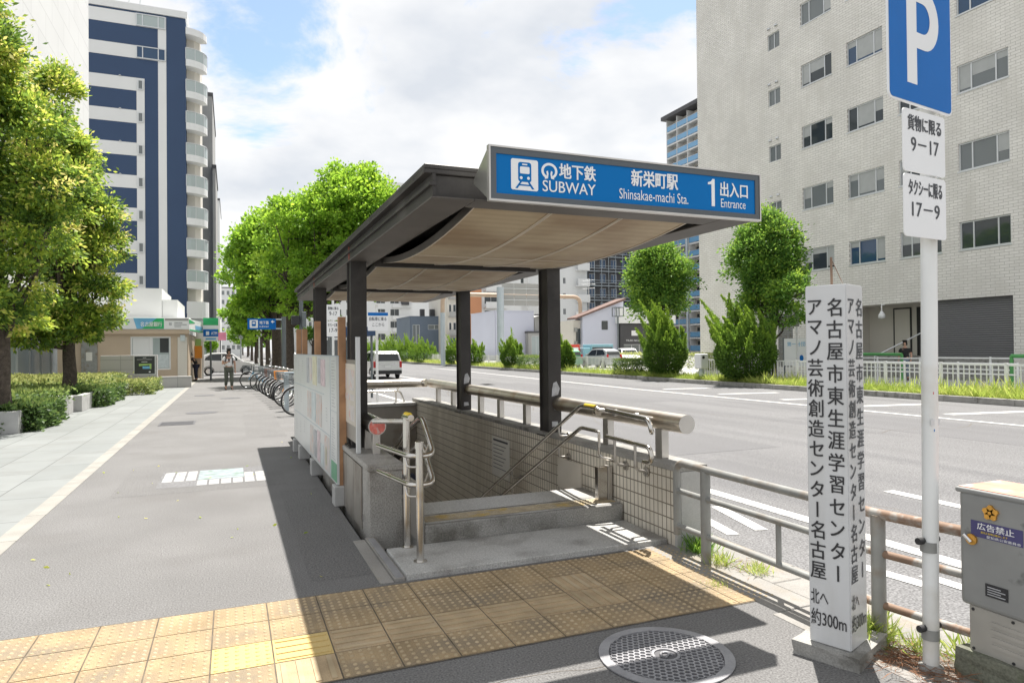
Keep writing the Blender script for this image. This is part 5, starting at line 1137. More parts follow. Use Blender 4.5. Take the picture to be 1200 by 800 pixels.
b = MB(); b.tube([(30.8, 25.1, 3.62), (30.8, 25.1, 3.3)], 0.03, 8); b.lathe([(0.05, 3.3), (0.16, 3.1), (0.16, 2.95), (0.0, 2.9)], (30.8, 25.1, 0), 12); b.tube([(31.0, 25.1, 3.62), (30.8, 25.1, 3.62)], 0.03, 8); b.build('hanging_lamp', 'fence_white', t)
# ================================================================== apartment tower with blue balconies
t = thing('apartment_tower', 'tall white apartment tower with rows of blue glass balconies beyond the brick building', 'apartment building', (95, 112, 0))
MB().box(89.6, 104, 95, 124.2, 0, 50.6).build('wall', 'wall_cream', t); MB().box(87.2, 105, 94, 125.2, 50.8, 51.6).build('roof', 'roof_dark', t)
f = FWX(88.0, 124.2)
fl0 = None
for k in range(18):
    z = 0.6+2.79*k
    s_ = MB().ob(f, 0, 29, z-0.28, z, -1.6, 0.0).build('balcony_slab', 'wall_white', t)
    mb = MB()
    for q in range(8): mb.ob(f, 0.15+3.6*q, 3.45+3.6*q, z+0.12, z+1.15, -0.04, 0.0)
    mb.build('balcony_panel', 'pale_blue_glass', s_); MB().ob(f, 0, 29, z+1.17, z+1.24, -0.06, 0.02).build('balcony_rail', 'alu', s_)
    mb = MB()
    for q in range(8): mb.ob(f, 0.5+3.6*q, 1.5+3.6*q, z+0.05, z+2.1, -1.585, -1.57); mb.ob(f, 1.9+3.6*q, 3.1+3.6*q, z+0.05, z+2.1, -1.585, -1.57)
    mb.build('balcony_windows', 'glass_dark', s_)
mb = MB()
for q in range(9): mb.ob(f, 3.6*q-0.06, 3.6*q+0.06, 0, 50.7, -1.6, 0.03)
mb.build('party_walls', 'wall_white', t); MB().tube([(87.5, 117, 0), (87.5, 117, 33)], 0.28, 10).build('drain_pipe', 'pole_grey', t)
# ================================================================== smaller far buildings
FWY = lambda y, x=0.0, z=0.0: frame((x, y, z), X3)        # a face towards -Y
def block(name, label, x0, x1, y0, y1, h, wall, wins=(), roof='roof_dark', parapet=0.4, gm='glass_dark', cat='building', side=None, ledge=None):
    t = thing(name, label, cat, ((x0+x1)/2, (y0+y1)/2, 0))
    holes = [w_[:4] for w_ in wins]
    f = FWY(y0, x0); mb = MB(); mb.facade(f, 0, x1-x0, 0, h, holes, 0.15)
    mb.box(x0, x1, y0+0.16, y1, 0, h-0.001); mb.build('wall', wall, t)
    for w_ in wins: window(t, f, *w_[:4], 0.12, w_[4] if len(w_) > 4 else (0.5,), (), 'alu', gm, 0.06)
    mb = MB(); mb.box(x0-0.08, x1+0.08, y0-0.08, y1+0.08, h+0.001, h+parapet); mb.build('roof', roof, t)
    return t, f
def grid(us, w_, zs, h): return [(u, z, u+w_, z+h) for z in zs for u in us]
t, f = block('apartment_block', 'long white apartment block with small windows beyond the junipers', 12, 37.5, 150, 166, 24, 'wall_white', grid((3.2, 5.6, 7.1, 9.4, 11.0, 13.5, 14.6), 0.6, (3.6, 6.3, 9.0, 11.7, 14.4, 17.1), 1.3)+grid((17.5, 20.6), 2.0, (3.6, 6.3, 9.0, 11.7, 14.4, 17.1), 1.5))
mb = MB(); 
for z in (5.4, 8.1, 10.8): mb.box(33.0, 37.2, 149.4, 149.99, z, z+0.9)
mb.build('balcony', 'wall_white', t)
for x, y, z in ((35.0, 149.8, 11.4),): MB().box(x, x+1.6, y-1.0, y-0.01, z, z+1.5).build('air_conditioner', 'wall_dark', t)
t, f = block('office_block', 'low blue grey office block with a strip window behind the junipers', 27.2, 34.2, 110, 120, 6.9, 'wall_bluegrey', [(0.4, 2.6, 1.6, 5.6, (0.5,)), (3.0, 4.8, 5.2, 5.6, (0.5,))], 'wall_bluegrey', 0.12, 'glass_grey')
for x in (29.5, 31.2, 33.3): MB().box(x, x+0.7, 112, 112.7, 7.02, 8.3).build('roof_unit', 'wall_dark', t)
t, f = block('narrow_building', 'narrow cream building with stacked small balconies beside the arch', 32.0, 34.4, 105, 116, 17, 'wall_cream', [(0.3, 1.6+2.9*k, 0.75, 2.9+2.9*k, ()) for k in range(5)]+[(1.0, 1.6+2.9*k, 1.5, 2.9+2.9*k, ()) for k in range(5)])
for k in range(4): mb = MB(); mb.box(32.2, 33.8, 104.3, 104.99, 3.7+2.9*k, 3.9+2.9*k); mb.box(32.2, 33.8, 104.25, 104.3, 3.9+2.9*k, 4.6+2.9*k); mb.build('balcony', 'wall_grey', t)
MB().prism([(0, 0), (1.8, 0), (1.8, 0.7), (0, 0.7)], FWY(104.2, 32.2, 2.6), 0, 0.6).build('awning', 'wall_navy', t)
t, f = block('orange_building', 'orange and white apartment building with open balconies behind the canopy post', 34.6, 47.0, 110, 124, 20, 'wall_white', [(5.6, 3.4+2.9*k, 8.0, 5.2+2.9*k) for k in range(5)])
MB().box(34.55, 39.6, 109.75, 109.99, 0, 20.05).build('orange_front', 'wall_orange', t)
for k in range(5): mb = MB(); mb.box(40.0, 44.0, 108.7, 109.99, 2.6+2.9*k, 2.8+2.9*k); mb.box(40.0, 44.0, 108.65, 108.72, 2.8+2.9*k, 3.7+2.9*k); mb.build('balcony', 'wall_white', t)
t, f = block('lavender_house', 'blank pale lavender walled house behind the arch pole', 32.6, 38.2, 85, 95, 6.55, 'wall_lavender', (), 'wall_lavender', 0.1)
t, f = block('shop_building', 'low grey shop with a glazed front right of the lavender house', 36.9, 43, 84, 84.9, 3.6, 'wall_grey', [(0.5, 0.4, 2.6, 3.2, (0.33, 0.66)), (3.2, 0.4, 5.4, 3.2, (0.33, 0.66))], 'roof_dark', 0.25, 'glass_pale')
MB().box(40.2, 41.6, 83.7, 83.95, 2.6, 3.2).build('sign', 'lightblue', t)
MB().prism([(0, 0), (4.0, 0), (4.0, 1.3), (1.4, 2.3), (0, 1.9)], FWY(85.0, 38.3, 3.87), -8, 0.0).build('rear_house', 'wall_grey', t); MB().box(38.25, 39.8, 84.2, 84.99, 6.0, 6.15).build('eaves', 'roof_dark', t)
t, f = block('white_office', 'big plain white office building high behind the road sign', 49, 67, 140, 155, 30, 'wall_white', grid((4.5, 10.0), 1.6, (12.8, 16.0, 19.2, 22.4), 1.6))
t, f = block('stepped_apartments', 'white apartment building with open corner balconies left of the dark building', 59, 65.1, 119, 134, 27, 'wall_white', [(0.8, 5+3*k, 1.4, 6.2+3*k) for k in range(7)])
for k in range(7): mb = MB(); mb.box(62.5, 65.08, 117.8, 118.99, 4.2+3.1*k, 4.4+3.1*k); mb.box(62.5, 65.08, 117.75, 117.82, 4.4+3.1*k, 5.7+3.1*k); mb.build('balcony', 'wall_white', t)
t, f = block('dark_building', 'dark grey building wrapped in scaffolding behind the gabled house', 65.2, 76.5, 120, 134, 27, 'wall_dark', grid((0.9, 3.4, 5.9, 8.4), 1.4, tuple(3.0+2.9*k for k in range(8)), 1.7), 'roof_dark', 0.4, 'glass_blue')
mb = MB()
for k in range(9): z = 2.2+2.9*k; mb.box(65.0, 76.6, 119.0, 119.8, z, z+0.1); [mb.tube([(65.0, 118.95, z+q), (76.6, 118.95, z+q)], 0.04, 5) for q in (0.6, 1.1)]
for k in range(8): x = 65.1+1.64*k; mb.tube([(x, 118.95, 0), (x, 118.95, 27.5)], 0.045, 5)
mb.build('scaffolding', 'pole_grey', t)
block('brown_building', 'reddish brown tower just right of the scaffolded building', 77, 84, 128, 140, 29, 'wall_brown', grid((1.0, 4.0), 1.5, (20, 23.2, 26.4), 1.7))
# gabled house
t = thing('gabled_house', 'white house with a sloping brown tiled roof behind the parked cars', 'house', (33.4, 60, 0))
f = FWY(58.0, 31.2); hole = (2.1, 3.3, 2.75, 4.15)
mb = MB(); mb.prism([(0, 0), (4.55, 0), (4.55, 6.15), (0, 4.55)], f, -1.6, -0.02); mb.build('wall', 'wall_lavender', t)
MB().ob(f, 2.1, 2.75, 3.3, 4.15, -0.019, 0.03).build('window', 'glass_dark', t)
mb = MB(); mb.prism([(-0.8, 4.28), (-0.8, 4.45), (4.7, 6.42), (4.7, 6.2)], f, -1.7, 0.25); mb.build('roof', 'roof_tile', t)
mb = MB(); mb.box(30.4, 31.19, 58.4, 66, 0, 4.2); mb.build('side_wing', 'wall_cream', t)
MB().box(30.7, 31.1, 58.3, 58.39, 1.9, 3.4).build('wing_window', 'glass_dark', t)
for z in (0.6, 1.9): MB().box(30.45, 30.65, 58.05, 58.39, z+1.2, z+1.6).build('meter_box', 'rail_grey', t)
an = MB(); an.tube([(33.0, 60, 5.0), (33.0, 60, 8.4)], 0.03, 6)
for z in (7.4, 7.8, 8.2): an.tube([(32.3, 60, z), (33.8, 60.2, z+0.15)], 0.02, 5)
for q in range(6): an.tube([(32.5+0.22*q, 59.6, 7.85), (32.5+0.22*q, 60.6, 7.95)], 0.015, 4)
an.build('antenna', 'alu', t)
# shop
t = thing('dark_shop', 'dark fronted shop with white lettering and a pale upper band beside the gabled house', 'shop', (37, 58, 0))
f = FWY(57.6, 35.1); MB().facade(f, 0, 6, 0, 3.85, [(0.4, 0, 2.9, 1.85)], 0.3).build('front', 'wall_dark', t)
MB().box(35.1, 41.1, 58.0, 66, 0, 3.9).build('body', 'wall_dark', t); MB().box(34.8, 41.4, 57.3, 66.2, 3.905, 5.45).build('upper_band', 'wall_white', t)
window(t, f, 0.4, 0, 2.9, 1.85, 0.2, (0.4, 0.75), (), 'alu', 'glass_grey', 0.06)
mb = MB(); mb.text('TSUKI NAGOYA', f, 0.65, 2.15, 2.2, 0.16, 0.004, 0.01); mb.build('lettering', 'letter_white', t); MB().ob(f, 1.3, 2.1, 2.7, 3.2, 0.0, 0.02).build('shop_sign', 'sign_white', t)
# street lamp of the car park
t = thing('square_lamp', 'dark post with a square lantern by the parked cars', 'street lamp', (33.0, 54.5, 0)); MB().tube([(33, 54.5, 0), (33, 54.5, 4.4)], 0.07, 8).build('post', 'pole_dark', t)
mb = MB()
for z in (4.4, 5.2): mb.box(32.6, 33.4, 54.1, 54.9, z, z+0.06)
for a in (32.6, 33.34):
    for b_ in (54.1, 54.84): mb.box(a, a+0.06, b_, b_+0.06, 4.46, 5.2)
mb.build('lantern', 'pole_dark', t)
# far tower with a green sign
t, f = block('far_tower', 'distant pale tower top with a green rooftop sign above the trees', 56, 78, 260, 275, 64.5, 'wall_white', (), 'wall_white', 1.4)
mb = MB(); f = FWY(259.9, 57.5); mb.text('つボイ', f, 1.5, 57.0, 11, 6.0, 0.03, 0.05); mb.build('lettering', 'teal_sign', t)
mb = MB(); mb.tube([(57.5, 265, 65.9), (57.5, 265, 71)], 0.12, 5); mb.tube([(59.2, 265, 65.9), (59.2, 265, 69)], 0.1, 5); mb.build('antenna', 'alu', t)
# ================================================================== arch gantry and road sign seen from behind
t = thing('arch_gantry', 'round topped pipe gantry spanning the far carriageway, tan above and blue grey below', 'gantry', (25.5, 62, 0))
for x in (18.45, 33.1): MB().tube([(x, 62, 0), (x, 62, 5.0)], 0.22, 14).build('leg', 'pole_grey', t)
MB().tube(fillet([(18.45, 62, 5.0), (18.45, 62, 6.75), (33.1, 62, 6.75), (33.1, 62, 5.0)], 1.6, 10), 0.2, 14).build('arch', 'pipe_tan', t)
t = thing('direction_sign', 'big grey road sign seen from behind on a tall blue grey post', 'road sign', (23.7, 60.5, 0))
MB().tube([(23.72, 60.5, 0), (23.72, 60.5, 7.4)], 0.34, 16).build('post', 'pole_grey', t)
mb = MB()
for k in range(3):
    for j in range(2): mb.box(24.05+1.3*k, 25.3+1.3*k, 60.9, 60.95, 5.7+1.1*j, 6.75+1.1*j)
mb.build('panel', 'wall_grey', t)
mb = MB(); [mb.box(24.05, 27.9, 60.82, 60.9, z, z+0.07) for z in (6.2, 7.3)]; mb.box(23.72, 24.05, 60.8, 60.9, 6.2, 6.27); mb.build('stiffener', 'alu', t)

# ================================================================== left: navy striped tower, white building, bank
t = thing('striped_tower', 'tall navy and white striped apartment tower with curved corner balconies', 'apartment building', (-7, 70, 0))
MB().box(-10.6, -3.35, 62.03, 80, 0, 29.0).build('wall', 'wall_navy', t); MB().box(-10.7, -3.2, 61.9, 80, 29.005, 29.55).build('parapet', 'wall_white', t)
f = FWY(62.0, 0); mb = MB()
zs = [28.85-2.62*k for k in range(10)]
for k, z in enumerate(zs):
    if k < 2: mb.ob(f, -10.6, -5.39, z-1.04, z, -0.03, 0.0)
    else: mb.ob(f, -10.6, -6.94, z-1.04, z, -0.03, 0.0)
mb.ob(f, -5.385, -4.78, 2, 28.85, -0.03, 0.0); mb.ob(f, -6.935, -6.36, 2, 23.61, -0.03, 0.0); mb.build('white_bands', 'wall_white', t)
for k in (0, 1): window(t, f, -6.95, zs[k]-1.02, -4.82, zs[k]-0.02, -0.05, (0.22, 0.75), (), 'alu', 'glass_pale' if k == 0 else 'glass_blue', 0.07)
for k in range(2, 9): window(t, f, -6.85, zs[k]-0.95, -6.45, zs[k]-0.15, -0.05, (), (), 'alu', 'glass_grey', 0.07)
mb = MB()
for k in range(2, 8): mb.lathe([(0, 0.1), (0.09, 0.05), (0.09, 0)], (-8.1, 61.98, zs[k]+0.0), 8)
mb.build('vent_hoods', 'alu', t)
mb = MB(); mb.tube([(-7.5, 62.5, 29.5), (-7.5, 62.5, 31.5)], 0.05, 5); mb.tube([(-6.7, 62.5, 29.5), (-6.7, 62.5, 31)], 0.05, 5); mb.build('antenna', 'alu', t)
def arc(r, a0, a1, c, n=8): return [(c[0]+r*math.cos(R(a0+(a1-a0)*k/n)), c[1]+r*math.sin(R(a0+(a1-a0)*k/n))) for k in range(n+1)]
cc = (-4.6, 65.4)
MB().prism([(-3.34, 63.0), (-2.75, 63.15), (-2.35, 63.6), (-2.3, 67), (-3.34, 67)], (Vector((0, 0, 0)), X3, Y3, Z3), 0, 28.2).build('corner_core', 'wall_cream', t)
oa = [(-3.34, 61.93), (-3.0, 61.98), (-2.65, 62.1), (-2.3, 62.32), (-2.02, 62.62), (-1.85, 63.0), (-1.78, 63.5)]
for k in range(10):
    z = 28.3-2.62*k
    MB().prism(oa+[(-2.9, 63.9), (-3.34, 63.6)], (Vector((0, 0, 0)), X3, Y3, Z3), z-0.55, z).build('balcony_slab', 'wall_white', t)
    if k:
        mb = MB()
        for (a, b_) in zip(oa, oa[1:]): mb.quad((a[0], a[1], z), (b_[0], b_[1], z), (b_[0], b_[1], z+0.9), (a[0], a[1], z+0.9))
        bl = mb.build('balcony_glass', 'glass_pale', t)
        mb = MB(); mb.tube([(p[0], p[1], z+0.93) for p in oa], 0.04, 5); [mb.tube([(p[0], p[1], z), (p[0], p[1], z+0.93)], 0.03, 5) for p in oa[::2]]; mb.build('balcony_rail', 'alu', bl)
        MB().box(-2.95, -2.45, 62.9, 63.3, z, z+0.7).build('air_conditioner', 'wall_white', bl) if k in (9,) else None
MB().prism([(x+0.05*(i_ > 0), y-0.04) for i_, (x, y) in enumerate(oa)]+[(-2.2, 66), (-3.34, 66)], (Vector((0, 0, 0)), X3, Y3, Z3), 4.3, 5.7).build('corner_band', 'wall_white', t)
MB().prism(oa+[(-2.2, 66), (-3.34, 66)], (Vector((0, 0, 0)), X3, Y3, Z3), 0, 4.29).build('corner_shop_glass', 'glass_pale', t)
MB().box(-7.0, -4.6, 61.4, 61.89, 0, 5.9).build('low_wing', 'wall_white', t)
block('grey_tower', 'slim grey tower behind the striped tower', -3.0, -1.75, 80, 95, 29, 'wall_grey', ())
block('grey_tower', 'lower slim grey block beside the slim grey tower', -1.74, -1.45, 79, 90, 21, 'wall_grey', ())
block('white_tower', 'distant plain white tower down the street', -3.6, -1.9, 140, 160, 30, 'wall_white', ())
t, f = block('distant_apartments', 'distant pale apartment block down the street above the far trees', -3.2, 3.0, 220, 240, 20.3, 'wall_white', grid((0.6, 2.0, 3.4, 4.8), 0.8, tuple(2+2.7*k for k in range(7)), 1.3), 'roof_dark', 0.3, 'glass_grey')
block('distant_building', 'low beige building at the end of the street', -20, -4, 120, 135, 10, 'wall_beige', grid((1, 5, 9, 13), 2, (2, 6), 1.8))
# white tiled building on the far left
t = thing('white_building', 'tall white tiled building behind the left trees with a glazed ground floor', 'building', (-12, 36, 0))
MB().box(-18, -7.6, 24, 46, 4.2, 26).build('wall', 'wall_white_tile', t); MB().box(-18, -8.3, 24.2, 45.0, 3.3, 4.19).build('soffit_band', 'wall_grey', t)
MB().box(-8.4, -7.62, 44.9, 46, 0, 4.19).build('corner_pier', 'wall_white', t); MB().box(-18, -8.9, 24.5, 45.8, 0, 3.29).build('ground_floor', 'wall_grey', t)
for k in range(9): window(t, frame((-8.88, 26+2.1*k, 0), Y3), 0, 0.25, 2.08, 3.1, -0.03, (), (), 'alu', 'glass_pale', 0.03)
f = FWY(44.88, 0)
# bank
t = thing('bank', 'single storey brown bank with a green and blue sign band and a big window', 'bank', (-4.5, 40, 0))
f = FWY(37.0, 0)
wn = (-4.45, 0.72, -2.72, 2.33)
MB().facade(f, -7.4, -1.95, 0, 2.45, [wn], 0.2).build('wall', 'wall_beige', t)
MB().box(-7.4, -1.97, 37.22, 44, 0, 2.44).build('body', 'wall_beige', t)
window(t, f, *wn, 0.1, (0.5,), (), 'fence_white', 'glass_pale', 0.07)
MB().ob(f, -4.36, -3.5, 0.8, 2.25, -0.108, -0.088).build('blind', 'wall_white', t); MB().ob(f, -3.2, -2.82, 1.55, 2.25, -0.108, -0.085).build('poster', 'screen_dark', t); MB().ob(f, -3.5, -2.82, 0.82, 1.45, -0.108, -0.085).build('poster', 'poster_aqua', t)
MB().box(-7.4, -1.9, 36.85, 36.999, 2.45, 2.66).build('lintel', 'wall_beige', t); MB().box(-7.4, -1.9, 37.0, 44, 2.452, 3.25).build('fascia', 'wall_white', t)
MB().box(-6.3, -3.2, 38.2, 44, 3.255, 4.75).build('upper_storey', 'wall_white', t); MB().box(-3.19, -2.5, 38.3, 44, 3.255, 4.2).build('upper_storey', 'wall_white', t)
f = FWY(36.84, 0); s_ = MB().ob(f, -7.3, -1.92, 2.68, 3.22, -0.15, 0.0).build('sign_band', 'sign_white', t)
sb = MB(); sb.prism([(-4.15, 2.70), (-3.0, 2.70), (-3.0, 3.2), (-4.3, 3.2)], f, 0.001, 0.012); sb.build('sign_panel', 'green_sign', s_)
sb = MB(); sb.prism([(-4.16, 2.70), (-3.95, 2.70), (-3.3, 3.2), (-4.3, 3.2)], f, 0.012, 0.016); sb.build('sign_panel', 'lightblue', s_)
sb = MB(); sb.text('名古屋銀行', f, -4.0, 2.80, 0.92, 0.23, 0.012, 0.02); sb.build('lettering', 'letter_white', s_)
sb = MB(); sb.ob(f, -2.95, -1.93, 3.09, 3.2, 0.001, 0.012); sb.build('sign_strip', 'wall_grey', s_)
sb = MB()
for q, (a, b_) in enumerate(((-2.55, -2.2), (-2.55, -2.0), (-2.55, -2.25))): sb.ob(f, a, b_, 2.96-0.09*q, 3.01-0.09*q, 0.001, 0.01)
sb.ob(f, -2.78, -2.66, 2.86, 3.0, 0.001, 0.01); sb.build('small_lettering', 'poster_grey', s_)
sb = MB(); [sb.prism([(-4.62+x*0.12, 2.86+y*0.12) for x, y in P], f, 0.001, 0.012) for P in (((0, 0), (0.5, 0.9), (1, 0.3)), ((0.7, 1.2), (1.2, 0.9), (1.5, 1.7)), ((0, 1.1), (0.5, 1.0), (0.3, 1.7)))]; sb.build('bank_emblem', 'green_sign', s_)
# side sign canopy around the corner
fs = frame((-1.90, 36.86, 0), (0.10, 1, 0)); s2 = MB().ob(fs, 0, 5.0, 2.6, 3.18, -0.2, 0.0).build('side_sign', 'sign_white', t)
MB().prism([(0.0, 2.95), (1.8, 3.05), (0.0, 3.17)], fs, 0.001, 0.01).ob(fs, 0.1, 4.8, 2.62, 2.68, 0.001, 0.012).build('side_stripe', 'green_sign', s2); MB().ob(fs, 1.9, 4.4, 2.72, 2.92, 0.001, 0.01).build('side_panel', 'lightblue', s2)
MB().box(-2.42, -2.0, 36.95, 36.998, 0.02, 2.3).build('door', 'wall_cream', t); MB().box(-2.3, -2.08, 36.9, 36.94, 2.1, 2.4).build('hanging_sign', 'poster_aqua', t)
# wall with the map board in front of the bank
t = thing('low_stone_wall', 'grey stone wall stepping down in front of the bank', 'wall', (-3.4, 33.6, 0))
MB().box(-5.15, -3.0, 33.5, 33.8, 0, 1.45, 0.01).build('high_part', 'wall_stone', t); MB().box(-2.995, -1.66, 33.5, 33.8, 0, 0.50, 0.01).build('low_part', 'wall_stone', t)
t = thing('map_board', 'dark area map board with a green map mounted on the stone wall', 'map board', (-3.48, 33.46, 0.6))
f = FWY(33.49, 0); MB().ob(f, -3.91, -3.05, 0.6, 1.42, -0.005, 0.03).build('frame', 'alu', t); MB().ob(f, -3.87, -3.09, 0.64, 1.40, 0.031, 0.036).build('panel', 'screen_dark', t)
MB().prism([(-3.70, 0.98), (-3.3, 1.02), (-3.28, 0.85), (-3.22, 0.85), (-3.22, 1.08), (-3.70, 1.08)], f, 0.037, 0.039).build('map', 'map_green', t); MB().ob(f, -3.56, -3.27, 0.86, 0.97, 0.0365, 0.0385).build('map', 'lightblue', t)
mb = MB(); mb.ob(f, -3.55, -3.42, 1.33, 1.345, 0.0365, 0.039); mb.ob(f, -3.78, -3.2, 1.26, 1.27, 0.0365, 0.039); mb.ob(f, -3.6, -3.38, 1.15, 1.17, 0.0365, 0.039); mb.ob(f, -3.32, -3.25, 0.70, 0.75, 0.0365, 0.039); mb.build('print', 'letter_white', t)
t = thing('service_door', 'grey metal door in the recess between the white building and the stone wall', 'door', (-6.0, 38, 0))
MB().box(-6.45, -5.8, 37.0-0.08, 36.99, 0.0, 2.3).build('leaf', 'rail_grey', t); MB().box(-6.25, -6.0, 36.89, 36.915, 1.2, 1.6).build('notice', 'paper', t)
# convenience store sign around the corner
t = thing('store_sign', 'green white and blue striped store sign with ATM panel on a pole by the bank', 'shop sign', (-1.05, 41, 0))
f = FWY(41.0, 0); 
for z0, z1, m_ in ((3.02, 3.42, 'green_sign'), (2.81, 3.015, 'sign_white'), (2.78, 2.805, 'lightblue'), (2.40, 2.775, 'p_blue'), (2.15, 2.395, 'sign_white')): MB().ob(f, -1.42, -0.66, z0, z1, -0.15, 0.0).build('panel', m_, t)
mb = MB(); mb.text('ATM', f, -1.02, 2.5, 0.3, 0.16, 0.01, 0.004); mb.ob(f, -1.28, -1.12, 2.48, 2.68, 0.001, 0.004); mb.build('lettering', 'letter_white', t)
mb = MB(); mb.ob(f, -1.3, -0.78, 2.22, 2.32, 0.001, 0.004); mb.build('lettering', 'lightblue', t)
MB().tube([(-1.05, 41.1, 0), (-1.05, 41.1, 2.2)], 0.05, 8).build('pole', 'pole_dark', t)
t = thing('flag_banner', 'orange and green advertising banner outside the bank corner', 'banner', (-1.75, 43, 0)); MB().box(-1.95, -1.55, 43, 43.03, 1.2, 1.9).build('cloth', 'orange', t); MB().box(-1.9, -1.6, 42.9, 42.93, 1.9, 2.3).build('top', 'map_green', t); MB().tube([(-1.97, 43, 0), (-1.97, 43, 2.4)], 0.02, 6).build('pole', 'alu', t)
t = thing('corner_shop', 'low white shop with an open front beyond the bank corner', 'shop', (-2.0, 47, 0)); MB().box(-4, -1.5, 44.05, 46.0, 2.2, 3.3).build('fascia', 'wall_white', t); MB().box(-4, -1.65, 44.5, 46.0, 0, 2.19).build('front', 'wall_beige', t); MB().box(-1.62, -1.5, 44.1, 44.3, 0, 2.19).build('pillar', 'wall_white', t)
t = thing('pink_sign', 'round pink street sign above the white car', 'sign', (-0.7, 56, 0)); MB().tube([(-0.75, 56, 0), (-0.75, 56, 2.6)], 0.04, 8).build('pole', 'pole_dark', t); MB().box(-0.95, -0.35, 55.9, 55.95, 2.4, 3.0).build('board', 'pink', t); MB().box(-1.35, -1.0, 55.9, 56.1, 2.7, 3.6).build('signal_box', 'dark_trim', t)
# ================================================================== planters and trees on the left
def planter(y0, x0, label):
    """A saw-tooth planter: a short wall facing the viewer and a long one along the plaza."""
    t = thing('planter', label, 'planter', (x0, y0, 0))
    MB().box(-9.5, x0, y0, y0+0.16, 0, 0.44, 0.008).build('front_wall', 'concrete_pale', t)
    return t
for y0, x0, y1, lab in ((16.3, -3.92, 21.4, 'nearest white concrete planter of the plaza, at the left edge'), (21.5, -3.74, 28.6, 'second white concrete planter, behind the nearest dark hedge'), (28.8, -3.55, 33.0, 'farthest white concrete planter, below the pale ground cover by the stone wall')):
    t = planter(y0, x0, lab)
    MB().box(x0-0.16, x0, y0+0.162, y1, 0, 0.44, 0.008).build('side_wall', 'concrete_pale', t)
    MB().box(-9.5, x0-0.162, y0+0.162, y1, 0, 0.36).build('soil', 'soil', t)
hedge('hedge', 'dark feathery hedge spilling over the nearest planter onto the plaza', -4.7, -3.68, 16.7, 19.3, 0.0, 0.50, 16000, 21, 'leaf_hedge', 0.085, 'hedge', 0.36, 1.0)
hedge('hedge', 'dark round hedge spilling over the second planter', -4.3, -3.45, 23.2, 26.2, 0.0, 0.46, 9000, 22, 'leaf_hedge', 0.085, 'hedge', 0.36, 1.0)
hedge('hedge', 'pale low ground cover over the farthest planter', -4.6, -2.95, 28.9, 32.2, 0.03, 0.40, 11000, 23, 'leaf_cover', 0.09, 'ground cover', 0.46, 1.2)
hedge('hedge', 'pale yellowish shrubs behind the second planter wall', -8.5, -4.5, 25.6, 33.0, 0.34, 0.32, 15000, 24, 'leaf_cover', 0.11, 'shrubs', 0.5, 1.4)
hedge('hedge', 'bright green shrubs between the two left trunks', -8.8, -4.75, 17.2, 24.6, 0.34, 0.24, 15000, 25, 'leaf_hedge', 0.11, 'shrubs', 0.6, 1.6)
rg2 = np.random.default_rng(77)
def zel(c, rx, ry, rz, k, extra=()): return lobes(rg2, c, rx, ry, rz, k, 0.42)+list(extra)
tree('street_tree', 'nearest left tree with yellow tipped leaves rising out of the top of the picture', 'tree', (-4.42, 17.2, 0.36),
     zel((-5.75, 17.3, 6.4), 1.6, 1.9, 3.6, 22)+[(-3.8, 17.2, 4.0, 0.75, 0.9, 0.75), (-3.5, 17.0, 4.9, 0.65, 0.8, 0.8), (-5.5, 16.8, 3.3, 1.1, 1.1, 0.8), (-3.95, 17.1, 6.1, 0.7, 0.8, 0.9), (-4.2, 17.0, 3.0, 0.7, 0.8, 0.6), (-6.3, 17.4, 9.6, 1.2, 1.2, 0.9), (-5.3, 17.2, 9.0, 0.7, 0.8, 0.8), (-4.9, 17.1, 7.6, 0.75, 0.8, 0.8), (-4.7, 16.6, 2.45, 0.8, 0.8, 0.5), (-5.9, 16.8, 2.4, 0.9, 0.9, 0.5), (-4.3, 17.3, 2.3, 0.6, 0.7, 0.4)], 150000, 0.115, 'leaf_zelkova', 0.17, 1.5, 'trees of the left plaza', 51, 0.34, 90, 0.50, 0.27, 0.28, 0.45, 0.45, droop=0.4)
tree('street_tree', 'second left tree with yellow tipped leaves in front of the striped tower', 'tree', (-4.62, 24.6, 0.36),
     zel((-5.0, 24.6, 6.0), 1.2, 1.6, 3.2, 18)+[(-3.75, 24.4, 3.6, 0.7, 0.9, 0.6), (-3.65, 24.3, 4.7, 0.6, 0.85, 0.7), (-3.8, 24.4, 5.8, 0.6, 0.85, 0.7), (-5.3, 24.2, 2.7, 1.1, 1.1, 0.6), (-3.7, 24.3, 2.6, 0.7, 0.8, 0.5), (-4.6, 24.2, 2.5, 0.9, 0.9, 0.5), (-4.9, 24.3, 9.2, 0.7, 0.8, 1.0), (-4.5, 24.4, 7.4, 0.7, 0.85, 0.9), (-4.2, 24.0, 2.2, 0.6, 0.6, 0.4), (-5.6, 24.0, 2.0, 0.7, 0.7, 0.4)], 130000, 0.125, 'leaf_zelkova', 0.19, 1.6, 'trees of the left plaza', 52, 0.34, 90, 0.52, 0.27, 0.28, 0.45, 0.45, droop=0.4)
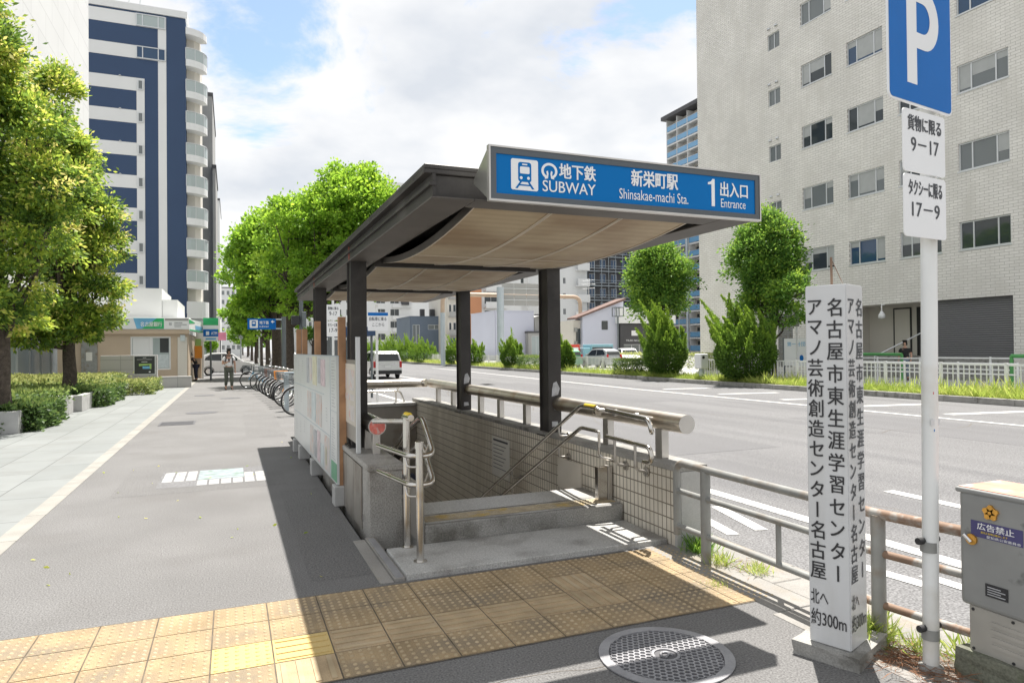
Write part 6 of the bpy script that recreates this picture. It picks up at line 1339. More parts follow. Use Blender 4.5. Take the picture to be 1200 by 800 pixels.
# ================================================================== street trees along the walkway
rg3 = np.random.default_rng(91)
tree('street_tree', 'big bright green street tree nearest behind the canopy, crown over its roof edge', 'tree', (2.55, 34.5, 0.0),
     lobes(rg3, (5.7, 35.0, 6.9), 3.2, 3.6, 3.3, 24, 0.5)+[(5.6, 34.5, 9.8, 1.5, 1.5, 1.0), (7.7, 34.8, 7.4, 1.4, 1.5, 1.2), (3.4, 34.0, 3.6, 1.2, 1.3, 0.8), (2.6, 34.2, 7.4, 1.5, 1.6, 1.6), (2.3, 34.0, 5.3, 1.3, 1.4, 1.0), (5.8, 34.6, 6.3, 1.5, 1.6, 1.3), (3.6, 34.4, 4.2, 1.3, 1.3, 0.8)], 100000, 0.16, 'leaf_ginkgo', 0.28, 3.0, 'street trees along the walkway', 61, 0.26, 70, 0.50, 0.17, 0.18, 0.55, 0.75)
tree('street_tree', 'broad green street tree leaning over the walkway just beyond the nearest one', 'tree', (2.5, 43.0, 0.0),
     lobes(rg3, (2.7, 43.0, 6.9), 2.6, 3.2, 3.0, 20, 0.5)+[(0.9, 42.5, 5.9, 1.5, 1.5, 1.3), (1.2, 42.5, 7.7, 1.3, 1.5, 1.1), (2.4, 42.4, 4.2, 1.7, 1.5, 0.9), (1.2, 42.3, 4.2, 1.2, 1.3, 0.8)], 80000, 0.18, 'leaf_ginkgo', 0.30, 3.0, 'street trees along the walkway', 62, 0.26, 65, 0.44, 0.17, 0.18, 0.55, 0.75)
for k, (x, y, h, r_, lab) in enumerate(((2.7, 58, 7.5, 2.6, 'third street tree down the walkway, above the parked bicycles'), (2.8, 74, 7.2, 2.6, 'fourth street tree down the walkway'), (2.9, 92, 7.5, 2.8, 'fifth street tree down the walkway'), (3.0, 115, 8, 3.2, 'far street tree near the end of the walkway'), (-2.6, 64, 4.6, 1.7, 'small light green tree on the left of the street beyond the white car'), (-3.6, 100, 6, 2.4, 'small tree far down the left side of the street'))):
    tree('street_tree', lab, 'tree', (x, y, 0), lobes(rg3, (x-0.3, y, h*0.62), r_, r_, h*0.36, 10, 0.5), 9000, 0.28, 'leaf_ginkgo', 0.2, h*0.32, 'street trees along the walkway', 70+k, 0.3, 50, 0.45, 0.17, 0.18, 0.5, 0.8, tiny=True)
for k in range(10):
    x, y = (16.0+(k % 3)*1.5, 150+14*k); tree('street_tree', 'one of the distant trees at the far end of the road', 'tree', (x-12*(k % 2), y, 0), lobes(rg3, (x-12*(k % 2), y, 5.5), 3.4, 3.4, 3.2, 8, 0.5), 2600, 0.5, 'leaf_round', 0.25, 2.5, 'distant trees at the end of the road', 90+k, 0.3, 40, 0.45, 0.17, 0.15, 0.5, 0.8, tiny=True)

# ================================================================== bicycles
def make_bicycle(label, colour, basket='pole_dark', group='bicycles parked along the walkway'):
    t = thing('bicycle', label, 'bicycle', (0, 0, 0), group)
    r = 0.335
    for x in (-0.54, 0.54):
        circ = [(x+r*math.cos(2*math.pi*k/28), 0, r+0.02+r*math.sin(2*math.pi*k/28)) for k in range(28)]
        w_ = MB().tube(circ, 0.019, 8, True).build('wheel', 'tyre', t)
        m_ = MB(); rim = [(x+(p[0]-x)*0.925, 0, r+0.02+(p[2]-r-0.02)*0.925) for p in circ]; m_.tube(rim, 0.010, 6, True); m_.build('rim', 'chrome', w_)
        m_ = MB(); [m_.tube([(x, s_*0.02, r+0.02), (x+0.31*math.cos(a), 0, r+0.02+0.31*math.sin(a))], 0.0016, 4, cap=False) for k in range(18) for a, s_ in ((2*math.pi*k/18, 1 if k % 2 else -1),)]; m_.tube([(x, -0.05, r+0.02), (x, 0.05, r+0.02)], 0.022, 10); m_.build('spokes', 'chrome', w_)
        f_ = MB(); fr_ = r+0.035; pts = [(x+fr_*math.cos(R(a)), 0, r+0.02+fr_*math.sin(R(a))) for a in (range(10, 171, 16) if x < 0 else range(40, 171, 14))]; f_.tube(pts, 0.016, 6); f_.build('mudguard', 'chrome', t)
    m_ = MB(); bb_, st_, hd, ht = (-0.08, 0, 0.30), (-0.22, 0, 0.72), (0.36, 0, 0.62), (0.33, 0, 0.80)
    m_.tube([hd, (0.1, 0, 0.36), bb_, st_], 0.019, 8); m_.tube([ht, hd], 0.022, 8); m_.tube([(0.35, 0, 0.68), (0.1, 0, 0.46), (-0.14, 0, 0.48)], 0.016, 8)
    for s_ in (-1, 1): m_.tube([(-0.54, s_*0.06, 0.355), (-0.1, s_*0.03, 0.31)], 0.010, 6); m_.tube([(-0.54, s_*0.06, 0.355), (-0.2, s_*0.02, 0.66)], 0.009, 6); m_.tube([(0.54, s_*0.06, 0.355), (0.40, s_*0.05, 0.60), (0.365, 0, 0.62)], 0.012, 6)
    m_.build('frame', colour, t)
    m_ = MB(); m_.tube([(0.33, 0, 0.80), (0.32, 0, 0.98)], 0.013, 8); m_.tube(fillet([(0.10, -0.27, 0.97), (0.26, -0.25, 1.02), (0.33, -0.06, 0.98), (0.33, 0.06, 0.98), (0.26, 0.25, 1.02), (0.10, 0.27, 0.97)], 0.06), 0.012, 8); m_.build('handlebar', 'chrome', t)
    m_ = MB(); m_.prism([(-0.36, -0.10), (-0.36, 0.10), (-0.22, 0.09), (-0.06, 0.02), (-0.06, -0.02), (-0.22, -0.09)], (Vector((0, 0, 0)), X3, Y3, Z3), 0.79, 0.845); m_.tube([(-0.22, 0, 0.72), (-0.23, 0, 0.80)], 0.013, 8); m_.build('saddle', 'black_rubber', t)
    m_ = MB(); bx0, bx1, bz0, bz1 = 0.42, 0.74, 0.74, 0.98
    for k in range(6):
        z = bz0+(bz1-bz0)*k/5; e = 0.02*k/5; m_.tube([(bx0-e, -0.15-e, z), (bx1+e, -0.15-e, z), (bx1+e, 0.15+e, z), (bx0-e, 0.15+e, z)], 0.005, 5, True)
    for k in range(6):
        x = bx0+(bx1-bx0)*k/5
        for s_ in (-1, 1): m_.tube([(x, s_*0.15, bz0), (x, s_*0.17, bz1)], 0.004, 4)
        yy = -0.15+0.3*k/5; m_.tube([(bx0, yy, bz0), (bx1, yy, bz0)], 0.004, 4); m_.tube([(bx1, yy, bz0), (bx1+0.02, yy, bz1)], 0.004, 4); m_.tube([(bx0, yy, bz0), (bx0-0.02, yy, bz1)], 0.004, 4)
    m_.build('basket', basket, t)
    m_ = MB(); m_.tube([(-0.30, -0.06, 0.70), (-0.80, -0.06, 0.73), (-0.80, 0.06, 0.73), (-0.30, 0.06, 0.70)], 0.008, 6); [m_.tube([(-0.54, s_*0.06, 0.37), (-0.62, s_*0.06, 0.72)], 0.006, 5) for s_ in (-1, 1)]; m_.build('rear_rack', 'chrome', t)
    m_ = MB(); m_.disc((-0.08, -0.05, 0.30), (0, 1, 0), 0.09, 0.006, 18); m_.tube([(-0.08, -0.09, 0.30), (0.02, -0.09, 0.17)], 0.010, 6); m_.tube([(-0.08, 0.09, 0.30), (-0.18, 0.09, 0.43)], 0.010, 6); m_.box(-0.03, 0.07, -0.15, -0.09, 0.155, 0.18); m_.box(-0.23, -0.13, 0.09, 0.15, 0.42, 0.445); m_.build('crank', 'dark_trim', t)
    return t
bk = make_bicycle('black bicycle whose front wheel sticks out just behind the notice board', 'dark_trim')
bk.location = (1.95, 17.7, 0); bk.rotation_euler = (0, 0, R(197))
spec = [(1.95, 20.2, 188, 'dark bicycle just behind the grey rack frame', {}), (1.95, 20.9, 190, 'second bicycle behind the grey rack frame', {}), (1.95, 21.7, 186, 'orange bicycle in the row behind the grey rack frame', {'dark_trim': 'orange', 'pole_dark': 'orange'}), (1.9, 22.6, 192, 'bicycle just beyond the orange one in the row', {}), (1.85, 23.5, 188, 'grey bicycle in the middle of the row', {'dark_trim': 'pole_grey'}), (1.8, 24.6, 190, 'bicycle with a brown basket in the row', {'pole_dark': 'brown_basket'}), (1.75, 25.8, 187, 'bicycle beyond the one with the brown basket', {}), (1.7, 27.2, 190, 'second farthest dark bicycle of the row', {}), (1.55, 28.8, 184, 'bicycle near the far end of the row with a light frame', {'dark_trim': 'alu'}), (1.2, 31.0, 175, 'farthest bicycle of the row, by the white car, with a blue frame', {'dark_trim': 'lightblue'}), (2.6, 22.0, 200, 'second orange bicycle leaning behind the row', {'dark_trim': 'orange', 'pole_dark': 'orange'})]
for x, y, a, lab, sw_ in spec: dup(bk, (x, y, 0), R(a), lab, 1.0, sw_)
dup(bk, (2.3, 14.9, 0), R(84), 'bicycle with an orange frame under the far tube railing', 1.0, {'dark_trim': 'orange'})
t = thing('bicycle_rack', 'grey steel rack frame with a yellow notice among the parked bicycles', 'bicycle rack', (1.6, 19.3, 0))
MB().box(1.28, 1.40, 18.9, 19.02, 0, 0.98, 0.01).build('post', 'pole_grey', t); MB().box(2.6, 2.7, 18.9, 19.0, 0, 0.98, 0.01).build('post', 'pole_grey', t)
MB().box(1.28, 2.7, 18.9, 19.0, 0.985, 1.03, 0.01).build('top_bar', 'pole_grey', t); MB().box(1.405, 2.595, 18.93, 18.97, 0.55, 0.60).build('bar', 'pole_grey', t)
MB().box(1.75, 2.05, 18.88, 18.895, 0.72, 0.88).build('notice', 'yellow', t)
t = thing('street_kiosk', 'green and cream street box behind the notice board', 'street box', (2.3, 16.5, 0)); MB().box(2.0, 2.9, 18.2, 18.7, 0, 1.30, 0.01).build('case', 'wall_cream', t); MB().box(1.98, 2.03, 18.15, 18.75, 0.2, 1.33).build('edge', 'poster_green', t)
# ================================================================== signs along the walkway
t = thing('subway_guide_sign', 'blue hanging subway sign with a train symbol on a grey pole over the walkway', 'guide sign', (2.03, 30, 0))
MB().tube([(2.03, 30, 0), (2.03, 30, 3.0)], 0.09, 12).build('pole', 'pole_dark', t)
MB().box(1.55, 2.03, 29.96, 30.04, 2.86, 2.92).build('arm', 'pole_grey', t); MB().box(1.55, 2.03, 29.96, 30.04, 2.48, 2.53).build('arm', 'pole_grey', t)
f = FWY(29.95, 0); MB().ob(f, 0.62, 1.72, 2.47, 2.92, -0.08, 0).build('panel', 'p_blue', t)
pw = MB(); pw.prism(rrect(0.70, 2.53, 1.02, 2.86, 0.03), f, 0.0, 0.004); pw.build('pictogram_panel', 'letter_white', t)
pb = MB(); pb.prism(rrect(0.78, 2.60, 0.94, 2.82, 0.03), f, 0.004, 0.006); pb.build('train_icon', 'p_blue', t); MB().ob(f, 0.81, 0.91, 2.70, 2.77, 0.006, 0.008).build('train_window', 'letter_white', t)
mb = MB(); mb.text('地下鉄', f, 1.08, 2.68, 0.36, 0.14, 0.015, 0.004); mb.text('SUBWAY', f, 1.08, 2.55, 0.36, 0.07, 0.004, 0.004); mb.prism([(1.52, 2.79), (1.60, 2.86), (1.60, 2.81), (1.66, 2.81), (1.66, 2.77), (1.60, 2.77), (1.60, 2.72)], f, 0, 0.004); mb.build('lettering', 'letter_white', t)
t = thing('pedestrian_signal', 'small black pedestrian signal head on a dark pole behind the timber posts', 'traffic signal', (2.55, 28, 0)); MB().tube([(2.55, 28, 0), (2.55, 28, 3.6)], 0.08, 10).build('pole', 'pole_dark', t); MB().box(2.18, 2.48, 27.8, 28.1, 2.6, 2.95, 0.02).build('head', 'dark_trim', t); MB().box(2.56, 2.72, 27.75, 27.95, 2.5, 3.1, 0.02).build('lamp_case', 'pole_dark', t)
t = thing('small_parking_sign', 'white 9-17 parking plates on a pole seen between the left canopy posts', 'road sign', (2.7, 20.2, 0)); MB().tube([(2.72, 20.2, 0), (2.72, 20.2, 3.6)], 0.035, 10).build('pole', 'white_paint', t)
f = FWY(20.14, 0)
for z0, l1, l2 in ((2.46, '貨物に限る', '9-17'), (1.98, 'タクシーに限る', '17-9')):
    p_ = MB().prism(rrect(2.53, z0, 2.91, z0+0.44, 0.02), f, -0.01, 0.0).build('plate', 'sign_white', t); mb = MB(); mb.text(l1, f, 2.57, z0+0.29, 0.30, 0.09, 0.016); mb.text(l2, f, 2.61, z0+0.13, 0.22, 0.11, 0.008); mb.build('lettering', 'letter_grey', p_)
t = thing('bicycle_sign', 'white cyclist sign with a blue top edge on a thin pole by the road', 'road sign', (3.63, 18.4, 0)); MB().tube([(3.63, 18.4, -0.1), (3.63, 18.4, 2.8)], 0.035, 10).build('pole', 'white_paint', t)
f = FWY(18.35, 0); p_ = MB().prism(rrect(3.38, 2.10, 3.93, 2.60, 0.02), f, -0.01, 0.0).build('plate', 'sign_white', t); MB().ob(f, 3.385, 3.925, 2.505, 2.59, 0.001, 0.003).build('blue_edge', 'p_blue', p_)
mb = MB(); mb.text('自転車に乗る', f, 3.42, 2.37, 0.46, 0.10, 0.012); mb.build('lettering', 'letter_grey', p_); MB().text('ここから', f, 3.50, 2.22, 0.32, 0.09, 0.006).build('lettering', 'letter_grey', p_)
t = thing('bus_shelter', 'dark roofed bus shelter with grey glass behind the left canopy posts', 'shelter', (3.0, 24, 0)); MB().box(2.9, 4.4, 22.5, 25.5, 2.05, 2.35, 0.02).build('roof', 'wall_navy', t)
for x in (3.0, 4.3):
    for y in (22.7, 25.3): MB().tube([(x, y, 0), (x, y, 2.05)], 0.04, 8).build('post', 'pole_dark', t)
MB().box(3.1, 4.2, 25.2, 25.24, 0.4, 1.95).build('pane', 'glass_grey', t)
for k, (x, y) in enumerate(((2.2, 62), (0.9, 75))):
    t = thing('road_sign', ('thin white sign pole down the street past the trees', 'farther thin pole down the street')[k], 'pole', (x, y, 0)); MB().tube([(x, y, 0), (x, y, 4.0)], 0.06, 8).build('pole', 'white_paint', t); MB().box(x-0.2, x+0.2, y-0.1, y-0.07, 2.8, 3.4).build('plate', 'sign_white', t)
# ================================================================== vehicles
def make_vehicle(name, label, cat, L, W, H, low, up, colour, wheel_x, wheel_r, group=None, belt=0.9):
    """low, up: side outlines (x along the length, z); front at +x. Windows are panels set into the upper body."""
    t = thing(name, label, cat, (0, 0, 0), group)
    fr = (Vector((0, 0, 0)), X3, Z3.copy(), Vector((0, -1, 0)))
    bm = bmesh.new()
    def slab(poly, wfun):
        a = [bm.verts.new((x, -wfun(z)/2, z)) for x, z in poly]; b = [bm.verts.new((x, wfun(z)/2, z)) for x, z in poly]; k = len(poly)
        bm.faces.new(a); bm.faces.new(b[::-1])
        for i in range(k): bm.faces.new((a[(i+1) % k], a[i], b[i], b[(i+1) % k]))
    zt = max(z for x, z in up); wu = lambda z: W*(0.98-0.20*max(0, (z-belt))/(zt-belt))
    slab(low, lambda z: W*(0.96+0.04*min(1, max(0, (z-0.2)/0.4)))); slab(up, wu)
    bmesh.ops.recalc_face_normals(bm, faces=bm.faces[:])
    bmesh.ops.bevel(bm, geom=bm.edges[:], offset=0.035, segments=2, affect='EDGES', profile=0.5)
    b = MB(); b.bm(bm); body = b.build('body', colour, t)
    for x in wheel_x:
        for s_ in (-1, 1):
            y = s_*(W/2-0.10); w_ = MB().tube([(x, y-0.09, wheel_r), (x, y-0.07, wheel_r), (x, y+0.07, wheel_r), (x, y+0.09, wheel_r)], [wheel_r*.93, wheel_r, wheel_r, wheel_r*.93], 22).build('wheel', 'tyre', t)
            rm = MB(); rm.disc((x, y+s_*0.088, wheel_r), (0, s_, 0), wheel_r*0.62, 0.012, 18); rm.disc((x, y+s_*0.10, wheel_r), (0, s_, 0), wheel_r*0.16, 0.012, 10); rm.build('rim', 'chrome', w_)
            ar = MB(); ar.tube([(x+wheel_r*1.12*math.cos(R(a)), s_*(W/2+0.004), wheel_r+wheel_r*1.12*math.sin(R(a))) for a in range(-10, 191, 20)], 0.02, 5); ar.build('wheel_arch', 'dark_trim', t)
    return t, wu
def side_pane(t, wu, poly, m='car_glass', nm='side_window'):
    for s_ in (-1, 1):
        mb = MB(); k = len(poly); A = [Vector((x, s_*(wu(z)/2+0.006), z)) for x, z in poly]; B_ = [Vector((x, s_*(wu(z)/2-0.02), z)) for x, z in poly]
        mb.add(A+B_, [tuple(range(k)) if s_ < 0 else tuple(range(k))[::-1]]+[(i, (i+1) % k, k+(i+1) % k, k+i) for i in range(k)]); mb.build(nm, m, t)
def cross_pane(t, wu, x0, z0, x1, z1, m='car_glass', nm='windscreen', out=0.006, inset=0.06):
    d = Vector((x1-x0, 0, z1-z0)).normalized(); n_ = Vector((d.z, 0, -d.x)); n_ = n_ if (n_.x > 0) == (x0 > 0) else -n_
    a, b = wu(z0)/2-inset, wu(z1)/2-inset
    o = n_*out; mb = MB(); P = [Vector((x0, -a, z0))+o, Vector((x0, a, z0))+o, Vector((x1, b, z1))+o, Vector((x1, -b, z1))+o]; Q = [p-n_*(out+0.03) for p in P]
    mb.add(P+Q, [(0, 1, 2, 3)]+[(i, (i+1) % 4, 4+(i+1) % 4, 4+i) for i in range(4)]); mb.build(nm, m, t)
def hatchback(label, colour='car_white', group=None):
    low = [(-1.62, 0.24), (1.64, 0.22), (1.72, 0.45), (1.70, 0.70), (1.30, 0.86), (0.80, 0.93), (-1.55, 0.93), (-1.68, 0.80), (-1.70, 0.45)]
    up = [(1.02, 0.90), (0.32, 1.42), (-0.2, 1.49), (-1.05, 1.47), (-1.42, 1.32), (-1.64, 0.90)]
    t, wu = make_vehicle('parked_car', label, 'car', 3.4, 1.5, 1.5, low, up, colour, (-1.12, 1.12), 0.28, group)
    side_pane(t, wu, [(0.75, 0.96), (0.26, 1.36), (-0.30, 1.40), (-0.30, 0.96)]); side_pane(t, wu, [(-0.36, 0.96), (-0.36, 1.40), (-1.0, 1.38), (-1.30, 1.18), (-1.36, 1.0)])
    cross_pane(t, wu, 0.94, 0.96, 0.40, 1.36); cross_pane(t, wu, -1.60, 0.99, -1.46, 1.24, nm='rear_window')
    for s_ in (-1, 1):
        MB().box(1.52, 1.70, s_*0.62-0.12, s_*0.62+0.12, 0.62, 0.76, 0.03).build('headlight', 'lamp_clear', t); MB().box(-1.69, -1.60, s_*0.66-0.07, s_*0.66+0.07, 0.72, 1.05, 0.02).build('tail_lamp', 'lamp_red', t)
        MB().box(0.62, 0.78, s_*0.80-0.07, s_*0.80+0.07, 0.95, 1.07, 0.02).build('mirror', colour, t); mb = MB(); [mb.box(x, x+0.14, s_*0.757-0.008, s_*0.757+0.008, 0.80, 0.83) for x in (-0.2, -1.0)]; mb.build('door_handle', colour, t)
    MB().box(1.70, 1.735, -0.17, 0.17, 0.38, 0.52).build('number_plate', 'sign_white', t)
    return t
car = hatchback('small white hatchback crossing the end of the walkway'); car.location = (-0.25, 49.3, 0.0)
# the van drives away along the road
low = [(-2.15, 0.28), (2.10, 0.28), (2.18, 0.55), (2.05, 0.86), (1.3, 1.0), (-2.16, 1.0), (-2.2, 0.55)]
up = [(1.45, 0.97), (0.78, 1.52), (0.3, 1.62), (-1.7, 1.62), (-2.02, 1.5), (-2.17, 0.97)]
van, wu = make_vehicle('estate_van', 'white estate van driving away on the road', 'van', 4.3, 1.69, 1.6, low, up, 'car_white', (-1.35, 1.35), 0.30, None, 0.97)
side_pane(van, wu, [(1.15, 1.02), (0.72, 1.46), (0.1, 1.5), (0.1, 1.02)]); side_pane(van, wu, [(0.02, 1.02), (0.02, 1.5), (-0.85, 1.5), (-0.85, 1.02)]); side_pane(van, wu, [(-0.95, 1.02), (-0.95, 1.5), (-1.65, 1.48), (-1.9, 1.04)])
cross_pane(van, wu, -2.15, 1.04, -2.04, 1.46, nm='rear_window', inset=0.10); cross_pane(van, wu, 1.40, 1.02, 0.82, 1.48)
MB().box(-2.25, -2.14, -0.82, 0.82, 0.30, 0.50, 0.03).build('rear_bumper', 'dark_trim', van); MB().box(-2.225, -2.205, -0.17, 0.17, 0.66, 0.82).build('number_plate', 'sign_white', van); MB().box(-2.222, -2.18, -0.45, 0.45, 0.87, 0.91).build('tailgate_trim', 'chrome', van)
for s_ in (-1, 1): MB().box(-2.21, -2.08, s_*0.76-0.07, s_*0.76+0.07, 0.66, 1.02, 0.02).build('tail_lamp', 'lamp_red', van); MB().box(1.0, 1.12, s_*0.92-0.08, s_*0.92+0.08, 1.02, 1.16, 0.02).build('mirror', 'dark_trim', van); MB().box(2.0, 2.16, s_*0.65-0.12, s_*0.65+0.12, 0.64, 0.8, 0.03).build('headlight', 'lamp_clear', van)
van.location = (8.35, 41.4, -0.12); van.rotation_euler = (0, 0, R(90))
G = 'vehicles in the car park across the road'
pc = [(26.6, 46.6, 100, 'silver', 'silver hatchback parked nearest the arch leg across the road', {'car_white': 'car_silver'}), (30.9, 49.5, 250, 'white', 'white car parked before the dark shop', {}), (24.6, 49.0, 95, 'teal', 'small dark green car half hidden behind the fence by the arch leg', {'car_white': 'poster_green'})]
for x, y, a, _, lab, sw_ in pc: c = dup(car, (x, y, 0), R(a), lab, 1.0, sw_); c['group'] = G
t = thing('kei_truck', 'pale blue box van parked beside the red vending box', 'van', (29.6, 52.5, 0), G); MB().box(28.8, 31.0, 52.0, 53.6, 0.35, 1.85, 0.06).build('box_body', 'car_teal', t); MB().box(28.1, 28.79, 52.05, 53.55, 0.35, 1.55, 0.08).build('cab', 'car_teal', t); MB().box(28.9, 30.9, 51.99, 51.998, 1.15, 1.6).build('side_window', 'car_glass', t)
for x in (28.6, 30.5): MB().disc((x, 51.98, 0.3), (0, 1, 0), 0.3, 0.18, 18).build('wheel', 'tyre', t)
t = thing('vending_machine', 'red vending machine in the car park across the road', 'vending machine', (27.6, 52.5, 0)); MB().box(27.1, 28.0, 52.6, 53.2, 0, 1.85, 0.03).build('case', 'car_red', t); MB().ob(FWY(52.59, 27.1), 0.15, 0.75, 0.9, 1.6, -0.01, 0.005).build('display', 'sign_white', t)
c = dup(car, (3.2, 47.2, 0), R(92), 'white car parked beyond the row of bicycles under the trees'); c = dup(car, (4.6, 66, -0.1), R(90), 'distant car on the road under the street trees', 1.0, {'car_white': 'car_silver'})
# ================================================================== people
def skin_mesh(name, joints, edges, m, parent, sub=2):
    """One continuous surface grown over a skeleton of joints (x, y, z, radius)."""
    me = bpy.data.meshes.new(name); me.from_pydata([j[:3] for j in joints], edges, []); ob = bpy.data.objects.new(name, me); COL.objects.link(ob)
    md = ob.modifiers.new('skin', 'SKIN'); md.use_smooth_shade = True; md.branch_smoothing = 0.6
    for i, j in enumerate(joints):
        r = j[3]; s_ = me.skin_vertices[0].data[i]; s_.radius = (r if not isinstance(r, tuple) else r[0], r if not isinstance(r, tuple) else r[1]); s_.use_root = (i == 0)
    ss_ = ob.modifiers.new('sub', 'SUBSURF'); ss_.levels = sub; ss_.render_levels = sub
    dg = bpy.context.evaluated_depsgraph_get(); nm = bpy.data.meshes.new_from_object(ob.evaluated_get(dg)); bpy.data.objects.remove(ob); bpy.data.meshes.remove(me)
    nm.name = name; nm.materials.clear(); nm.materials.append(M[m])
    for p in nm.polygons: p.use_smooth = True
    o = bpy.data.objects.new(name, nm); COL.objects.link(o); o.parent = parent; return o
def person(label, loc, rz, H, J, top, pants, hair_m='hair', cap=False, long_sleeve=False, top_m='cloth_white', pants_m='cloth_olive', shoes='cloth_black', pack=False, phone=False):
    """Facing -Y. J: joints for a 1.70 m body."""
    t = thing('person', label, 'person', loc); t.rotation_euler = (0, 0, rz); t.scale = (H/1.70,)*3
    jt = dict(pel=(0, 0, 0.93), wai=(0, 0.0, 1.08), che=(0, 0.0, 1.28), nb=(0, 0.01, 1.42), nk=(0, 0.0, 1.48), hb=(0, -0.015, 1.55), hc=(0, -0.02, 1.62), ht=(0, -0.01, 1.68),
              ls=(0.17, 0, 1.37), le=(0.24, 0.02, 1.10), lw=(0.23, -0.10, 0.88), rs=(-0.17, 0, 1.37), re=(-0.24, 0.02, 1.10), rw=(-0.23, -0.10, 0.88),
              lh=(0.09, 0, 0.88), lk=(0.10, -0.02, 0.48), la=(0.10, 0.02, 0.09), lt=(0.11, -0.15, 0.03), rh=(-0.09, 0, 0.88), rk=(-0.10, -0.02, 0.48), ra=(-0.10, 0.02, 0.09), rt=(-0.11, -0.15, 0.03))
    jt.update(J)
    rad = dict(pel=(0.15, 0.11), wai=(0.135, 0.10), che=(0.15, 0.115), nb=(0.10, 0.075), nk=0.056, hb=(0.07, 0.08), hc=(0.082, 0.10), ht=(0.055, 0.07), ls=0.062, le=0.044, lw=0.029, rs=0.062, re=0.044, rw=0.029, lh=0.095, lk=0.06, la=0.042, lt=0.034, rh=0.095, rk=0.06, ra=0.042, rt=0.034)
    chain = [('pel', 'wai'), ('wai', 'che'), ('che', 'nb'), ('nb', 'nk'), ('nk', 'hb'), ('hb', 'hc'), ('hc', 'ht'), ('che', 'ls'), ('ls', 'le'), ('le', 'lw'), ('che', 'rs'), ('rs', 're'), ('re', 'rw'), ('pel', 'lh'), ('lh', 'lk'), ('lk', 'la'), ('la', 'lt'), ('pel', 'rh'), ('rh', 'rk'), ('rk', 'ra'), ('ra', 'rt')]
    ks = list(jt); V = [tuple(jt[k])+(rad[k],) for k in ks]; E_ = [(ks.index(a), ks.index(b)) for a, b in chain]
    nose = len(V); h = Vector(jt['hc']); V.append((h.x, h.y-0.115, h.z-0.02, 0.014)); E_.append((ks.index('hc'), nose))
    for s_ in ('l', 'r'):
        w_, e_ = Vector(jt[s_+'w']), Vector(jt[s_+'e']); d = (w_-e_).normalized(); sd = Vector((1, 0, 0)) if abs(d.x) < .8 else Vector((0, 1, 0)); n_ = d.cross(sd).normalized(); sd = n_.cross(d).normalized()
        pa = len(V); p = w_+d*0.06; V.append(tuple(p)+((0.036, 0.02),)); E_.append((ks.index(s_+'w'), pa))
        for q, (o_, l_) in enumerate(((-0.027, 0.065), (-0.009, 0.078), (0.009, 0.072), (0.027, 0.056))):
            a = p+d*0.045+sd*o_; k1 = len(V); V.append(tuple(a)+(0.0095,)); E_.append((pa, k1)); b_ = a+d*l_*0.5+n_*0.008; V.append(tuple(b_)+(0.0085,)); E_.append((k1, k1+1)); c_ = b_+d*l_*0.4+n_*0.02; V.append(tuple(c_)+(0.007,)); E_.append((k1+1, k1+2))
        k1 = len(V); a = w_+d*0.035-sd*0.036; V.append(tuple(a)+(0.011,)); E_.append((pa, k1)); b_ = a+d*0.035-sd*0.012+n_*0.012; V.append(tuple(b_)+(0.009,)); E_.append((k1, k1+1))
    # pelvis first as the root
    skin_mesh('body', V, E_, 'skin', t)
    g = lambda k, s_=1.0, dz=0: tuple(jt[k])[:3]+((rad[k]*s_) if not isinstance(rad[k], tuple) else tuple(x*s_ for x in rad[k]),)
    mid = lambda a, b, f_, r: tuple(Vector(jt[a]).lerp(Vector(jt[b]), f_))+(r,)
    cv = [g('che', 1.16), g('wai', 1.22), g('pel', 1.2), g('nb', 1.08), g('ls', 1.22), mid('ls', 'le', 0.62 if not long_sleeve else 0.98, 0.066), g('rs', 1.22), mid('rs', 're', 0.62 if not long_sleeve else 0.98, 0.066)]
    skin_mesh('shirt', cv, [(0, 1), (1, 2), (0, 3), (0, 4), (4, 5), (0, 6), (6, 7)], top_m, t)
    if pants:
        pv = [tuple(Vector(jt['pel'])+Vector((0, 0, 0.0)))+((0.165, 0.125),), g('lh', 1.18), g('lk', 1.32), mid('lk', 'la', 0.86, 0.062), g('rh', 1.18), g('rk', 1.32), mid('rk', 'ra', 0.86, 0.062)]
        skin_mesh('trousers', pv, [(0, 1), (1, 2), (2, 3), (0, 4), (4, 5), (5, 6)], pants_m, t)
    for s_ in ('l', 'r'):
        a_, b_ = jt[s_+'a'], jt[s_+'t']; skin_mesh('shoe', [tuple(a_)[:2]+(a_[2]-0.02, 0.055), tuple(Vector(a_).lerp(Vector(b_), 0.6))[:2]+(b_[2]+0.015, 0.05), tuple(b_)+(0.042,)], [(0, 1), (1, 2)], shoes, t)
    hc = Vector(jt['hc']); hv = [(hc.x, hc.y+0.015, hc.z+0.035, (0.088, 0.105)), (hc.x, hc.y+0.045, hc.z-0.03, (0.08, 0.06)), (hc.x, hc.y+0.01, hc.z+0.075, (0.06, 0.075))]
    skin_mesh('hair', hv, [(0, 1), (0, 2)], hair_m, t)
    eb = MB()
    for s_ in (-1, 1): eb.tube([(hc.x+s_*0.03, hc.y-0.088, hc.z+0.0), (hc.x+s_*0.03, hc.y-0.094, hc.z+0.0)], 0.008, 8)
    eb.v = [v+Vector(loc) for v in eb.v]; eb.build('eyes', 'hair', t)
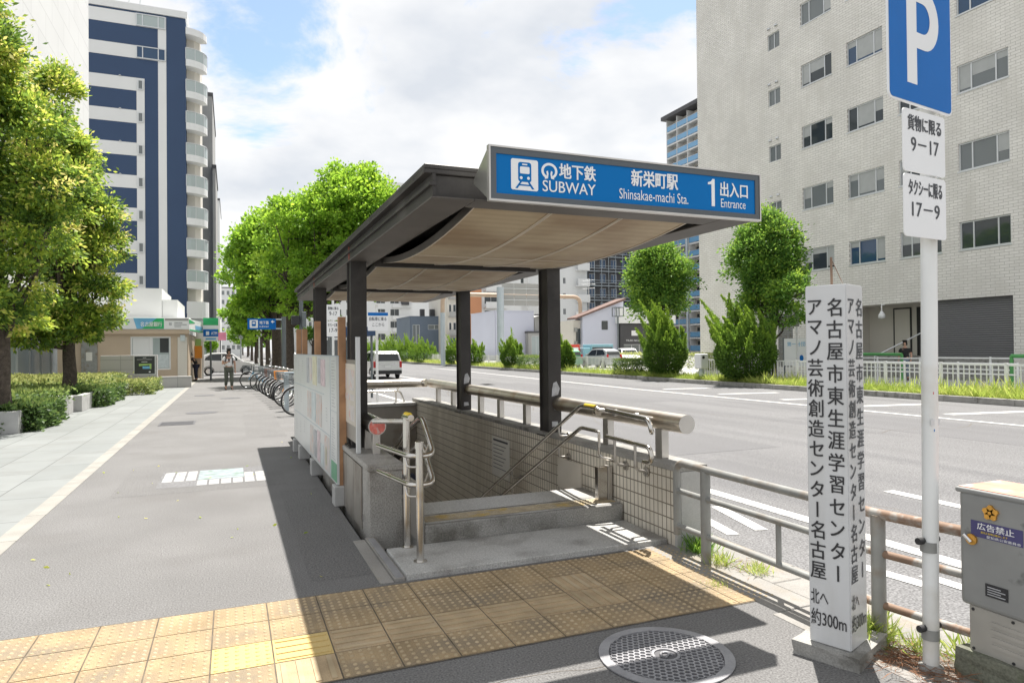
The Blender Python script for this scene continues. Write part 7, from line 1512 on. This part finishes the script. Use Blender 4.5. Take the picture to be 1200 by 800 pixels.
    if cap:
        cb_ = MB(); cb_.lathe([(0.088, 0.0), (0.086, 0.05), (0.06, 0.09), (0.0, 0.10)], (hc.x, hc.y+0.01, hc.z+0.03), 16); cb_.prism([(hc.x-0.07, hc.y-0.05), (hc.x+0.07, hc.y-0.05), (hc.x+0.05, hc.y-0.17), (hc.x-0.05, hc.y-0.17)], (Vector((0, 0, hc.z+0.035)), X3, Y3, Z3), 0, 0.012)
        cb_.v = [v+Vector(loc) for v in cb_.v]; cb_.build('cap', 'cloth_black', t)
    if pack:
        pb_ = MB(); pb_.box(-0.14, 0.14, 0.12, 0.26, 1.02, 1.42, 0.05, 2)
        for s_ in (-1, 1): pb_.tube([(s_*0.11, 0.14, 1.40), (s_*0.115, 0.02, 1.475), (s_*0.12, -0.125, 1.36), (s_*0.14, -0.13, 1.2), (s_*0.155, 0.05, 1.08)], 0.02, 6)
        pb_.v = [v+Vector(loc) for v in pb_.v]; pb_.build('backpack', 'cloth_black', t)
    if phone:
        p = Vector(jt['rw']); b_ = MB(); b_.box(p.x+0.02, p.x+0.09, p.y-0.10, p.y-0.09, p.z+0.0, p.z+0.14, 0.004, 1); b_.v = [v+Vector(loc) for v in b_.v]; b_.build('phone', 'cloth_black', t)
    return t
person('man in white T-shirt, dark cap and backpack walking while looking at his phone', (-0.10, 30.4, 0.0), R(8), 1.66,
       dict(rw=(-0.10, -0.30, 1.17), re=(-0.25, -0.02, 1.10), lk=(0.10, -0.10, 0.48), la=(0.10, -0.10, 0.09), lt=(0.11, -0.27, 0.035), rk=(-0.10, 0.02, 0.48), ra=(-0.10, 0.16, 0.12), rt=(-0.11, 0.02, 0.03), hc=(0, -0.045, 1.615), hb=(0, -0.03, 1.55), lw=(0.25, 0.0, 0.86)), True, True, cap=True, pack=True, phone=True, top_m='cloth_white', pants_m='cloth_olive')
person('person in dark clothes bending forward by the bank corner', (-1.75, 40.2, 0.0), R(-70), 1.6, dict(che=(0, -0.16, 1.22), nb=(0, -0.24, 1.34), nk=(0, -0.27, 1.39), hb=(0, -0.31, 1.44), hc=(0, -0.34, 1.49), ht=(0, -0.35, 1.55), ls=(0.17, -0.22, 1.29), rs=(-0.17, -0.22, 1.29), le=(0.22, -0.34, 1.06), re=(-0.22, -0.34, 1.06), lw=(0.14, -0.54, 1.0), rw=(-0.14, -0.54, 1.0)), True, True, top_m='cloth_black', pants_m='cloth_navy')
person('person in a black T-shirt and jeans standing by the green barrier across the road', (27.6, 21.35, 0.0), R(-60), 1.72, dict(), True, True, top_m='cloth_black', pants_m='cloth_jean')
person('person in navy clothes climbing the stairs behind the steel handrail', (2.02, 8.75, -1.36), R(10), 1.62, dict(lk=(0.10, -0.22, 0.56), la=(0.10, -0.13, 0.24), lt=(0.11, -0.30, 0.19), rh=(-0.09, 0, 0.88), lw=(0.20, -0.20, 0.92)), True, True, top_m='cloth_navy', pants_m='cloth_navy')
